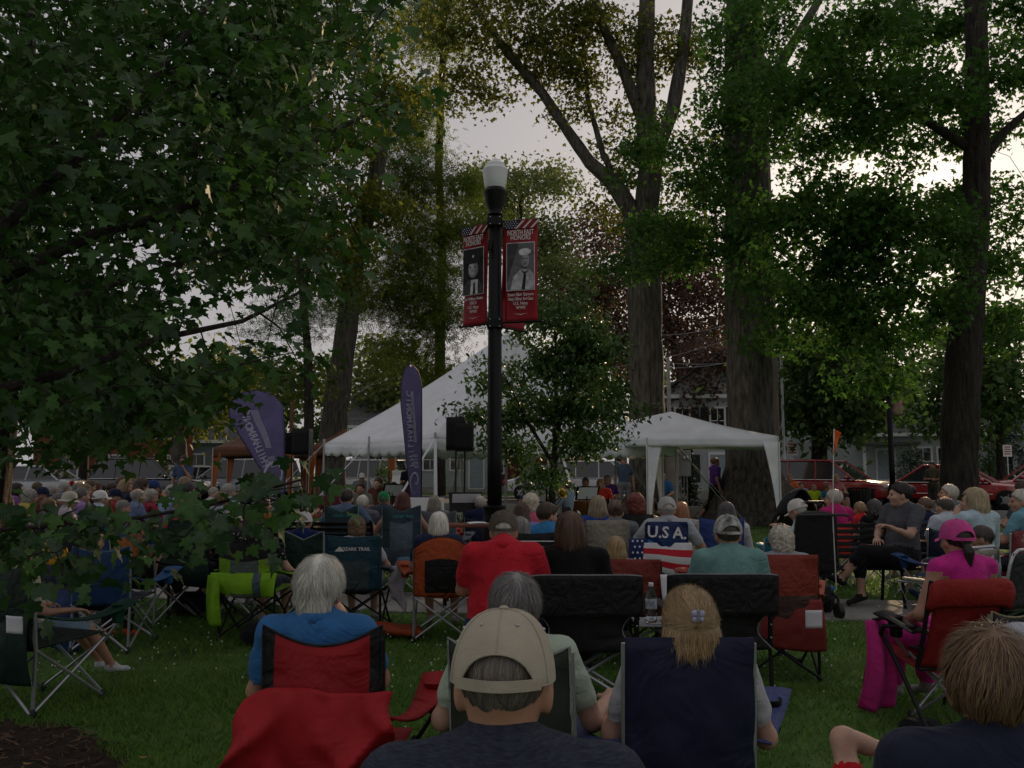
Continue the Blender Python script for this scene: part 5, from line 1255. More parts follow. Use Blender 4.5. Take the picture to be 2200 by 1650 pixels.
feather('purple feather flag with white lettering beside the tent slope', 903, 16, 1085, 784, .58, rad(50), .03, .34, .34)
feather('wide purple feather flag leaning by the brown canopy', 608, 17, 1062, 838, 1.06, rad(6), .10, .12, .20, .70)
# ---------------------------------------------------------------- loudspeakers, stands
def speaker(label, x, y0, y1, d, wpx, rz=0.):
    w_ = wpx*d/F; z1 = zat(y0, d); z0 = zat(y1, d); p = G(x, d)
    t = thing('loudspeaker', label, 'speaker', (p.x, d, z0), rz); h_ = z1-z0
    b = MB(); hw = w_/2; b.prism([(-hw, 0), (-hw*.98, -.0), (hw, 0), (hw, h_), (-hw, h_)][0:1]+[(hw, 0), (hw, h_), (-hw, h_)], -.16, .18); b.build('cabinet', PLASTB, t, smooth=False)
    b = MB(); b.sheet(lambda u, v: ((u-.5)*w_*.93, -.172-.012*math.sin(math.pi*u), h_*(.04+.92*v)), 8, 6, .01); b.build('grille', mat('grille_black', (.008, .008, .009), .7, .3, 80., .002, 500.), t, auto=None)
    b = MB(); b.box((0, .19, h_*.7), (w_*.4, .03, .03), bev=.01); b.build('handle', PLASTB, t)
    s = thing('speaker_stand', label.replace('loudspeaker', 'pole and tripod under the loudspeaker'), 'stand', (p.x, d, 0))
    b = MB(); b.tube([(0, 0, .1), (0, 0, z0*.55)], .022, 8); b.tube([(0, 0, z0*.5), (0, 0, z0-.004)], .016, 8); b.build('pole', BLACKT, s)
    for k in range(3):
        a = k*2.094+.5; b = MB(); b.tube([(0, 0, .75), (.5*math.cos(a), .5*math.sin(a), .02)], .014, 6); b.build('leg', BLACKT, s)
speaker('taller black loudspeaker left of the lamp post', 978, 897, 968, 14.4, 40)
speaker('shorter black loudspeaker beside the lamp post', 997, 910, 970, 13.6, 37)
speaker('black loudspeaker in front of the brown canopy', 644, 922, 978, 16.5, 36)
speaker('small black loudspeaker half hidden behind another by the canopy', 622, 930, 976, 17.5, 24)
def musicstand(label, x, ytop, d, rz=0., m=None, tl=.5):
    g = G(x, d); t = thing('music_stand', label, 'music stand', g, rz); z = zat(ytop, d)
    b = MB(); b.tube([(0, 0, .05), (0, 0, z-.1)], .010, 6); b.build('pole', BLACKT, t)
    b = MB(); b.box((0, -.02, z-.14), (.50, .012, .32), Euler((tl, 0, 0))); b.build('desk', m or BLACKM, t)
    b = MB(); b.sheet(lambda u, v: ((u-.5)*.42, -.035-.12*(v-.5), z-.14+.24*(v-.5)), 4, 4, .002); b.build('sheet_music', PAPER, t)
    for k in range(3):
        a = k*2.094+.3; b = MB(); b.tube([(0, 0, .2), (.28*math.cos(a), .28*math.sin(a), .01)], .008, 5); b.build('leg', BLACKT, t)
musicstand('music stand with white sheets behind the loudspeaker poles', 1000, 1058, 12.5, .2, tl=-.5)
for i, (x, y, d, lb) in enumerate(((1150, 1050, 17, 'left of the young tree trunk'), (1262, 1045, 17.5, 'right of the young tree trunk'), (842, 1040, 18.5, 'under the left end of the band tent'))): musicstand('black music stand '+lb, x, y, d, .3*i)
# ---------------------------------------------------------------- vehicles
def carpaint(n, c):
    m = mat('car_paint_'+n, c, .25, .05, 3., spec=.6); m.node_tree.nodes['Principled BSDF'].inputs['Coat Weight'].default_value = 1.; m.node_tree.nodes['Principled BSDF'].inputs['Coat Roughness'].default_value = .06; return m
TYRE = mat('tyre_rubber', (.015, .015, .015), .85, .2, 40.); RIM = mat('alloy_rim', (.45, .46, .48), .3, .1, 20., metal=.8); LAMPG = mat('headlamp_glass', (.5, .53, .55), .15, .2, 20., spec=.8); TAIL = mat('tail_lamp_red', (.35, .01, .01), .2, .1)
CHROME = mat('chrome_trim', (.6, .6, .62), .15, 0, metal=1.)
def car(label, loc, rz, pc, kind='suv', cat='car', L_=4.7, W_=1.85, Hh=1.68, glass=GLASS):
    """length along x, nose at +x"""
    t = thing('parked_car', label, cat, loc, rz); zb, belt = .30, (.98 if kind != 'sedan' else .90); hl = L_/2
    hood = belt-.06; st = []
    # stations: x, half width, bottom, top
    if kind == 'sedan': S = [(-hl, .55, .45, .70), (-hl+.08, .72, .36, .86), (-hl+.5, .82, .30, .95), (-1.2, .90, .28, belt), (0, .92, .28, belt), (.9, .92, .28, belt), (1.25, .90, .28, belt), (hl-.7, .86, .28, .84), (hl-.22, .78, .32, .74), (hl-.03, .60, .40, .62)]
    else: S = [(-hl, .60, .48, .85), (-hl+.06, .80, .38, 1.0), (-hl+.4, .88, .32, belt+.05), (-1.1, .92, .30, belt+.02), (0, .93, .30, belt), (.8, .93, .30, belt), (1.15, .91, .30, belt), (hl-.6, .88, .30, belt-.07), (hl-.18, .80, .34, belt-.16), (hl-.02, .64, .42, belt-.32)]
    b = MB(); n = 16; vs_ = []
    for x, hw, z0, z1 in S:
        zc = (z0+z1)/2; hz = (z1-z0)/2
        for j in range(n):
            a = 2*math.pi*j/n; ca, sa = math.cos(a), math.sin(a); p_ = .32
            vs_.append((x, hw*W_/1.85*math.copysign(abs(ca)**p_, ca), zc+hz*math.copysign(abs(sa)**p_, sa)))
    fs = [(i*n+j, i*n+(j+1) % n, (i+1)*n+(j+1) % n, (i+1)*n+j) for i in range(len(S)-1) for j in range(n)]+[tuple(range(n-1, -1, -1)), tuple(range((len(S)-1)*n, len(S)*n))]
    b.add(vs_, fs); body = b.build('body', pc, t, auto=35)
    # glasshouse
    w1 = W_/2-.07; w2 = W_/2-.26
    if kind == 'sedan': xs = (-1.75, -.95, .25, 1.15); zr = Hh
    elif kind == 'van': xs = (-hl+.12, -hl+.35, .75, 1.75); zr = Hh
    else: xs = (-hl+.15, -hl+.45, .25, 1.10); zr = Hh
    zb2 = belt-.02; q = [(xs[0], zb2), (xs[1], zr-.06), (xs[2], zr-.06), (xs[3], zb2)]
    vs_ = [(x, s*(w1 if k in (0, 3) else w2), z) for s in (-1, 1) for k, (x, z) in enumerate(q)]
    b = MB(); b.add(vs_, [(0, 1, 2, 3), (7, 6, 5, 4), (0, 4, 5, 1), (2, 6, 7, 3), (1, 5, 6, 2)]); b.build('windows', glass, t, smooth=False)
    rf = MB(); rf.sheet(lambda u, v: (xs[1]-.10+(xs[2]-xs[1]+.16)*u, (v-.5)*2*(w2+.03), zr-.045+.05*math.sin(math.pi*u)**.5*math.sin(math.pi*v)**.5), 12, 10, .05); rf.build('roof', pc, t, auto=None)
    for s in (-1, 1):
        for a, c in ((0, 1), (2, 3)):
            b = MB(); p0 = Vector((q[a][0], s*(w1 if a in (0, 3) else w2)*1.01, q[a][1])); p1 = Vector((q[c][0], s*(w1 if c in (0, 3) else w2)*1.01, q[c][1])); b.tube([p0, p1], .04, 6); b.build('pillar', pc, t)
        for x in ((-.35,) if kind == 'sedan' else (-.25, -1.25)):
            b = MB(); b.tube([(x, s*w1*1.005, zb2), (x-.05, s*w2*1.01, zr-.05)], .032, 6); b.build('pillar', pc, t)
        b = MB(); b.tube([(xs[0]+.05, s*(w1+.012), zb2+.01), (xs[3], s*(w1+.012), zb2+.01)], .012, 5); b.build('window_trim', CHROME, t)
        for x in (-hl+.92, hl-.92):
            w_ = MB(); w_.lathe([(.20, -.11), (.30, -.115), (.335, -.09), (.335, .09), (.30, .115), (.20, .11)], n=22); w_.xf(T(x, s*(W_/2-.11), .335, rx=math.pi/2)); o = w_.build('wheel', TYRE, t)
            w_ = MB(); w_.lathe([(.03, -.118), (.05, -.12), (.21, -.10), (.21, .10), (.05, .12), (.03, .118)], n=18)
            for k in range(5): a = k*1.257; w_.box((.12*math.cos(a), .12*math.sin(a), 0), (.17, .035, .245), Euler((0, 0, a)))
            w_.xf(T(x, s*(W_/2-.11), .335, rx=math.pi/2)); w_.build('rim', RIM, o)
        b = MB(); b.ell((hl-.22, s*(W_/2-.26), belt-.24), (.16, .19, .085), 12, 6); b.build('headlight', LAMPG, t)
        b = MB(); b.ell((-hl+.10, s*(W_/2-.22), belt-.14), (.09, .15, .12), 10, 6); b.build('tail_light', TAIL, t)
        b = MB(); b.ell((xs[3]-.25, s*(W_/2+.06), belt+.08), (.07, .11, .075), 10, 6); b.build('mirror', pc, t)
        for x in ((.15, -.85)):
            b = MB(); b.box((x, s*(W_/2+.005), belt-.10), (.18, .03, .025), bev=.008); b.build('door_handle', CHROME, t)
        b = MB(); b.tube([(-1.1, s*(W_/2-.005), .52), (1.2, s*(W_/2-.005), .52)], .012, 5); b.build('side_moulding', CHROME, t)
    b = MB(); b.ell((hl-.04, 0, belt-.30), (.05, .30, .12), 14, 6); b.build('grille', PLASTB, t)
    b = MB(); b.tube([(hl-.02, .31*math.cos(a_), belt-.30+.125*math.sin(a_)) for a_ in [2*math.pi*i/20 for i in range(21)]], .012, 5); b.build('grille_surround', CHROME, t)
    b = MB(); b.box((hl-.06, 0, .44), (.10, 1.2, .14), bev=.04); b.build('bumper_intake', PLASTB, t)
    return t
RED1 = carpaint('maroon', (.32, .014, .020)); SIL = carpaint('silver', (.42, .45, .50)); BLK = carpaint('black', (.008, .009, .011)); WHT = carpaint('white', (.62, .63, .65)); RED2 = carpaint('red', (.38, .018, .024))
def cp(x, d, z=.192): g = G(x, d); return (g.x, g.y, z)
car('maroon SUV parked nose-right behind the children on the bench', cp(1790, 30.2), rad(-42), RED1, 'suv', 'suv')
car('red sedan with oval grille parked behind the right tree trunk', cp(2060, 29.0), rad(-38), RED2, 'sedan', Hh=1.50, L_=5.0)
car('red car cut off by the right edge of the view', cp(2248, 29.5), rad(160), RED1, 'suv')
car('silver minivan parked beside the brown canopy', cp(522, 38.5), rad(176), SIL, 'van', 'van', Hh=1.80, L_=5.0)
car('black SUV parked behind the left crowd', cp(330, 34.5), rad(-4), BLK, 'suv', 'suv', Hh=1.80, L_=5.0)
car('white car parked behind the black SUV', cp(415, 41), rad(185), WHT, 'sedan', Hh=1.5)
car('pale car glimpsed past the young tree trunk', cp(1310, 36), rad(-20), WHT, 'suv', Hh=1.7)
car('white car glimpsed under the band tent', cp(1200, 37), rad(-20), WHT, 'sedan', Hh=1.5)
car('white van seen below the second brown canopy', cp(770, 40), rad(170), WHT, 'van', Hh=1.8)
car('dark car partly hidden by leaves at the far left', cp(60, 36), rad(178), SIL, 'sedan', Hh=1.5)
# ---------------------------------------------------------------- houses
def siding(n, c):
    m = mat(n, c, .7, .06, 2.); nt_ = m.node_tree; b = nt_.nodes['Principled BSDF']
    tcn = nt_.nodes.new('ShaderNodeTexCoord'); wv = nt_.nodes.new('ShaderNodeTexWave'); wv.bands_direction = 'Z'; wv.wave_profile = 'SAW'; wv.inputs['Scale'].default_value = 2.6
    bu = nt_.nodes.new('ShaderNodeBump'); bu.inputs['Distance'].default_value = .03
    nt_.links.new(tcn.outputs['Object'], wv.inputs['Vector']); nt_.links.new(wv.outputs['Fac'], bu.inputs['Height']); nt_.links.new(bu.outputs[0], b.inputs['Normal']); return m
WSID = siding('siding_white', (.45, .48, .51)); GSID = siding('siding_blue_grey', (.20, .25, .28)); BRICK = mat('brick_red', (.20, .075, .05), .9, .35, 14., .01, 30.)
SHING = mat('roof_shingle', (.10, .105, .11), .95, .3, 6., .02, 14.); SHUT = mat('shutter_dark', (.03, .035, .04), .7, .2)
def house(label, loc, rz, W_, D_, He, roof, wallm, wins, doors=(), gable='x', roofm=SHING, hr=1.8, shut=False, porch=None, chim=False, pw=.85, ph=1.35):
    t = thing('house', label, 'house', loc, rz)
    b = MB(); b.box((0, 0, He/2), (W_, D_, He)); b.build('wall', wallm, t, smooth=False)
    b = MB(); b.box((0, 0, .2), (W_+.08, D_+.08, .4)); b.build('foundation', CONC, t, smooth=False)
    ov = .35
    if gable == 'x':      # ridge along x
        for s in (-1, 1):
            b = MB(); b.add([(-W_/2-ov, s*(D_/2+ov), He-.1), (W_/2+ov, s*(D_/2+ov), He-.1), (W_/2+ov, 0, He+hr), (-W_/2-ov, 0, He+hr), (-W_/2-ov, s*(D_/2+ov), He+.06), (W_/2+ov, s*(D_/2+ov), He+.06), (W_/2+ov, 0, He+hr+.16), (-W_/2-ov, 0, He+hr+.16)], [(0, 1, 2, 3), (7, 6, 5, 4), (0, 4, 5, 1), (1, 5, 6, 2), (2, 6, 7, 3), (3, 7, 4, 0)]); b.build('roof', roofm, t, smooth=False)
            b = MB(); b.add([(s*W_/2, -D_/2, He), (s*W_/2, D_/2, He), (s*W_/2, 0, He+hr)], [(0, 1, 2)]); b.build('gable', wallm, t, smooth=False)
    else:
        for s in (-1, 1):
            b = MB(); b.add([(s*(W_/2+ov), -D_/2-ov, He-.1), (s*(W_/2+ov), D_/2+ov, He-.1), (0, D_/2+ov, He+hr), (0, -D_/2-ov, He+hr), (s*(W_/2+ov), -D_/2-ov, He+.06), (s*(W_/2+ov), D_/2+ov, He+.06), (0, D_/2+ov, He+hr+.16), (0, -D_/2-ov, He+hr+.16)], [(0, 1, 2, 3), (7, 6, 5, 4), (0, 4, 5, 1), (1, 5, 6, 2), (2, 6, 7, 3), (3, 7, 4, 0)]); b.build('roof', roofm, t, smooth=False)
            b = MB(); b.add([(-W_/2, s*D_/2, He), (W_/2, s*D_/2, He), (0, s*D_/2, He+hr)], [(0, 1, 2)]); b.build('gable', wallm, t, smooth=False)
    b = MB(); b.box((0, -D_/2-ov, He-.06), (W_+2*ov, .04, .2)); b.build('fascia', WHITEP, t, smooth=False)
    for (x, z) in wins:
        y = -D_/2
        wd = MB()
        for s in (-1, 1): wd.box((x+s*(pw/2+.05), y-.03, z), (.10, .08, ph+.2))
        for s in (-1, 1): wd.box((x, y-.03, z+s*(ph/2+.05)), (pw, .09, .10))
        wd.box((x, y-.03, z), (pw, .05, .05)); wd.box((x, y-.032, z), (.04, .05, ph))
        o = wd.build('window', WHITEP, t, smooth=False)
        b = MB(); b.box((x, y-.012, z), (pw, .02, ph)); b.build('pane', GLASS, o, smooth=False)
        if shut:
            for s in (-1, 1):
                b = MB(); b.box((x+s*(pw/2+.34), y-.03, z), (.42, .05, ph+.15))
                for k in range(9): b.box((x+s*(pw/2+.34), y-.06, z-ph/2+.1+k*ph/9), (.34, .03, .05), Euler((.6, 0, 0)))
                b.build('shutter', SHUT, t, smooth=False)
    for x, z in doors:
        b = MB(); b.box((x, -D_/2-.03, z+1.05), (1.1, .08, 2.25)); o = b.build('door_frame', WHITEP, t, smooth=False)
        b = MB(); b.box((x, -D_/2-.05, z+1.02), (.9, .06, 2.05)); b.build('door', mat('door_blue_grey', (.25, .30, .34), .5, .1), t, smooth=False)
        b = MB(); b.ell((x+.36, -D_/2-.10, z+1.0), (.03, .03, .03), 8, 5); b.build('knob', RIM, t)
    if porch:
        x, w_ = porch
        for k in range(4): b = MB(); b.box((x, -D_/2-1.6+.28*k, .09+.18*k), (w_, .34, .18)); b.build('step', WHITEP, t, smooth=False)
        b = MB(); b.box((x, -D_/2-.55, .62), (w_+.8, 1.1, .14)); b.build('porch_floor', WHITEP, t, smooth=False)
        b = MB(); b.box((x, -D_/2-.7, 3.0), (w_+1.2, 1.6, .16)); b.build('porch_roof', SHING, t, smooth=False)
        for s in (-1, 1): b = MB(); b.box((x+s*(w_/2+.3), -D_/2-1.0, 1.8), (.16, .16, 2.3)); b.build('porch_post', WHITEP, t, smooth=False)
    if chim: b = MB(); b.box((W_*.25, D_*.1, He+hr), (.7, .7, 1.8)); b.build('chimney', BRICK, t, smooth=False)
    return t
hp = lambda x, d: (G(x, d).x, d, 0)
house('white clapboard house with dark shutters behind the great trunk', hp(1540, 50), rad(-6), 7, 8, 5.6, 0, WSID, [(-2.3, 4.2), (-.4, 4.2), (1.5, 4.2), (-2.3, 1.6), (1.5, 1.6)], [(-.4, .3)], gable='y', shut=True, hr=2.4, pw=.7)
house('white two-storey house behind the parked SUV', hp(1755, 54), rad(-14), 7.0, 8, 6.0, 0, WSID, [(-2.2, 4.4), (.2, 4.4), (2.2, 4.4), (-2.2, 1.7), (.0, 1.7), (2.1, 1.7)], gable='x', hr=2.2, chim=True)
house('white single-storey house with porch steps and dark windows at the right', hp(1985, 52), rad(-14), 12., 8, 3.6, 0, WSID, [(-.8, 2.0), (.4, 2.0), (3.4, 1.8), (4.4, 1.8), (5.2, 1.8)], [(-2.8, .6)], gable='x', hr=2.0, porch=(-2.8, 2.0), pw=.8, ph=1.5)
house('blue-grey house with steep roof behind the silver minivan', hp(478, 58), rad(18), 6.5, 7, 3.4, 0, GSID, [(-1.6, 1.8), (1.4, 1.8)], gable='x', hr=2.8, shut=False)
house('red brick house behind the leaves at the far left', hp(265, 56), rad(16), 9, 8, 5.8, 0, BRICK, [(-2.5, 4.2), (.2, 4.2), (2.8, 4.2), (-2.5, 1.7), (.2, 1.7), (2.8, 1.7)], gable='x', hr=2.)
house('white house with tall windows glimpsed beneath the tent edge', hp(900, 60), rad(8), 9, 8, 4.4, 0, WSID, [(-3, 2.2), (-1.2, 2.2), (.6, 2.2), (2.4, 2.2)], [(3.7, .3)], gable='x', hr=2.)
house('dark red barn-like house seen between the tent poles', hp(1120, 62), rad(4), 8, 8, 4.6, 0, mat('siding_barn_red', (.14, .03, .025), .8, .2), [(-2, 2.0), (2, 2.0)], gable='x', hr=2.)
# picket fence: every picket a piece
def picket(label, x0, d0, x1, d1):
    a, c = G(x0, d0), G(x1, d1); L_ = (c-a).length; rz = math.atan2(c.y-a.y, c.x-a.x); t = thing('picket_fence', label, 'fence', a, rz)
    n = int(L_/.16); b = MB(); b.prism([(-.045, .08), (.045, .08), (.045, 1.0), (0, 1.08), (-.045, 1.0)], -.01, .01); me = b.mesh('picket', False); me.materials.append(WHITEP)
    for i in range(n): o = link('picket', me, t); o.location = (i*.16, -.03, 0)
    for z in (.3, .8): b = MB(); b.box((L_/2, .012, z), (L_, .04, .08)); b.build('rail', WHITEP, t, smooth=False)
    for i in range(int(L_/2.4)+1): b = MB(); b.box((min(L_, i*2.4), .05, .56), (.1, .1, 1.12)); b.build('post', WHITEP, t, smooth=False)
picket('white picket fence in front of the white house', 1850, 41.5, 2230, 37.5)
# ---------------------------------------------------------------- utility poles and wires
WOOD = mat('pole_wood', (.16, .14, .12), .9, .25, 8., .01, 30., stretch=(1, 1, .1)); WPALE = mat('pole_pale', (.42, .42, .42), .8, .1, 8.)
def upole(label, x, d, ytop, r, m=WOOD, arm=False):
    g = G(x, d); t = thing('utility_pole', label, 'pole', g); z = zat(ytop, d)
    b = MB(); b.tube([(0, 0, 0), (.02, 0, z*.5), (0, 0, z)], [r, r*.9, r*.75], 12); b.build('shaft', m, t)
    if arm: b = MB(); b.box((0, 0, z-.7), (2.0, .1, .12)); b.build('crossarm', WOOD, t, smooth=False)
    b = MB(); b.box((0, -r, 2.0), (.10, .02, .16)); b.build('number_plate', STEEL, t, smooth=False)
upole('tall grey double utility pole right of the great trunk', 1672, 31, 300, .15, arm=True); upole('thin metal pole beside the tall utility pole', 1688, 31.5, 560, .06, STEEL)
upole('plain white pole rising above the white canopy', 1441, 33, 768, .09, WPALE); upole('slim wooden pole behind the purple flag', 875, 50, 745, .11)
upole('leaning-looking brown pole behind the loudspeaker', 622, 48, 850, .14, mat('pole_brown', (.2, .10, .07), .9, .2)); upole('pale pole left of the wide purple flag', 480, 45, 840, .14, WPALE, True)
def wire(label, pts, r=.012, m=None):
    b = MB(); a, c = Vector(pts[0]), Vector(pts[1]); sg = pts[2] if len(pts) > 2 else .5
    o = Vector(a); b.tube([a.lerp(c, i/14)-Vector((0, 0, sg*4*(i/14)*(1-i/14)))-o for i in range(15)], r, 5)
    ob = b.build('overhead_wire', m or mat('wire_grey', (.30, .31, .33), .6, .1), auto=None); ob.location = o; tag(ob, label, 'wire', 'overhead wires')
wl = [((480, 850, 45), (760, 815, 50), .3), ((620, 860, 48), (875, 800, 50), .3), ((740, 860, 46), (875, 765, 50), .2), ((740, 900, 46), (1010, 850, 52), .4), ((740, 930, 44), (1040, 770, 52), .5), ((1420, 720, 30), (1672, 650, 31), .3), ((1420, 790, 30), (1672, 745, 31), .25), ((1200, 800, 34), (1672, 690, 31), .4), ((1441, 780, 33), (1672, 765, 31), .15), ((760, 770, 48), (900, 700, 50), .2)]
wn = ['left edge of the pale pole', 'brown pole to the slim pole', 'leaning trunk up to the slim pole', 'tent slope, lower wire', 'tent slope, upper wire', 'copper tree at mid height', 'copper tree just above the house', 'forked trunk on its left side', 'white pole top', 'olive tree at the top']
for (a, c, sg), nm in zip(wl, wn): wire('thin pale overhead wire by the '+nm, (P(*a), P(*c), sg), .014)
# ---------------------------------------------------------------- odds and ends in the distance
CON2 = mat('concrete_pillar', (.34, .32, .28), .9, .15, 3., .006, 30.)
g = G(1437, 27.5); t = thing('concrete_pillar', 'square concrete pillar behind the white canopy leg', 'pillar', g)
b = MB(); b.box((0, 0, 1.0), (.62, .5, 2.0), bev=.02); b.build('shaft', CON2, t); b = MB(); b.box((0, 0, 2.06), (.74, .62, .12), bev=.02); b.build('cap', CON2, t)
g = G(1468, 27.8); t = thing('utility_box', 'grey electrical box with round meter under the canopy edge', 'utility box', g)
b = MB(); b.box((0, 0, 1.72), (.52, .3, .85), bev=.02); b.build('cabinet', mat('box_grey', (.30, .32, .33), .5, .1), t)
b = MB(); b.lathe([(.10, 0), (.10, .05), (.07, .07), (.02, .075)], n=16); b.xf(T(.08, -.15, 1.9, rx=math.pi/2)); b.build('meter', RIM, t)
for k in range(4): b = MB(); b.tube([(-.15+.1*k, 0, 0), (-.15+.1*k, 0, 1.3)], .022, 6); b.build('conduit', RIM, t)
def trashcan(label, x, d):
    g = G(x, d); t = thing('trash_can', label, 'trash can', g)
    for i in range(24): a = 2*math.pi*i/24; b = MB(); b.tube([(.28*math.cos(a), .28*math.sin(a), .05), (.30*math.cos(a), .30*math.sin(a), .55), (.36*math.cos(a), .36*math.sin(a), .98)], .018, 5, flat=.5); b.build('slat', BLACKM, t)
    b = MB(); b.lathe([(.25, .06), (.27, .9), (.24, .9), (.22, .08)], n=18); b.build('liner', PLASTB, t)
    for z, r in ((.06, .29), (.97, .37)): b = MB(); b.tube([(r*math.cos(2*math.pi*i/24), r*math.sin(2*math.pi*i/24), z) for i in range(25)], .02, 6); b.build('ring', BLACKM, t)
trashcan('black slatted steel trash can before the maroon SUV', 1853, 25)
def noparking(label, x, d, ytop):
    g = G(x, d); t = thing('street_sign', label, 'sign', g); z = zat(ytop, d)
    b = MB(); b.box((0, 0, z/2), (.05, .03, z)); b.build('post', STEEL, t, smooth=False); b = MB(); b.box((0, -.03, z-.30), (.42, .01, .55), bev=.004); b.build('plate', WHITEP, t)
    for k in range(4): b = MB(); b.box((0, -.037, z-.12-.11*k), (.30, .004, .05)); b.build('text_line', mat('sign_red', (.3, .03, .03), .7, .1), t, smooth=False)
noparking('white parking sign beside the maroon SUV', 1706, 33, 948); noparking('small sign on a post at the right edge by the fence', 2170, 40, 955)
def aframe(label, x, d, ytop, words=''):
    g = G(x, d); t = thing('sandwich_board', label, 'sign', g); z = zat(ytop, d)
    for s in (-1, 1):
        b = MB(); b.box((0, s*.12, z/2), (.62, .03, z), Euler((s*.2, 0, 0)), bev=.01); b.build('panel', WHITEP, t)
    if words: text(words, .2, mat('sign_ink', (.05, .05, .06), .8, 0), t, T(0, -.17, z*.55, rx=math.pi/2+.0), 'lettering')
aframe('white sandwich board sign left of the tall purple flag', 862, 27, 1010); aframe('white sign with dark lettering behind the grey-blond woman', 914, 14.5, 1068, 'lla')
# far park benches and a white tote table
bench('white-slatted park bench under the brown canopy', hp(545, 27), rad(170), 1.4); bench('dark bench behind the band tent on the left', hp(800, 30), rad(178), 1.5)
for o in list(bpy.data.objects):
    pass
# ---------------------------------------------------------------- the audience
def CHL(x, d, yaw=0., off=.25): g = G(x, d); return (g.x-off*math.sin(yaw), g.y+off*math.cos(yaw), 0)
def CH(label, x, d, ytop=None, yaw=0., fn=camp, **kw):
    if ytop is not None and fn is camp: kw['bh'] = zat(ytop, d)
    return fn(label, CHL(x, d, yaw), yaw, **kw)
NAVY = (.012, .017, .045); TEAL = (.012, .055, .085); DGREEN = (.008, .035, .022); LIME = (.22, .44, .02); ORANGE = (.42, .075, .018); MAROON = (.20, .030, .024); OLIVE = (.028, .036, .026); GREYB = (.06, .085, .11); TAN = (.27, .25, .19); RED = (.40, .010, .016); BLACK = (.010, .010, .011); BLUE = (.012, .05, .15)
WH, GRY, LGR, BRN, DBR, BLD, BLK_, SALT, RED_H, DBL = (.55, .53, .47), (.24, .23, .21), (.38, .36, .32), (.10, .058, .030), (.045, .026, .016), (.36, .25, .12), (.012, .010, .010), (.15, .145, .14), (.14, .030, .018), (.24, .17, .09)
TANCAP = mat('cap_tan_cotton', (.40, .36, .28), .9, .12, 12., .0008, 500., wrinkle=.004, wscale=16.)
HEATH = mat('tee_heather_navy', (.030, .036, .055), .9, .45, 60., .001, 400., wrinkle=.02, wscale=6., stretch=(1, 1, 6))
# ---- nearest row
ac = {'el-1': (-.33, .04, .70), 'el+1': (.33, .04, .70)}
person('man in a tan baseball cap and dark heather tee, nearest the camera', 1083, 1300, 1.58, 'lap', res=2, hair='buzz', hcol=(.14, .12, .10), shirtm=HEATH, pants=(.05, .06, .08), fat=1.2, cap='cap', capm=TANCAP, sk=(.44, .235, .155), arms=ac, tilt=rad(-4), hyaw=rad(-6), strands=1500)
CH('grey-piped folding chair under the man in the tan cap', 1070, 1.34, None, 0, bh=.78, col=(.05, .055, .06), pipe=(.4, .42, .44), bw=.56)
person('child with tousled light brown hair at the bottom right corner', 2125, 1352, 1.82, 'lap', res=2, hair='short', hcol=(.15, .090, .045), shirt=(.018, .022, .045), sk=SK1, yaw=rad(-16), hyaw=rad(-10), strands=5500, hscale=1.03, messy=.25)
CH('low dark folding chair under the tousled-haired child', 2150, 1.62, None, rad(8), bh=.70, col=NAVY)
kp = {'el+1': (.24, .10, 1.02), 'wr+1': (.42, .18, .93), 'el-1': (-.26, .02, .60)}
kid = person('child in a red shirt with raised bent arm at the bottom edge', 1745, 1760, 2.0, 'lap', res=2, hair='short', hcol=DBR, shirt=(.50, .012, .018), sk=SK1, arms={'el+1': (.17, .13, 1.33), 'wr+1': (.40, .20, 1.25), 'sh+1': (.17, -.02, 1.02), 'el-1': (-.25, .05, .66)}, H=.80, smin_=.6)
CH('very low folding chair under the child in the red shirt', 1690, 1.86, None, 0, bh=.50, zb=.3, col=(.05, .05, .06), arms=False)
# ---- second row
person('white-haired man in a blue polo shirt in the red chair', 690, 1197, 3.35, 'face', 'fwd', res=2, hair='thick', hcol=WH, shirt=(.035, .14, .34), pants=(.12, .11, .09), sk=SK2, strands=5500, hyaw=rad(-8), fat=1.1, messy=.10, collar=True)
t = CH('red folding chair with a large red cloth draped behind it', 690, 3.12, 1336, 0, col=(.30, .008, .013), bw=.42, top='dip', amt=.075, edge=(.010, .010, .011), tube=BLACKT, armcol=(.34, .010, .016), pipe=(.012, .012, .013), ws=5.)
b = MB()
def rdr(u, v):
    x = (u-.5)*2; wv = .255+.01*v
    return (x*wv-.08*v*(1-x)*.5+.01*v*(1+x)*.5+.012*math.sin(9*v+3*x), -.33-.05*math.sin(math.pi*min(1, .1+v*.75))-.075*(1-abs(math.sin(1.9*x+2.3*v+.4)))**2*(.15+v)-.04*(1-abs(math.sin(3.7*x-3.1*v+1.)))**2*(.2+v)-.012*math.sin(11*x-5*v), .735-v*(.30-.06*x)-.02*abs(x)**6*(1-v)-.012*math.sin(4*x)*(1-v)-.03*math.sin(3.1*x+1.2)*v)
b.sheet(rdr, 30, 20, .007); b.build('draped_cover', nylon((.40, .012, .020), ws=3., wr=.03), t, auto=None)
person('blonde woman with a floral hair clip in the navy chair', 1478, 1258, 2.90, 'rest', 'down', res=2, hair='half', hcol=(.34, .24, .125), shirt=(.42, .43, .46), sk=SK1, fem=1., strands=5500, yaw=rad(-2), messy=.12, hscale=1.02, headf=-.55)
CLIP = mat('clip_iridescent', (.35, .35, .50), .2, .6, 200., spec=.8)
cl = thing('hair_clip', 'pale iridescent butterfly clip in the blonde hair', 'hair clip', P(1500, 1322, 2.745))
for s in (-1, 1):
    b = MB(); b.ell((s*.011, 0, .004), (.011, .007, .013), 10, 6); b.ell((s*.010, 0, -.012), (.009, .006, .010), 10, 6); b.build('wing', CLIP, cl)
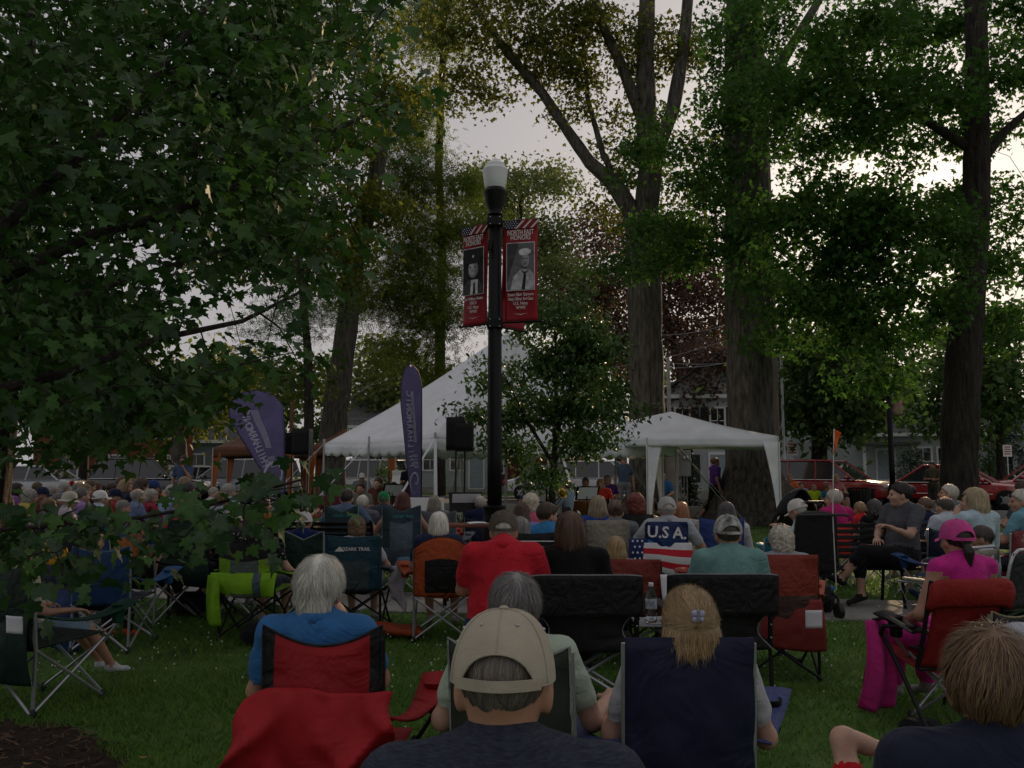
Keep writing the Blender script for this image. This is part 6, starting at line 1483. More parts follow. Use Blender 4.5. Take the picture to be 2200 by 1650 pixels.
b = MB(); b.tube([(0, -.004, -.018), (0, -.006, .018)], .004, 6); b.build('hinge', STEEL, cl)
t = CH('navy folding chair with grey posts under the blonde woman', 1485, 2.86, 1362, 0, col=(.013, .017, .048), bw=.42, top='flat', armcol=(.05, .07, .19), cuplin=(.012, .012, .014), sag=.04, ws=4., splay=.22)
person('grey-haired man in a pale green tee hidden behind the tan cap', 1106, 1235, 3.1, 'rest', res=2, hair='thick', hcol=SALT, shirt=(.44, .54, .42), sk=SK1, strands=5500, messy=.2, arms={'wr+1': (.40, .20, .71), 'el+1': (.31, -.02, .68)})
t = CH('olive folding chair with grey edging beside the tan cap', 1104, 2.86, 1372, rad(-20), col=OLIVE, bw=.42, top='dip', amt=.06, pipe=(.25, .27, .25), armcol=(.03, .033, .03), ws=4.)
drape(t, 'hanging_pocket', nylon((.026, .03, .024), ws=3.), .50, .14, .46, .54, y=-.31, bulge=.05, nf=2).location = (.13, 0, 0)
# ---- third row: director chairs
person('woman with a brown bob and black sweater in the left director chair', 1225, 1097, 5.55, 'lap', res=1, hair='bob', hcol=(.085, .045, .026), shirt=(.008, .008, .009), sleeve='long', legs='long', pants=BLACK, sk=SK1, fem=1., fat=1.25, strands=2200)
CH('black director chair with grey piping left of the water bottle', 1260, 5.25, None, 0, director)
CAMO = mat('cap_camo', (.10, .105, .09), .9, .6, 22., wrinkle=.004, wscale=20., col2=(.34, .35, .33))
person('man in a grey camouflage cap and teal tee in the right director chair', 1562, 1103, 5.6, 'lap', res=1, hair='short', hcol=(.05, .04, .03), shirt=(.15, .30, .28), cap='cap', capm=CAMO, sk=SK2, fat=1.2)
CH('black director chair right of the blonde woman', 1553, 5.3, None, 0, director, table=False)
person('broad man in a red polo and grey-brown cap seated on a stool', 1082, 1083, 5.5, 'cross', 'down', res=1, hair='buzz', hcol=LGR, shirt=(.52, .020, .035), cap='cap', capcol=(.10, .085, .065), sk=(.46, .24, .17), legs='long', pants=(.02, .035, .09), fat=1.5, headf=1., arms={'chest': (0, -.03, .83)}, collar=True)
g = CHL(1080, 5.4, 0, .05); t = thing('folding_stool', 'small folding stool under the man in the red polo', 'stool', g)
b = MB(); b.sheet(lambda u, v: ((u-.5)*.40, (v-.5)*.32, .40-.03*math.sin(math.pi*u)), 8, 6, .008); b.build('seat', nylon(BLACK), t, auto=None)
for s in (-1, 1):
    for q in (-1, 1): b = MB(); b.tube([(q*.2, s*.15, .01), (-q*.19, s*.15, .39)], .010, 6); b.build('leg', STEEL, t)
person('woman in a sleeveless magenta dress and pink cap with dark ponytail', 2052, 1113, 5.2, 'lap', 'down', res=1, hair='pony', hcol=(.018, .013, .011), shirt=(.52, .025, .24), sleeve='none', legs='dress', cap='cap', capcol=(.55, .07, .27), sk=SK2, fem=1., yaw=rad(14), hyaw=rad(-12), strands=1500, arms={'el-1': (-.30, -.02, .66), 'wr-1': (-.16, .24, .60)})
t = CH('red sling lounge chair under the woman in the pink cap', 2072, 4.95, None, rad(8), lounge)
drape(t, 'pink_shawl', cloth((.48, .03, .20), ws=5.), .58, .05, .12, .24, y=.0, fold=.022, nf=3, bulge=.10, seed=2.).location = (-.29, .16, 0)
b = MB(); b.box((-.22, -.26, .045), (.26, .16, .09), Euler((0, .1, .5)), bev=.04); o = b.build('shoulder_bag', cloth(BLACK)); o.location = t.location; tag(o, 'slumped black bag on the grass under the red lounge chair', 'bag')
# ---- maroon chairs
person('long-haired blonde girl in the left maroon chair', 1322, 1150, 6.75, 'lap', res=1, hair='mid', hcol=(.38, .27, .13), shirt=(.4, .4, .42), fem=.6, sk=SK1, smin_=.7)
t = CH('maroon folding chair partly behind the left director chair', 1350, 6.5, 1200, rad(-4), col=(.21, .035, .025), bw=.5, top='flat', tube=BLACKT, win=(.10, .07, .06), winrect=(.1, .9, 0, .45))
person('white curly-haired woman in the right maroon chair', 1677, 1128, 6.4, 'lap', res=1, hair='curly', hcol=(.52, .50, .42), shirt=(.3, .32, .36), fem=.8, sk=SK1, strands=2200)
t = CH('maroon folding chair with a paper tucked in its back pocket', 1680, 6.15, 1190, rad(-3), col=(.24, .040, .024), bw=.53, top='flat', tube=BLACKT, win=(.085, .05, .042), winrect=(.0, 1, 0, .40), armcol=(.42, .10, .05))
drape(t, 'rear_pocket', nylon((.26, .040, .036), ws=4.), .585, .24, .56, .62, y=-.30, bulge=.03, nf=1.5, fold=.012)
sheetpaper('folded white paper stuck to the maroon chair pocket', P(1748, 1330, 5.80), .02, .115, .12, math.pi/2, 'folded_paper')
t2 = CH('empty maroon camp chair seat beyond the water bottle', 1420, 6.9, 1262, rad(10), col=(.27, .045, .036), bw=.5, top='flat', tube=BLACKT, zb=.38)
sheetpaper('upright printed leaflet beside the blonde woman with the clip', P(1434, 1262, 6.4), .2, .10, .19, rad(75), 'leaflet')
bottle('clear water bottle on the director chair side table', P(1397, 1350, 4.9)+Vector((0, 0, 0)))
bt = bpy.data.objects[-1] if False else None
# ---- U.S.A. chair
person('man in a pale grey polo and grey cap in the U.S.A. chair', 1432, 1065, 8.6, 'wide', res=1, hair='short', hcol=LGR, shirt=(.34, .38, .40), cap='cap', capcol=(.40, .40, .37), sk=SK2, fat=1.3, collar=True)
t = CH('blue and white U.S.A. folding chair with a flag cloth', 1434, 8.32, 1120, 0, col=(.012, .04, .14), bw=.40, top='flat', tube=BLACKT, band=(.010, .025, .10), bandv=.55, win=(.50, .50, .48), winrect=(0, .5, 0, .22), zb=.70, splay=.1)
hb = zat(1120, 8.32)
text('U.S.A.', .155, WHITEP, t, T(-.01, -.365, hb-.105, rx=math.pi/2, ry=rad(3)), 'lettering', True)
b = MB(); b.sheet(lambda u, v: ((u-.5)*.39, -.352+.02*v, .70+.10*v*(1.2-u)+.01), 10, 3, .004); b.build('swoosh', nylon((.03, .18, .45)), t)
FR = mat('flag_cloth_red', (.5, .02, .035), .8, .1, wrinkle=.01, wscale=8.); FW = mat('flag_cloth_white', (.62, .62, .64), .8, .1, wrinkle=.01, wscale=8.); FB = mat('flag_cloth_blue', (.02, .03, .12), .8, .1, wrinkle=.01, wscale=8.)
fl = thing('flag_cloth', 'stars and stripes cloth hanging on the U.S.A. chair', 'flag', t.location)
drape(fl, 'stripes', [FW, FR], .80, .50, .46, .50, y=-.34, bulge=.04, nf=2, fold=.012, mi=lambda u, v: 1 if int(v*5) % 2 else 0, nv=20, skew=-.03)
dd = drape(fl, 'canton', [FB], .84, .58, .17, .17, y=-.35, bulge=.02, nf=2, fold=.01); dd.location = (-.29, .02, 0)
b = MB()
for i in range(3):
    for j in range(4): b.ell((-.345+.045*i+.02*(j % 2), -.385, .82-.055*j), (.012, .004, .012), 5, 3)
b.build('stars', FW, fl)
# ---- row beyond
R_ = [
 ('woman with long dark grey hair and white blouse in the blue chair', 1560, 1077, 9.0, dict(hair='long', hcol=(.06, .058, .06), shirt=(.55, .55, .58), fem=1., sleeve='long')),
 ('red-haired person in a black palm-leaf shirt', 1365, 1058, 9.0, dict(hair='curly', hcol=RED_H, shirtm=mat('shirt_palm', (.008, .008, .009), .9, .2, 9., col2=(.02, .02, .02)), fat=1.25, sleeve='none', fem=1.)),
 ('young woman with a bun and sunglasses on her head in a grey tee', 1322, 1075, 8.9, dict(hair='bunhair', hcol=(.10, .07, .05), shirt=(.17, .19, .21), fem=1., pose='facel')),
 ('wavy blonde woman in a royal blue top behind the tan chair', 1285, 1063, 9.4, dict(hair='mid', hcol=(.32, .26, .17), shirt=(.02, .06, .30), fem=1.)),
 ('child with short reddish blond hair next to the grey cap', 1463, 1077, 9.9, dict(hair='bob', hcol=(.22, .10, .05), shirt=(.3, .3, .32))),
 ('dark-haired boy in a bright blue tee turning right', 1176, 1080, 8.1, dict(hair='short', hcol=DBR, shirt=(.04, .20, .42), hyaw=rad(-55))),
 ('long grey-haired woman beside the man in the red polo', 1117, 1108, 7.1, dict(hair='long', hcol=(.17, .165, .16), shirt=(.05, .05, .06), fem=1.)),
 ('brown-haired girl in a lavender tee', 1121, 1079, 9.2, dict(hair='mid', hcol=(.085, .05, .035), shirt=(.22, .22, .50), fem=.6)),
 ('white-blonde woman in a pink shirt behind the lavender girl', 1140, 1058, 9.9, dict(hair='curly', hcol=(.50, .45, .34), shirt=(.55, .12, .20), fem=1., fat=1.2)),
 ('woman with a white bob in the orange chair', 943, 1098, 7.8, dict(hair='bob', hcol=(.55, .53, .46), shirt=(.02, .03, .07), fem=1.)),
 ('woman with short wavy brown hair in the teal chair', 767, 1108, 8.1, dict(hair='curly', hcol=(.15, .095, .05), shirt=(.50, .50, .54), fem=1., arms={'el+1': (.34, .02, .70), 'wr+1': (.36, .2, .62)})),
 ('man in a white cap and navy shirt in the dark green chair', 655, 1098, 8.9, dict(hair='short', hcol=(.06, .04, .03), shirt=(.015, .025, .11), cap='cap', capcol=(.60, .60, .58), yaw=rad(-12))),
 ('woman in a black polka-dot blouse in the lime chair', 548, 1096, 7.9, dict(hair='mid', hcol=DBR, shirtm=None, fem=1., fat=1.2, yaw=rad(-10), arms={'el+1': (.36, .02, .66), 'wr+1': (.30, .24, .62)})),
 ('person in a floppy white sun hat behind the lime chair', 505, 1092, 8.9, dict(hair='short', hcol=GRY, cap='hat', capcol=(.60, .58, .52), shirt=(.05, .05, .05), yaw=rad(-20), tilt=rad(-12))),
 ('blonde curly-haired woman in a coral tee in the dark green chair', 402, 1066, 8.9, dict(hair='curly', hcol=(.30, .22, .13), shirt=(.55, .05, .10), fem=1., fat=1.2, yaw=rad(-20))),
 ('blond person in the blue chair with bright orange shoes', 205, 1135, 7.3, dict(hair='mid', hcol=DBL, shirt=(.03, .08, .30), shoes=(.60, .09, .02), legs='long', pants=(.02, .02, .025), yaw=rad(-8))),
 ('person in a golden yellow jacket behind the near leaves', 118, 1145, 7.9, dict(hair='short', hcol=DBR, shirt=(.60, .30, .02), sleeve='long', yaw=rad(-25))),
 ('person in a rust-orange shirt beside the blue folding chair', 292, 1120, 8.6, dict(hair='short', hcol=DBR, shirt=(.36, .13, .04), yaw=rad(-30), legpose='fwd')),
]
DOTS = mat('shirt_polka', (.010, .010, .011), .9, 0)
nt_ = DOTS.node_tree; vo = nt_.nodes.new('ShaderNodeTexVoronoi'); vo.inputs['Scale'].default_value = 26; vo.inputs['Randomness'].default_value = .6; rp = nt_.nodes.new('ShaderNodeMapRange'); rp.inputs[1].default_value = .22; rp.inputs[2].default_value = .25; rp.inputs[3].default_value = 1; rp.inputs[4].default_value = 0
mx = nt_.nodes.new('ShaderNodeMix'); mx.data_type = 'RGBA'; mx.inputs[6].default_value = (.010, .010, .011, 1); mx.inputs[7].default_value = (.5, .47, .40, 1); tcn = nt_.nodes.new('ShaderNodeTexCoord')
nt_.links.new(tcn.outputs['Object'], vo.inputs['Vector']); nt_.links.new(vo.outputs['Distance'], rp.inputs[0]); nt_.links.new(rp.outputs[0], mx.inputs[0]); nt_.links.new(mx.outputs[2], nt_.nodes['Principled BSDF'].inputs['Base Color'])
poses = ['lap', 'rest', 'cross', 'face', 'lap', 'rest']
for i, (lb, x, y, d, kw) in enumerate(R_):
    kw = dict(kw)
    if 'polka' in lb: kw['shirtm'] = DOTS
    kw.setdefault('pose', poses[i % 3]); kw.setdefault('sk', (SK1, SK2)[i % 2]); kw.setdefault('fat', 1.05); kw.setdefault('hyaw', rad(random.uniform(-14, 14))); kw.setdefault('tilt', rad(random.uniform(-7, 5)))
    person(lb, x, y, d, res=1, **kw)
# palm print on the black shirt
t = CH('blue folding chair with royal blue posts behind the camouflage cap', 1552, 8.75, 1112, 0, col=(.02, .05, .20), bw=.46, top='vee', amt=.03, lite=True)
CH('tan folding chair with a red patterned back', 1306, 8.5, 1117, rad(-5), col=TAN, bw=.42, top='dip', amt=.0, win=(.30, .02, .03), winrect=(.3, .85, 0, .3), lite=True)
CH('dark folding chair under the red-haired person', 1368, 8.75, 1150, 0, col=BLACK, lite=True); CH('grey folding chair under the young woman with the bun', 1330, 8.65, 1160, 0, col=(.1, .1, .11), lite=True)
t = CH('black folding chair with a white logo behind the red polo', 1140, 6.95, 1140, 0, col=BLACK, bw=.50, top='dip', amt=.02, tube=BLACKT)
hb = zat(1140, 6.95); text('Coleman', .085, WHITEP, t, T(.04, -.385, hb-.13, rx=math.pi/2), 'lettering', True)
b = MB(); q = [(-.19, hb-.19), (.235, hb-.19), (.25, hb-.075), (-.175, hb-.075)]
for i in range(4): b.tube([(q[i][0], -.386, q[i][1]), (q[(i+1) % 4][0], -.386, q[(i+1) % 4][1])], .004, 4)
b.build('logo_frame', WHITEP, t)
CH('dark blue chair under the boy in the bright blue tee', 1180, 7.85, 1150, 0, col=NAVY, lite=True)
t = CH('orange folding chair with a mesh window in its back', 950, 7.5, 1155, 0, col=ORANGE, bw=.50, top='arch', amt=.05, pipe=(.014, .014, .016), win=(.012, .010, .010), winrect=(.22, .80, .06, .66), edge=None, armcol=(.40, .07, .016), seatcol=(.36, .06, .016))
t = CH('dark teal folding chair with a white mountain logo', 757, 7.85, 1150, 0, col=TEAL, bw=.50, top='vee', amt=.02, tube=BLACKT, win=(.055, .075, .085), winrect=(.2, .8, 0, .6), armcol=(.05, .13, .2), pipe=(.03, .09, .13))
hb = zat(1150, 7.85); text('OZARK TRAIL', .042, BANWH, t, T(.04, -.38, hb-.115, rx=math.pi/2), 'lettering', True)
b = MB(); flatpoly(b, [(-.15, hb-.135), (-.105, hb-.09), (-.08, hb-.115), (-.06, hb-.135)], -.385); b.build('mountain_logo', BANWH, t, smooth=False)
CH('dark green folding chair with pale piping in front of the bench', 652, 8.65, 1140, rad(-4), col=DGREEN, bw=.40, top='vee', amt=.09, pipe=(.30, .34, .32), lite=True)
t = CH('lime green and black folding chair with a lime flap', 528, 7.6, 1152, rad(-4), col=(.20, .40, .018), bw=.50, top='vee', amt=.06, band=BLACK, bandv=.66, win=(.10, .13, .13), winrect=(.27, .76, .0, .66), tube=BLACKT, pipe=(.012, .012, .012), armcol=(.2, .4, .02))
drape(t, 'lime_flap', [nylon((.24, .50, .020), ws=4., wr=.03), nylon((.10, .14, .17)), nylon((.16, .17, .15))], .60, .40, .60, .56, y=-.33, bulge=.05, nf=2.5, fold=.03, mi=lambda u, v: 1 if .66 < u < .76 else (2 if v > .82 and .3 < u < .66 else 0), seed=1.)
dd = drape(t, 'lime_carry_bag', nylon((.22, .47, .02), ws=4., wr=.03), .58, .16, .10, .13, y=-.34, bulge=.04, nf=1.6, fold=.03, th=.02); dd.location = (-.27, 0, 0)
t = CH('dark green folding chair under the woman in the coral tee', 402, 8.6, 1118, rad(-8), col=DGREEN, bw=.42, top='flat', tube=BLACKT, pipe=(.012, .012, .012))
drape(t, 'green_flap', nylon((.009, .033, .024), ws=4.), .62, .36, .50, .58, y=-.33, bulge=.06, nf=2)
t = CH('blue folding chair with grey piping on the left lawn', 213, 7.05, 1172, rad(3), col=BLUE, bw=.46, top='dip', amt=.05, pipe=(.12, .20, .26), armcol=(.03, .12, .3), seatcol=(.01, .02, .05), ws=6.)
dd = drape(t, 'blue_carry_bag', nylon((.02, .05, .16), ws=5.), .50, .02, .16, .22, y=-.10, bulge=.06, nf=1.5, fold=.02, th=.08); dd.location = (-.34, 0, 0)
CH('dark chair under the person in the yellow jacket', 110, 7.7, 1200, rad(-20), col=NAVY, lite=True); CH('dark chair under the person in the rust-orange shirt', 292, 8.4, 1190, rad(-25), col=BLACK, lite=True)
CH('pale chair under the person in the floppy sun hat', 505, 8.7, 1150, rad(-20), col=(.05, .05, .05), lite=True)
# far-left dark green chair with the man in sneakers
person('man in a cream tee and denim shorts with white sneakers at the left edge', 62, 1192, 5.9, 'rest', 'fwd', res=1, hair='short', hcol=DBR, shirt=(.50, .46, .34), pants=(.17, .25, .33), shoes=(.58, .60, .64), sk=SK2, yaw=rad(-38))
t = CH('dark green folding chair with a white tag at the left edge', 8, 5.35, 1206, rad(-22), col=(.008, .022, .017), bw=.50, top='dip', amt=.04, pipe=(.16, .2, .14), armcol=(.012, .05, .035), cuplin=(.012, .07, .045))
drape(t, 'rear_flap', nylon((.008, .03, .02), ws=4.), .62, .22, .50, .56, y=-.31, bulge=.05, nf=2)
sheetpaper('square white tag on the back of the dark green chair', P(32, 1342, 4.98), rad(-20), .13, .10, math.pi/2, 'paper_tag')
def seats(label_fn, lst): pass
# ---- benches, wheelchair, people on the right
bench('black slatted park bench under the woman holding a drink', CHL(1925, 9.45, 0., .05), rad(180), 1.75)
bench('black slatted park bench behind the white-capped man', CHL(672, 10.2, 0., .3), rad(-4), 1.5)
person('woman in a grey tee turning left on the bench with a drink', 1932, 1040, 9.45, 'cup', 'cross', res=1, hair='bunhair', hcol=(.016, .012, .013), shirt=(.075, .08, .092), legs='capri', pants=(.010, .010, .012), shoes=(.02, .018, .016), sk=SK1, fem=1., fat=1.25, yaw=rad(112), hyaw=rad(-32), z=.02)
cupp = thing('plastic_cup', 'clear cup of dark red drink held by the bench woman', 'cup', P(1882, 1116, 9.1))
b = MB(); b.lathe([(.028, 0), (.037, .09), (.034, .09), (.026, .006)], n=14); b.build('shell', CLEAR, cupp, auto=None); b = MB(); b.lathe([(.025, .006), (.031, .06), (.001, .06)], n=14); b.build('drink', mat('drink_red', (.10, .012, .01), .2, .1), cupp)
bottle('water bottle with a blue label standing on the bench', (P(1975, 1200, 9.4).x, 9.42, .445), 1.)
wheelchair('black power wheelchair with an orange pennant on a whip', CHL(1748, 8.75, rad(8), .2), rad(8))
person('stooped man in a white cap and pale blue shirt beside the wheelchair', 1712, 1064, 9.4, 'hold', res=1, hair='short', hcol=LGR, shirt=(.40, .58, .60), cap='cap', capcol=(.58, .56, .52), sk=SK2, yaw=rad(40), tilt=rad(-22), headf=1.2, sleeve='long')
CH('turquoise folding chair under the stooped man', 1672, 9.4, 1150, rad(35), col=(.02, .20, .30), lite=True)
g = G(1700, 12.5); t = thing('baby_stroller', 'black baby stroller with hood behind the stooped man', 'stroller', g, rad(20))
b = MB(); b.sheet(lambda u, v: ((u-.5)*.5, -.30+.42*math.sin(1.5*v), .94+.28*math.cos(1.5*v)-.34*(2*u-1)**2), 14, 10, .02); b.build('hood', nylon(BLACK), t, auto=None)
b = MB(); b.sheet(lambda u, v: ((u-.5)*.44, -.20+.4*v, 1.0-.55*v), 8, 6, .03); b.build('seat', nylon(BLACK), t, auto=None)
for s in (-1, 1):
    b = MB(); b.tube([(s*.25, -.45, 1.05), (s*.25, 0, .55), (s*.25, .38, .13)], .013, 6); b.build('frame_tube', BLACKT, t); b = MB(); b.tube([(s*.25, .05, .6), (s*.25, -.35, .13)], .013, 6); b.build('frame_tube', BLACKT, t)
    for y in (-.35, .38): b = MB(); b.lathe([(.03, -.02), (.11, -.02), (.125, 0), (.11, .02), (.03, .02)], n=14); b.xf(T(s*.25, y, .125, ry=math.pi/2)); b.build('wheel', PLASTB, t)
b = MB(); b.tube([(-.25, -.45, 1.05), (.25, -.45, 1.05)], .016, 7); b.build('push_handle', PLASTB, t)
R2 = [
 ('grey short-haired woman in magenta beside the wheelchair', 1790, 1052, 11, dict(hair='short', hcol=LGR, shirt=(.40, .02, .14), fem=1., hyaw=rad(25)), ((.50, .035, .02), 'bright red chair under the grey-haired woman in magenta')),
 ('small child in red with light brown hair on the right', 1846, 1083, 12, dict(hair='short', hcol=DBL, shirt=(.5, .02, .02), H=1.05, smin_=.6), None),
 ('person with dark grey hair in the black chair right of the child', 1876, 1071, 11.2, dict(hair='bob', hcol=(.045, .044, .045), shirt=BLACK), (BLACK, 'black folding chair under the dark grey-haired person')),
 ('boy with close-cropped brown hair on the right', 1985, 1068, 11.2, dict(hair='buzz', hcol=(.12, .08, .05), shirt=NAVY, hyaw=rad(25)), (NAVY, 'navy folding chair under the cropped-haired boy')),
 ('balding man in a white tee behind the pink cap', 2028, 1066, 9.9, dict(hair='fringe', hcol=(.08, .07, .06), shirt=(.46, .52, .58), fat=1.2), (NAVY, 'dark folding chair under the balding man in white')),
 ('grey-haired man with glasses turned left behind the balding man', 2036, 1041, 11.6, dict(hair='short', hcol=LGR, shirt=(.12, .13, .15), hyaw=rad(50), tilt=rad(10)), (BLACK, 'black folding chair under the grey-haired man with glasses')),
 ('long blonde woman in a pale striped shirt', 2090, 1046, 8.7, dict(hair='mid', hcol=(.40, .33, .20), shirt=(.40, .52, .60), sleeve='long', fem=1., fat=1.1, pose='facel', yaw=rad(20), hyaw=rad(25)), (BLUE, 'dark blue folding chair under the blonde in stripes')),
 ('bearded grey man in a pale blue tee at the right edge', 2192, 1052, 9.3, dict(hair='short', hcol=LGR, shirt=(.13, .30, .38), pose='hold', yaw=rad(35), hyaw=rad(35)), ((.16, .012, .02), 'dark red folding chair at the right edge')),
 ('dark-haired man behind the bearded man at the right edge', 2195, 1033, 11.5, dict(hair='buzz', hcol=DBR, shirt=(.06, .08, .10), yaw=rad(30)), None),
 ('person in a bright green tee cut off by the right edge', 2222, 1128, 6.9, dict(hair='short', hcol=DBR, shirt=(.02, .30, .16), pose='rest', yaw=rad(40), pants=(.02, .04, .10), legs='long', fat=1.2), None),
 ('man in white trousers with navy sneaker and leg crossed behind the pink cap', 2106, 1128, 6.9, dict(hair='buzz', hcol=(.05, .04, .035), shirt=(.50, .52, .55), pants=(.50, .54, .58), legs='long', shoes=(.012, .025, .05), legpose='ankle', yaw=rad(58), sk=(.28, .15, .10)), None),
]
for i, (lb, x, y, d, kw, chh) in enumerate(R2):
    kw = dict(kw); kw.setdefault('pose', poses[i % 3]); kw.setdefault('yaw', rad(18)); kw.setdefault('sk', (SK1, SK2)[i % 2]); person(lb, x, y, d, res=1, **kw)
    if chh: CH(chh[1], x+4, d-.25, None, kw['yaw'], col=chh[0], bh=.86, lite=True, top='flat' if i % 2 else 'dip')
lawnchair('beige webbed lawn chair under the man in white trousers', CHL(2100, 6.7, rad(30)), rad(30))
lawnchair('dark lawn chair with cream arms at the right edge', CHL(2205, 6.55, rad(35)), rad(35), (.03, .03, .04))
t = CH('black folding chair with a white bag behind the red lounge chair', 2190, 4.9, None, rad(25), col=BLACK, bh=.72, pipe=(.3, .27, .15)); 
b = MB(); b.ell((0, 0, .10), (.09, .08, .05), 12, 8); o = b.build('plastic_bag', mat('bag_white', (.55, .57, .65), .5, .2, 20., wrinkle=.03, wscale=14., trans=.3)); o.location = (*G(2190, 4.35).xy, .55); o.location = P(2192, 1398, 4.6); tag(o, 'crumpled white bag resting on the black chair', 'bag')
# ---- middle rows left of the lamp post
R3 = [
 ('man with close-cropped dark hair in the first teal-grey chair', 745, 1050, 11.2, dict(hair='buzz', hcol=(.05, .04, .035), shirt=(.11, .17, .26), fat=1.2, pose='wide')),
 ('person with smooth white hair next to the cropped-haired man', 780, 1064, 11.9, dict(hair='short', hcol=WH, shirt=(.14, .14, .17), fem=.5)),
 ('man in a green cap in the middle row', 825, 1054, 12.6, dict(hair='short', hcol=SALT, shirt=(.05, .06, .08), cap='cap', capcol=(.02, .22, .08))),
 ('woman with long auburn hair in the second teal-grey chair', 866, 1056, 10.6, dict(hair='long', hcol=(.10, .030, .02), shirt=(.52, .52, .56), fem=1., sleeve='none', pose='wide')),
 ('woman with straight grey-blonde hair in a patterned top', 934, 1063, 11.6, dict(hair='mid', hcol=(.30, .28, .22), shirt=(.20, .22, .25), fem=1., fat=1.2)),
 ('grey-haired man in navy just left of the lamp post', 1032, 1066, 12.4, dict(hair='short', hcol=LGR, shirt=(.015, .02, .06))),
]
for i, (lb, x, y, d, kw) in enumerate(R3):
    kw = dict(kw); kw.setdefault('pose', poses[i % 3]); person(lb, x, y, d, res=1, sk=(SK1, SK2)[i % 2], **kw)
GB = (.030, .062, .072)
t = CH('teal-grey folding chair with V-shaped back behind the bench', 732, 10.9, 1085, 0, col=GB, bw=.42, top='vee', amt=.09, pipe=(.06, .14, .16)); hb = zat(1085, 10.9); text('OZARK TRAIL', .04, mat('logo_teal', (.04, .28, .28), .7, 0), t, T(.04, -.39, hb-.13, rx=math.pi/2), 'lettering', True)
t = CH('teal-grey folding chair with a pale mesh centre in the middle row', 862, 10.2, 1085, 0, col=(.035, .065, .078), bw=.45, top='vee', amt=.08, pipe=(.06, .14, .16), win=(.13, .18, .23), winrect=(.2, .8, 0, .68), zb=.5)
drape(t, 'grey_flap', nylon((.05, .075, .10), ws=5.), .58, .30, .44, .30, y=-.31, bulge=.04, nf=2); hb = zat(1085, 10.2); text('OZARK TRAIL', .04, MATS['logo_teal'], t, T(.03, -.385, hb-.13, rx=math.pi/2), 'lettering', True)
CH('grey patterned folding chair between the two teal-grey chairs', 800, 11.6, 1100, 0, col=(.07, .075, .095), lite=True); CH('grey floral folding chair under the grey-blonde woman', 940, 11.3, 1095, 0, col=(.12, .13, .15), lite=True); CH('navy folding chair with red trim left of the lamp post', 1035, 12.1, 1110, 0, col=NAVY, armcol=(.4, .02, .03), lite=True)
CH('dark folding chair under the man in the green cap', 825, 12.3, 1110, 0, col=NAVY, lite=True)
TB = thing('wooden_table', 'small reddish wooden table beside the lamp post', 'table', G(1010, 9.6)); 
b = MB(); b.box((0, 0, zat(1128, 9.6)), (.62, .42, .03), bev=.006); b.build('table_top', mat('table_red_wood', (.16, .05, .03), .55, .25, 5., stretch=(1, 8, 1)), TB)
for sx in (-1, 1):
    for sy in (-1, 1): b = MB(); b.box((sx*.27, sy*.17, zat(1128, 9.6)/2-.01), (.04, .04, zat(1128, 9.6)-.03)); b.build('leg', BLACKM, TB, smooth=False)
sheetpaper('open white booklet on the reddish table', (*G(1025, 9.6).xy, zat(1128, 9.6)+.02), .3, .22, .16, 0, 'booklet')
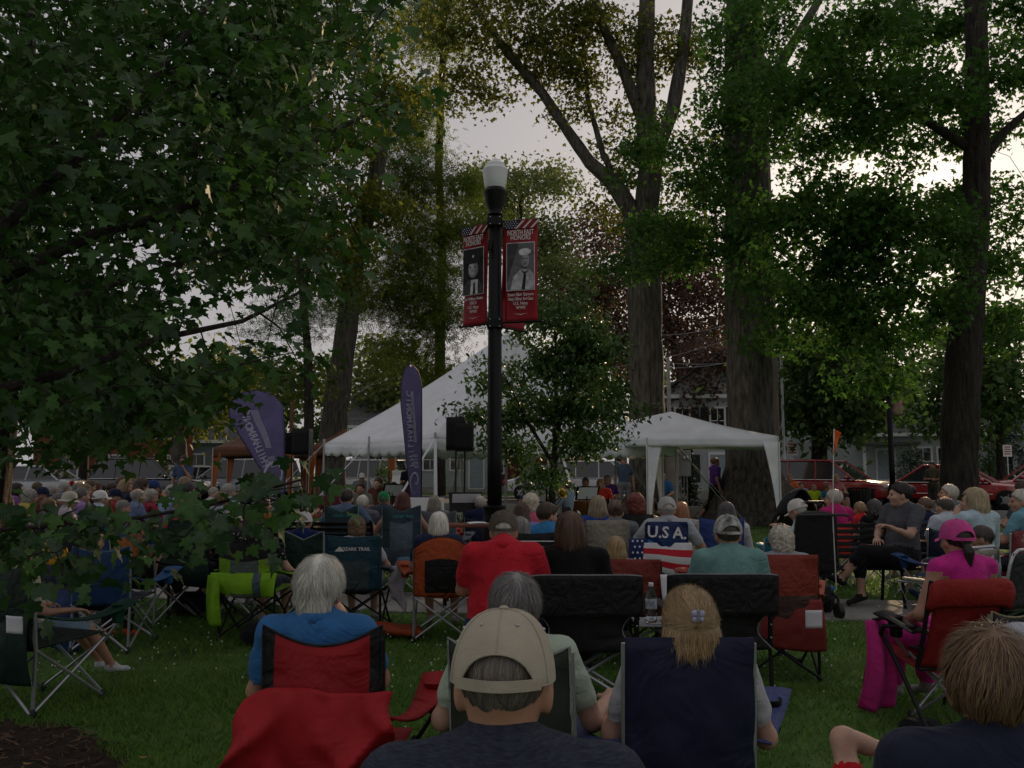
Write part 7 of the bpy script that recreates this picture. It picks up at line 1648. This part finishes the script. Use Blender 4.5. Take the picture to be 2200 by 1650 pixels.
# ---- left crowd: seen past the leaves, facing the stage on the right
cols = [(.35, .45, .60), (.05, .06, .10), (.30, .27, .24), (.45, .46, .50), (.12, .16, .25), (.03, .03, .035), (.25, .10, .28), (.40, .34, .12), (.06, .12, .16), (.38, .10, .10)]
Lc_ = [  # x, ytop, d, hair, haircol, shirt, extra, label
 (38, 1036, 15, 'long', BLK_, (.18, .08, .30), {}, 'dark long-haired woman in purple at the left edge of the crowd'),
 (12, 1050, 14.5, 'short', BRN, (.25, .20, .15), {}, 'brown-haired person at the very left of the crowd'),
 (18, 1062, 13, 'mid', DBL, (.15, .25, .35), {}, 'sandy-haired person low at the left edge of the crowd'),
 (66, 1049, 12.8, 'curly', LGR, (.36, .30, .08), {}, 'grey curly-haired woman in a yellow-patterned top'),
 (92, 1045, 14, 'short', SALT, (.10, .04, .03), dict(cap='cap', capcol=NAVY), 'man in a navy cap with gold brim in the left crowd'),
 (113, 1042, 15, 'curly', LGR, (.3, .3, .3), {}, 'grey-haired person in profile right of the navy cap'),
 (108, 1070, 12.2, 'curly', (.20, .11, .045), (.1, .1, .12), {}, 'ginger curly-haired person low behind the leaves'),
 (128, 1060, 13.4, 'short', SALT, (.06, .06, .07), {}, 'dark grey-haired person left of the striped hat'),
 (151, 1056, 12.2, 'short', LGR, (.45, .40, .45), dict(cap='hat', capcol=(.42, .41, .35)), 'person in a beige striped sun hat'),
 (178, 1048, 13, 'short', SALT, (.28, .18, .42), {}, 'grey-haired man in a lavender shirt'),
 (172, 1034, 16.5, 'fringe', GRY, (.2, .2, .22), {}, 'bald man far back in the left crowd'),
 (184, 1038, 15.5, 'curly', DBL, (.3, .28, .25), {}, 'blond wavy-haired woman far back in the left crowd'),
 (194, 1032, 17, 'short', BRN, (.15, .07, .05), {}, 'thin-faced man far back in the left crowd'),
 (208, 1035, 17.5, 'mid', (.12, .04, .025), (.15, .13, .12), {}, 'auburn-haired woman far back in the left crowd'),
 (217, 1052, 12.6, 'short', SALT, (.42, .52, .62), dict(cap='cap', capcol=(.62, .63, .64)), 'man in a white cap and pale blue shirt in the left crowd'),
 (249, 1049, 14, 'short', SALT, (.25, .03, .03), dict(cap='cap', capcol=NAVY, glasses=True), 'man in a navy cap and dark red shirt'),
 (242, 1036, 16, 'buzz', DBR, (.02, .03, .06), dict(glasses=True), 'man with glasses behind the navy cap'),
 (266, 1074, 11.6, 'buzz', GRY, (.15, .22, .35), {}, 'balding man low in front of the left crowd'),
 (272, 1029, 15.2, 'bob', DBL, (.02, .02, .04), {}, 'smiling sandy-haired woman in black'),
 (264, 1024, 18, 'short', BRN, (.2, .15, .15), {}, 'brown-haired person behind the smiling woman'),
 (287, 1025, 18.5, 'short', DBL, (.3, .2, .1), {}, 'blond child far back before the black SUV'),
 (298, 1049, 12.8, 'fringe', LGR, (.14, .20, .34), {}, 'bald man in a blue shirt in the left crowd'),
 (295, 1033, 15.8, 'bob', DBR, (.02, .02, .02), dict(glasses=True), 'dark-haired woman with glasses in the left crowd'),
 (326, 1050, 13.2, 'curly', (.45, .43, .38), (.30, .03, .05), {}, 'white curly-haired woman in dark red'),
 (306, 1018, 14.6, 'curly', (.09, .065, .045), (.02, .02, .02), dict(H=1.38), 'tall bushy brown-haired woman looking down'),
 (331, 1030, 15, 'short', DBR, (.012, .012, .014), dict(cap='cap', capcol=(.02, .05, .16), pose='face'), 'person in a blue cap and black shirt leaning on one hand'),
 (371, 1042, 14, 'short', (.42, .41, .38), (.26, .38, .56), dict(hyaw=rad(-20)), 'silver-haired man in a light blue shirt'),
 (403, 1036, 12.4, 'short', (.06, .055, .05), (.16, .15, .14), dict(pose='facel'), 'man with dark greying hair resting his chin'),
 (399, 1023, 16, 'mid', DBL, (.3, .28, .26), {}, 'blond woman behind the man resting his chin'),
 (461, 1047, 15.5, 'short', LGR, (.40, .37, .34), dict(hyaw=rad(-60)), 'grey-haired woman facing the camera before the brown canopy'),
 (493, 1039, 13.5, 'short', (.40, .38, .34), (.36, .46, .62), {}, 'silver-haired man in a pale blue shirt near the brown canopy'),
 (478, 1056, 12.5, 'curly', DBL, (.36, .38, .46), {}, 'blond curly-haired woman in front of the silver-haired man'),
 (568, 1066, 12, 'curly', BRN, (.36, .16, .05), {}, 'brown-haired woman in an orange top behind the leafy twig'),
 (140, 1036, 18, 'curly', LGR, (.08, .2, .3), {}, 'person with fluffy hair in a teal top far left'),
 (82, 1036, 18.5, 'short', BRN, (.1, .1, .1), {}, 'brown-haired person in the back of the far left crowd'),
 (150, 1100, 9.2, 'short', SALT, (.05, .06, .12), {}, 'man in navy with white stripes behind the leaves'),
]
for i, (x, y, d, hs_, hc, sh, kw, lb) in enumerate(Lc_):
    kw = dict(kw); kw.setdefault('pose', poses[i % 3]); kw.setdefault('hyaw', rad(random.uniform(-25, 25))); kw.setdefault('tilt', rad(random.uniform(-10, 5))); kw.setdefault('lean', random.choice((0., .6, -.6, .3)))
    yw = rad(-48+random.uniform(-10, 10)) if d > 11 else rad(-25)
    person(lb, x, y, d, res=0, hair=hs_, hcol=hc, shirt=sh, sk=(SK1, SK2, SK1)[i % 3], yaw=yw, group='audience in the left crowd', fat=(1., 1.15, 1.05)[i % 3], fem=(i % 2)*.8, **kw)
    if i % 2 == 0 or d < 12.5:
        g = P(x, y, d); camp('folding chair under the '+lb.replace('person', 'listener') if len(lb.split()) < 13 else 'folding chair beneath the '+' '.join(lb.split()[:9]), (g.x-.0, g.y+.0, 0), yw, col=[NAVY, DGREEN, BLUE, BLACK, MAROON][i % 5], bh=.84, lite=True, group='chairs in the left crowd')
# ---- musicians, stage side and people beyond, mostly facing the camera
FAR = [
 (715, 1040, 17, rad(175), 'bob', BLD, (.14, .02, .04), dict(glasses=True), 'blonde woman in sunglasses and maroon facing the camera'),
 (775, 1037, 17.5, rad(170), 'short', DBR, (.16, .16, .13), {}, 'dark-haired musician facing the camera under the tent'),
 (812, 1026, 18.5, rad(160), 'short', BRN, (.10, .03, .02), {}, 'seated musician in dark red behind the green cap'),
 (846, 1036, 20, rad(165), 'short', DBR, (.10, .04, .04), {}, 'brown-haired musician between the tent poles'),
 (868, 1034, 20.5, rad(190), 'bob', BRN, (.14, .05, .20), {}, 'small musician in purple near the tall flag'),
 (778, 1009, 27, rad(195), 'short', LGR, (.16, .17, .18), dict(cap='cap', capcol=(.5, .5, .48)), 'man in a white cap seated on the far bench'),
 (538, 1013, 27, rad(80), 'fringe', GRY, (.10, .11, .11), {}, 'bald man seated sideways under the brown canopy'),
 (1215, 1030, 17, rad(60), 'short', DBR, (.26, .33, .42), dict(pose='hold'), 'trombonist in a pale blue shirt right of the young tree'),
 (1132, 1038, 17, rad(50), 'short', BLK_, (.03, .05, .12), dict(sk=SK3, sleeve='none'), 'musician in a navy vest left of the young tree'),
 (1290, 1028, 21, rad(170), 'long', (.42, .30, .14), (.50, .035, .02), {}, 'long blonde woman in a red dress facing the camera'),
 (1305, 1021, 22.5, rad(175), 'short', LGR, (.12, .05, .26), {}, 'grey-haired person in purple beside the woman in red'),
 (1258, 1026, 22, rad(180), 'short', SALT, (.14, .16, .25), {}, 'grey-haired musician behind the music stand'),
 (1424, 1017, 26.5, rad(150), 'short', LGR, (.04, .16, .38), {}, 'grey-haired person in a bright blue tee by the concrete pillar'),
 (1696, 1000, 27, rad(170), 'braids', (.24, .12, .05), (.62, .16, .06), dict(H=1.38), 'girl with braids in an orange tee before the maroon SUV'),
 (1721, 1021, 26.6, rad(175), 'short', BRN, (.24, .32, .40), dict(glasses=True, H=1.12, smin_=.6), 'child in glasses and a grey-blue tee'),
 (1748, 1026, 26.4, rad(180), 'short', BLD, (.42, .60, .02), dict(H=1.05, smin_=.6), 'child in a neon yellow tank top'),
 (1776, 1029, 26.4, rad(185), 'short', BRN, (.04, .22, .34), dict(H=1.02, smin_=.6), 'small child in a turquoise tee'),
 (1796, 1019, 26.2, rad(195), 'short', BLD, (.36, .10, .14), dict(pose='cross', sleeve='none', fem=1., legpose='cross'), 'woman in a pink tank top with folded arms'),
]
for i, (x, y, d, yw, hs_, hc, sh, kw, lb) in enumerate(FAR):
    kw = dict(kw); kw.setdefault('pose', poses[(i+1) % 3]); kw.setdefault('sk', (SK1, SK2)[i % 2]); person(lb, x, y, d, res=0, hair=hs_, hcol=hc, shirt=sh, yaw=yw, **kw)
bench('pale slatted bench holding the row of children', hp(1752, 26.9), rad(180), 2.6)
CH('red folding chair under the blonde in sunglasses', 715, 17.2, None, rad(175), col=(.45, .02, .03), bh=.88, lite=True)
for x, d, yw, lb in ((775, 17.6, 170, 'dark-haired musician'), (1215, 17, 60, 'trombonist'), (1132, 17, 50, 'musician in the navy vest'), (1290, 21.1, 170, 'woman in the red dress'), (1424, 26.6, 150, 'person in the bright blue tee')):
    CH('black folding chair under the '+lb, x, d-.2, None, rad(yw), col=BLACK, bh=.82, lite=True)
STD = [
 (1340, 970, 26, rad(185), dict(hair='short', hcol=DBR, shirt=(.07, .11, .17), pants=(.22, .24, .27), pose='side'), 'tall man in a blue polo and grey shorts standing by the canopy leg'),
 (1537, 983, 24, rad(-75), dict(hair='bunhair', hcol=BRN, shirt=(.085, .03, .20), legs='capri', pants=(.012, .012, .014), pose='walk', stride=1., fat=1.2, shoes=(.25, .3, .35)), 'person in a purple polo walking right past the great trunk'),
 (395, 979, 22, rad(175), dict(hair='short', hcol=BLK_, shirt=(.05, .075, .15), pants=(.03, .05, .11), pose='face', sk=SK3), 'man in a blue tee standing with a hand to his mouth'),
 (880, 995, 24.5, rad(20), dict(hair='short', hcol=BLK_, shirt=(.010, .012, .018), pants=(.04, .07, .14), legs='long', pose='side'), 'man in a black shirt standing behind the tall purple flag'),
 (2003, 992, 27.5, rad(120), dict(hair='short', hcol=DBR, shirt=(.09, .075, .05), pants=(.05, .05, .04), pose='fold', sk=SK3), 'person in camouflage leaning at the red sedan'),
]
for x, y, d, yw, kw, lb in STD: person(lb, x, y, d, yaw=yw, stand=True, res=0, sk=kw.pop('sk', SK2), smin_=.8, **kw)
# trombone bell, timpani, sunglasses on hair
g = P(1196, 1075, 16.4); tb = thing('trombone', 'brass trombone held by the musician in pale blue', 'instrument', g, rad(25)); BR = mat('brass', (.55, .35, .10), .25, .1, metal=1.)
b = MB(); b.lathe([(.012, 0), (.014, .12), (.025, .2), (.05, .26), (.105, .30), (.10, .30), (.045, .255), (.01, .12)], n=18); b.xf(T(0, 0, 0, rx=rad(60))); b.build('bell', BR, tb, auto=None); b = MB(); b.tube([(0, 0, 0), (.0, .5, -.3), (.06, .5, -.3), (.06, -.1, .05)], .009, 6); b.build('slide', BR, tb)
for i, (x, d) in enumerate(((1245, 18.5),)):
    t = thing('timpani', 'copper kettledrum beside the trombonist', 'drum', G(x, d)); b = MB(); b.lathe([(.05, .35), (.2, .38), (.32, .55), (.36, .80), (.36, .84), (.001, .845)], n=22); b.build('kettle', mat('drum_copper', (.25, .10, .05), .3, .1, metal=.8), t)
    for k in range(3): a = k*2.1; b = MB(); b.tube([(.3*math.cos(a), .3*math.sin(a), .75), (.3*math.cos(a), .3*math.sin(a), 0)], .015, 6); b.build('leg', BLACKT, t)
# things on laps and on the grass
b = MB(); b.sheet(lambda u, v: ((u-.5)*.52, (v-.5)*.30+.05*math.sin(4*u), .05+.05*math.sin(3*u+1)*math.sin(3*v)+.02), 14, 10, .05); o = b.build('carry_bag', nylon((.34, .06, .018), ws=5., wr=.03), auto=None); o.location = (*G(842, 7.7).xy, 0); o.rotation_euler = (0, 0, .2); tag(o, 'orange chair carry bag lying on the grass by the orange chair', 'bag')
b = MB(); b.sheet(lambda u, v: ((u-.5)*.14+.02*math.sin(9*v), -.03*math.sin(5*u+3*v), .60-.42*v*(.7+.3*u)), 8, 12, .012); o = b.build('hanging_towel', cloth((.50, .48, .55)), auto=None); o.location = CHL(845, 7.8); tag(o, 'pale lilac towel hanging beside the dark teal chair', 'towel')
b = MB(); b.box((0, 0, .12), (.34, .2, .24), bev=.06); b.tube([(-.1, 0, .24), (-.08, 0, .40), (.08, 0, .40), (.1, 0, .24)], .012, 6); o = b.build('handbag', cloth((.03, .025, .03))); o.location = G(408, 8.9); tag(o, 'dark handbag on the grass beside the coral-tee woman', 'bag')
b = MB(); b.box((0, 0, .10), (.36, .22, .20), bev=.07); b.tube([(-.12, 0, .2), (-.05, .02, .34), (.1, 0, .2)], .010, 6); o = b.build('handbag', cloth((.012, .012, .014))); o.location = G(562, 7.4); tag(o, 'black handbag on the grass under the lime chair', 'bag')
b = MB(); b.box((0, 0, .004), (.16, .24, .003)); b.box((.05, .03, .009), (.15, .21, .003), Euler((0, 0, .4))); o = b.build('papers', PAPER, smooth=False); o.location = CHL(1345, 5.25, 0, .25); o.location.x = CHL(1260, 5.25)[0]+.50; o.location.y += .04; o.location.z = .528; tag(o, 'loose white papers on the director chair side table', 'paper')
bb = [q for q in bpy.data.objects if q.name.startswith('water_bottle') and 'director' in q.get('label', '')][0]; bb.location = (CHL(1260, 5.25)[0]+.44, CHL(1260, 5.25)[1]-.02, .532); bb.scale = (1.15,)*3
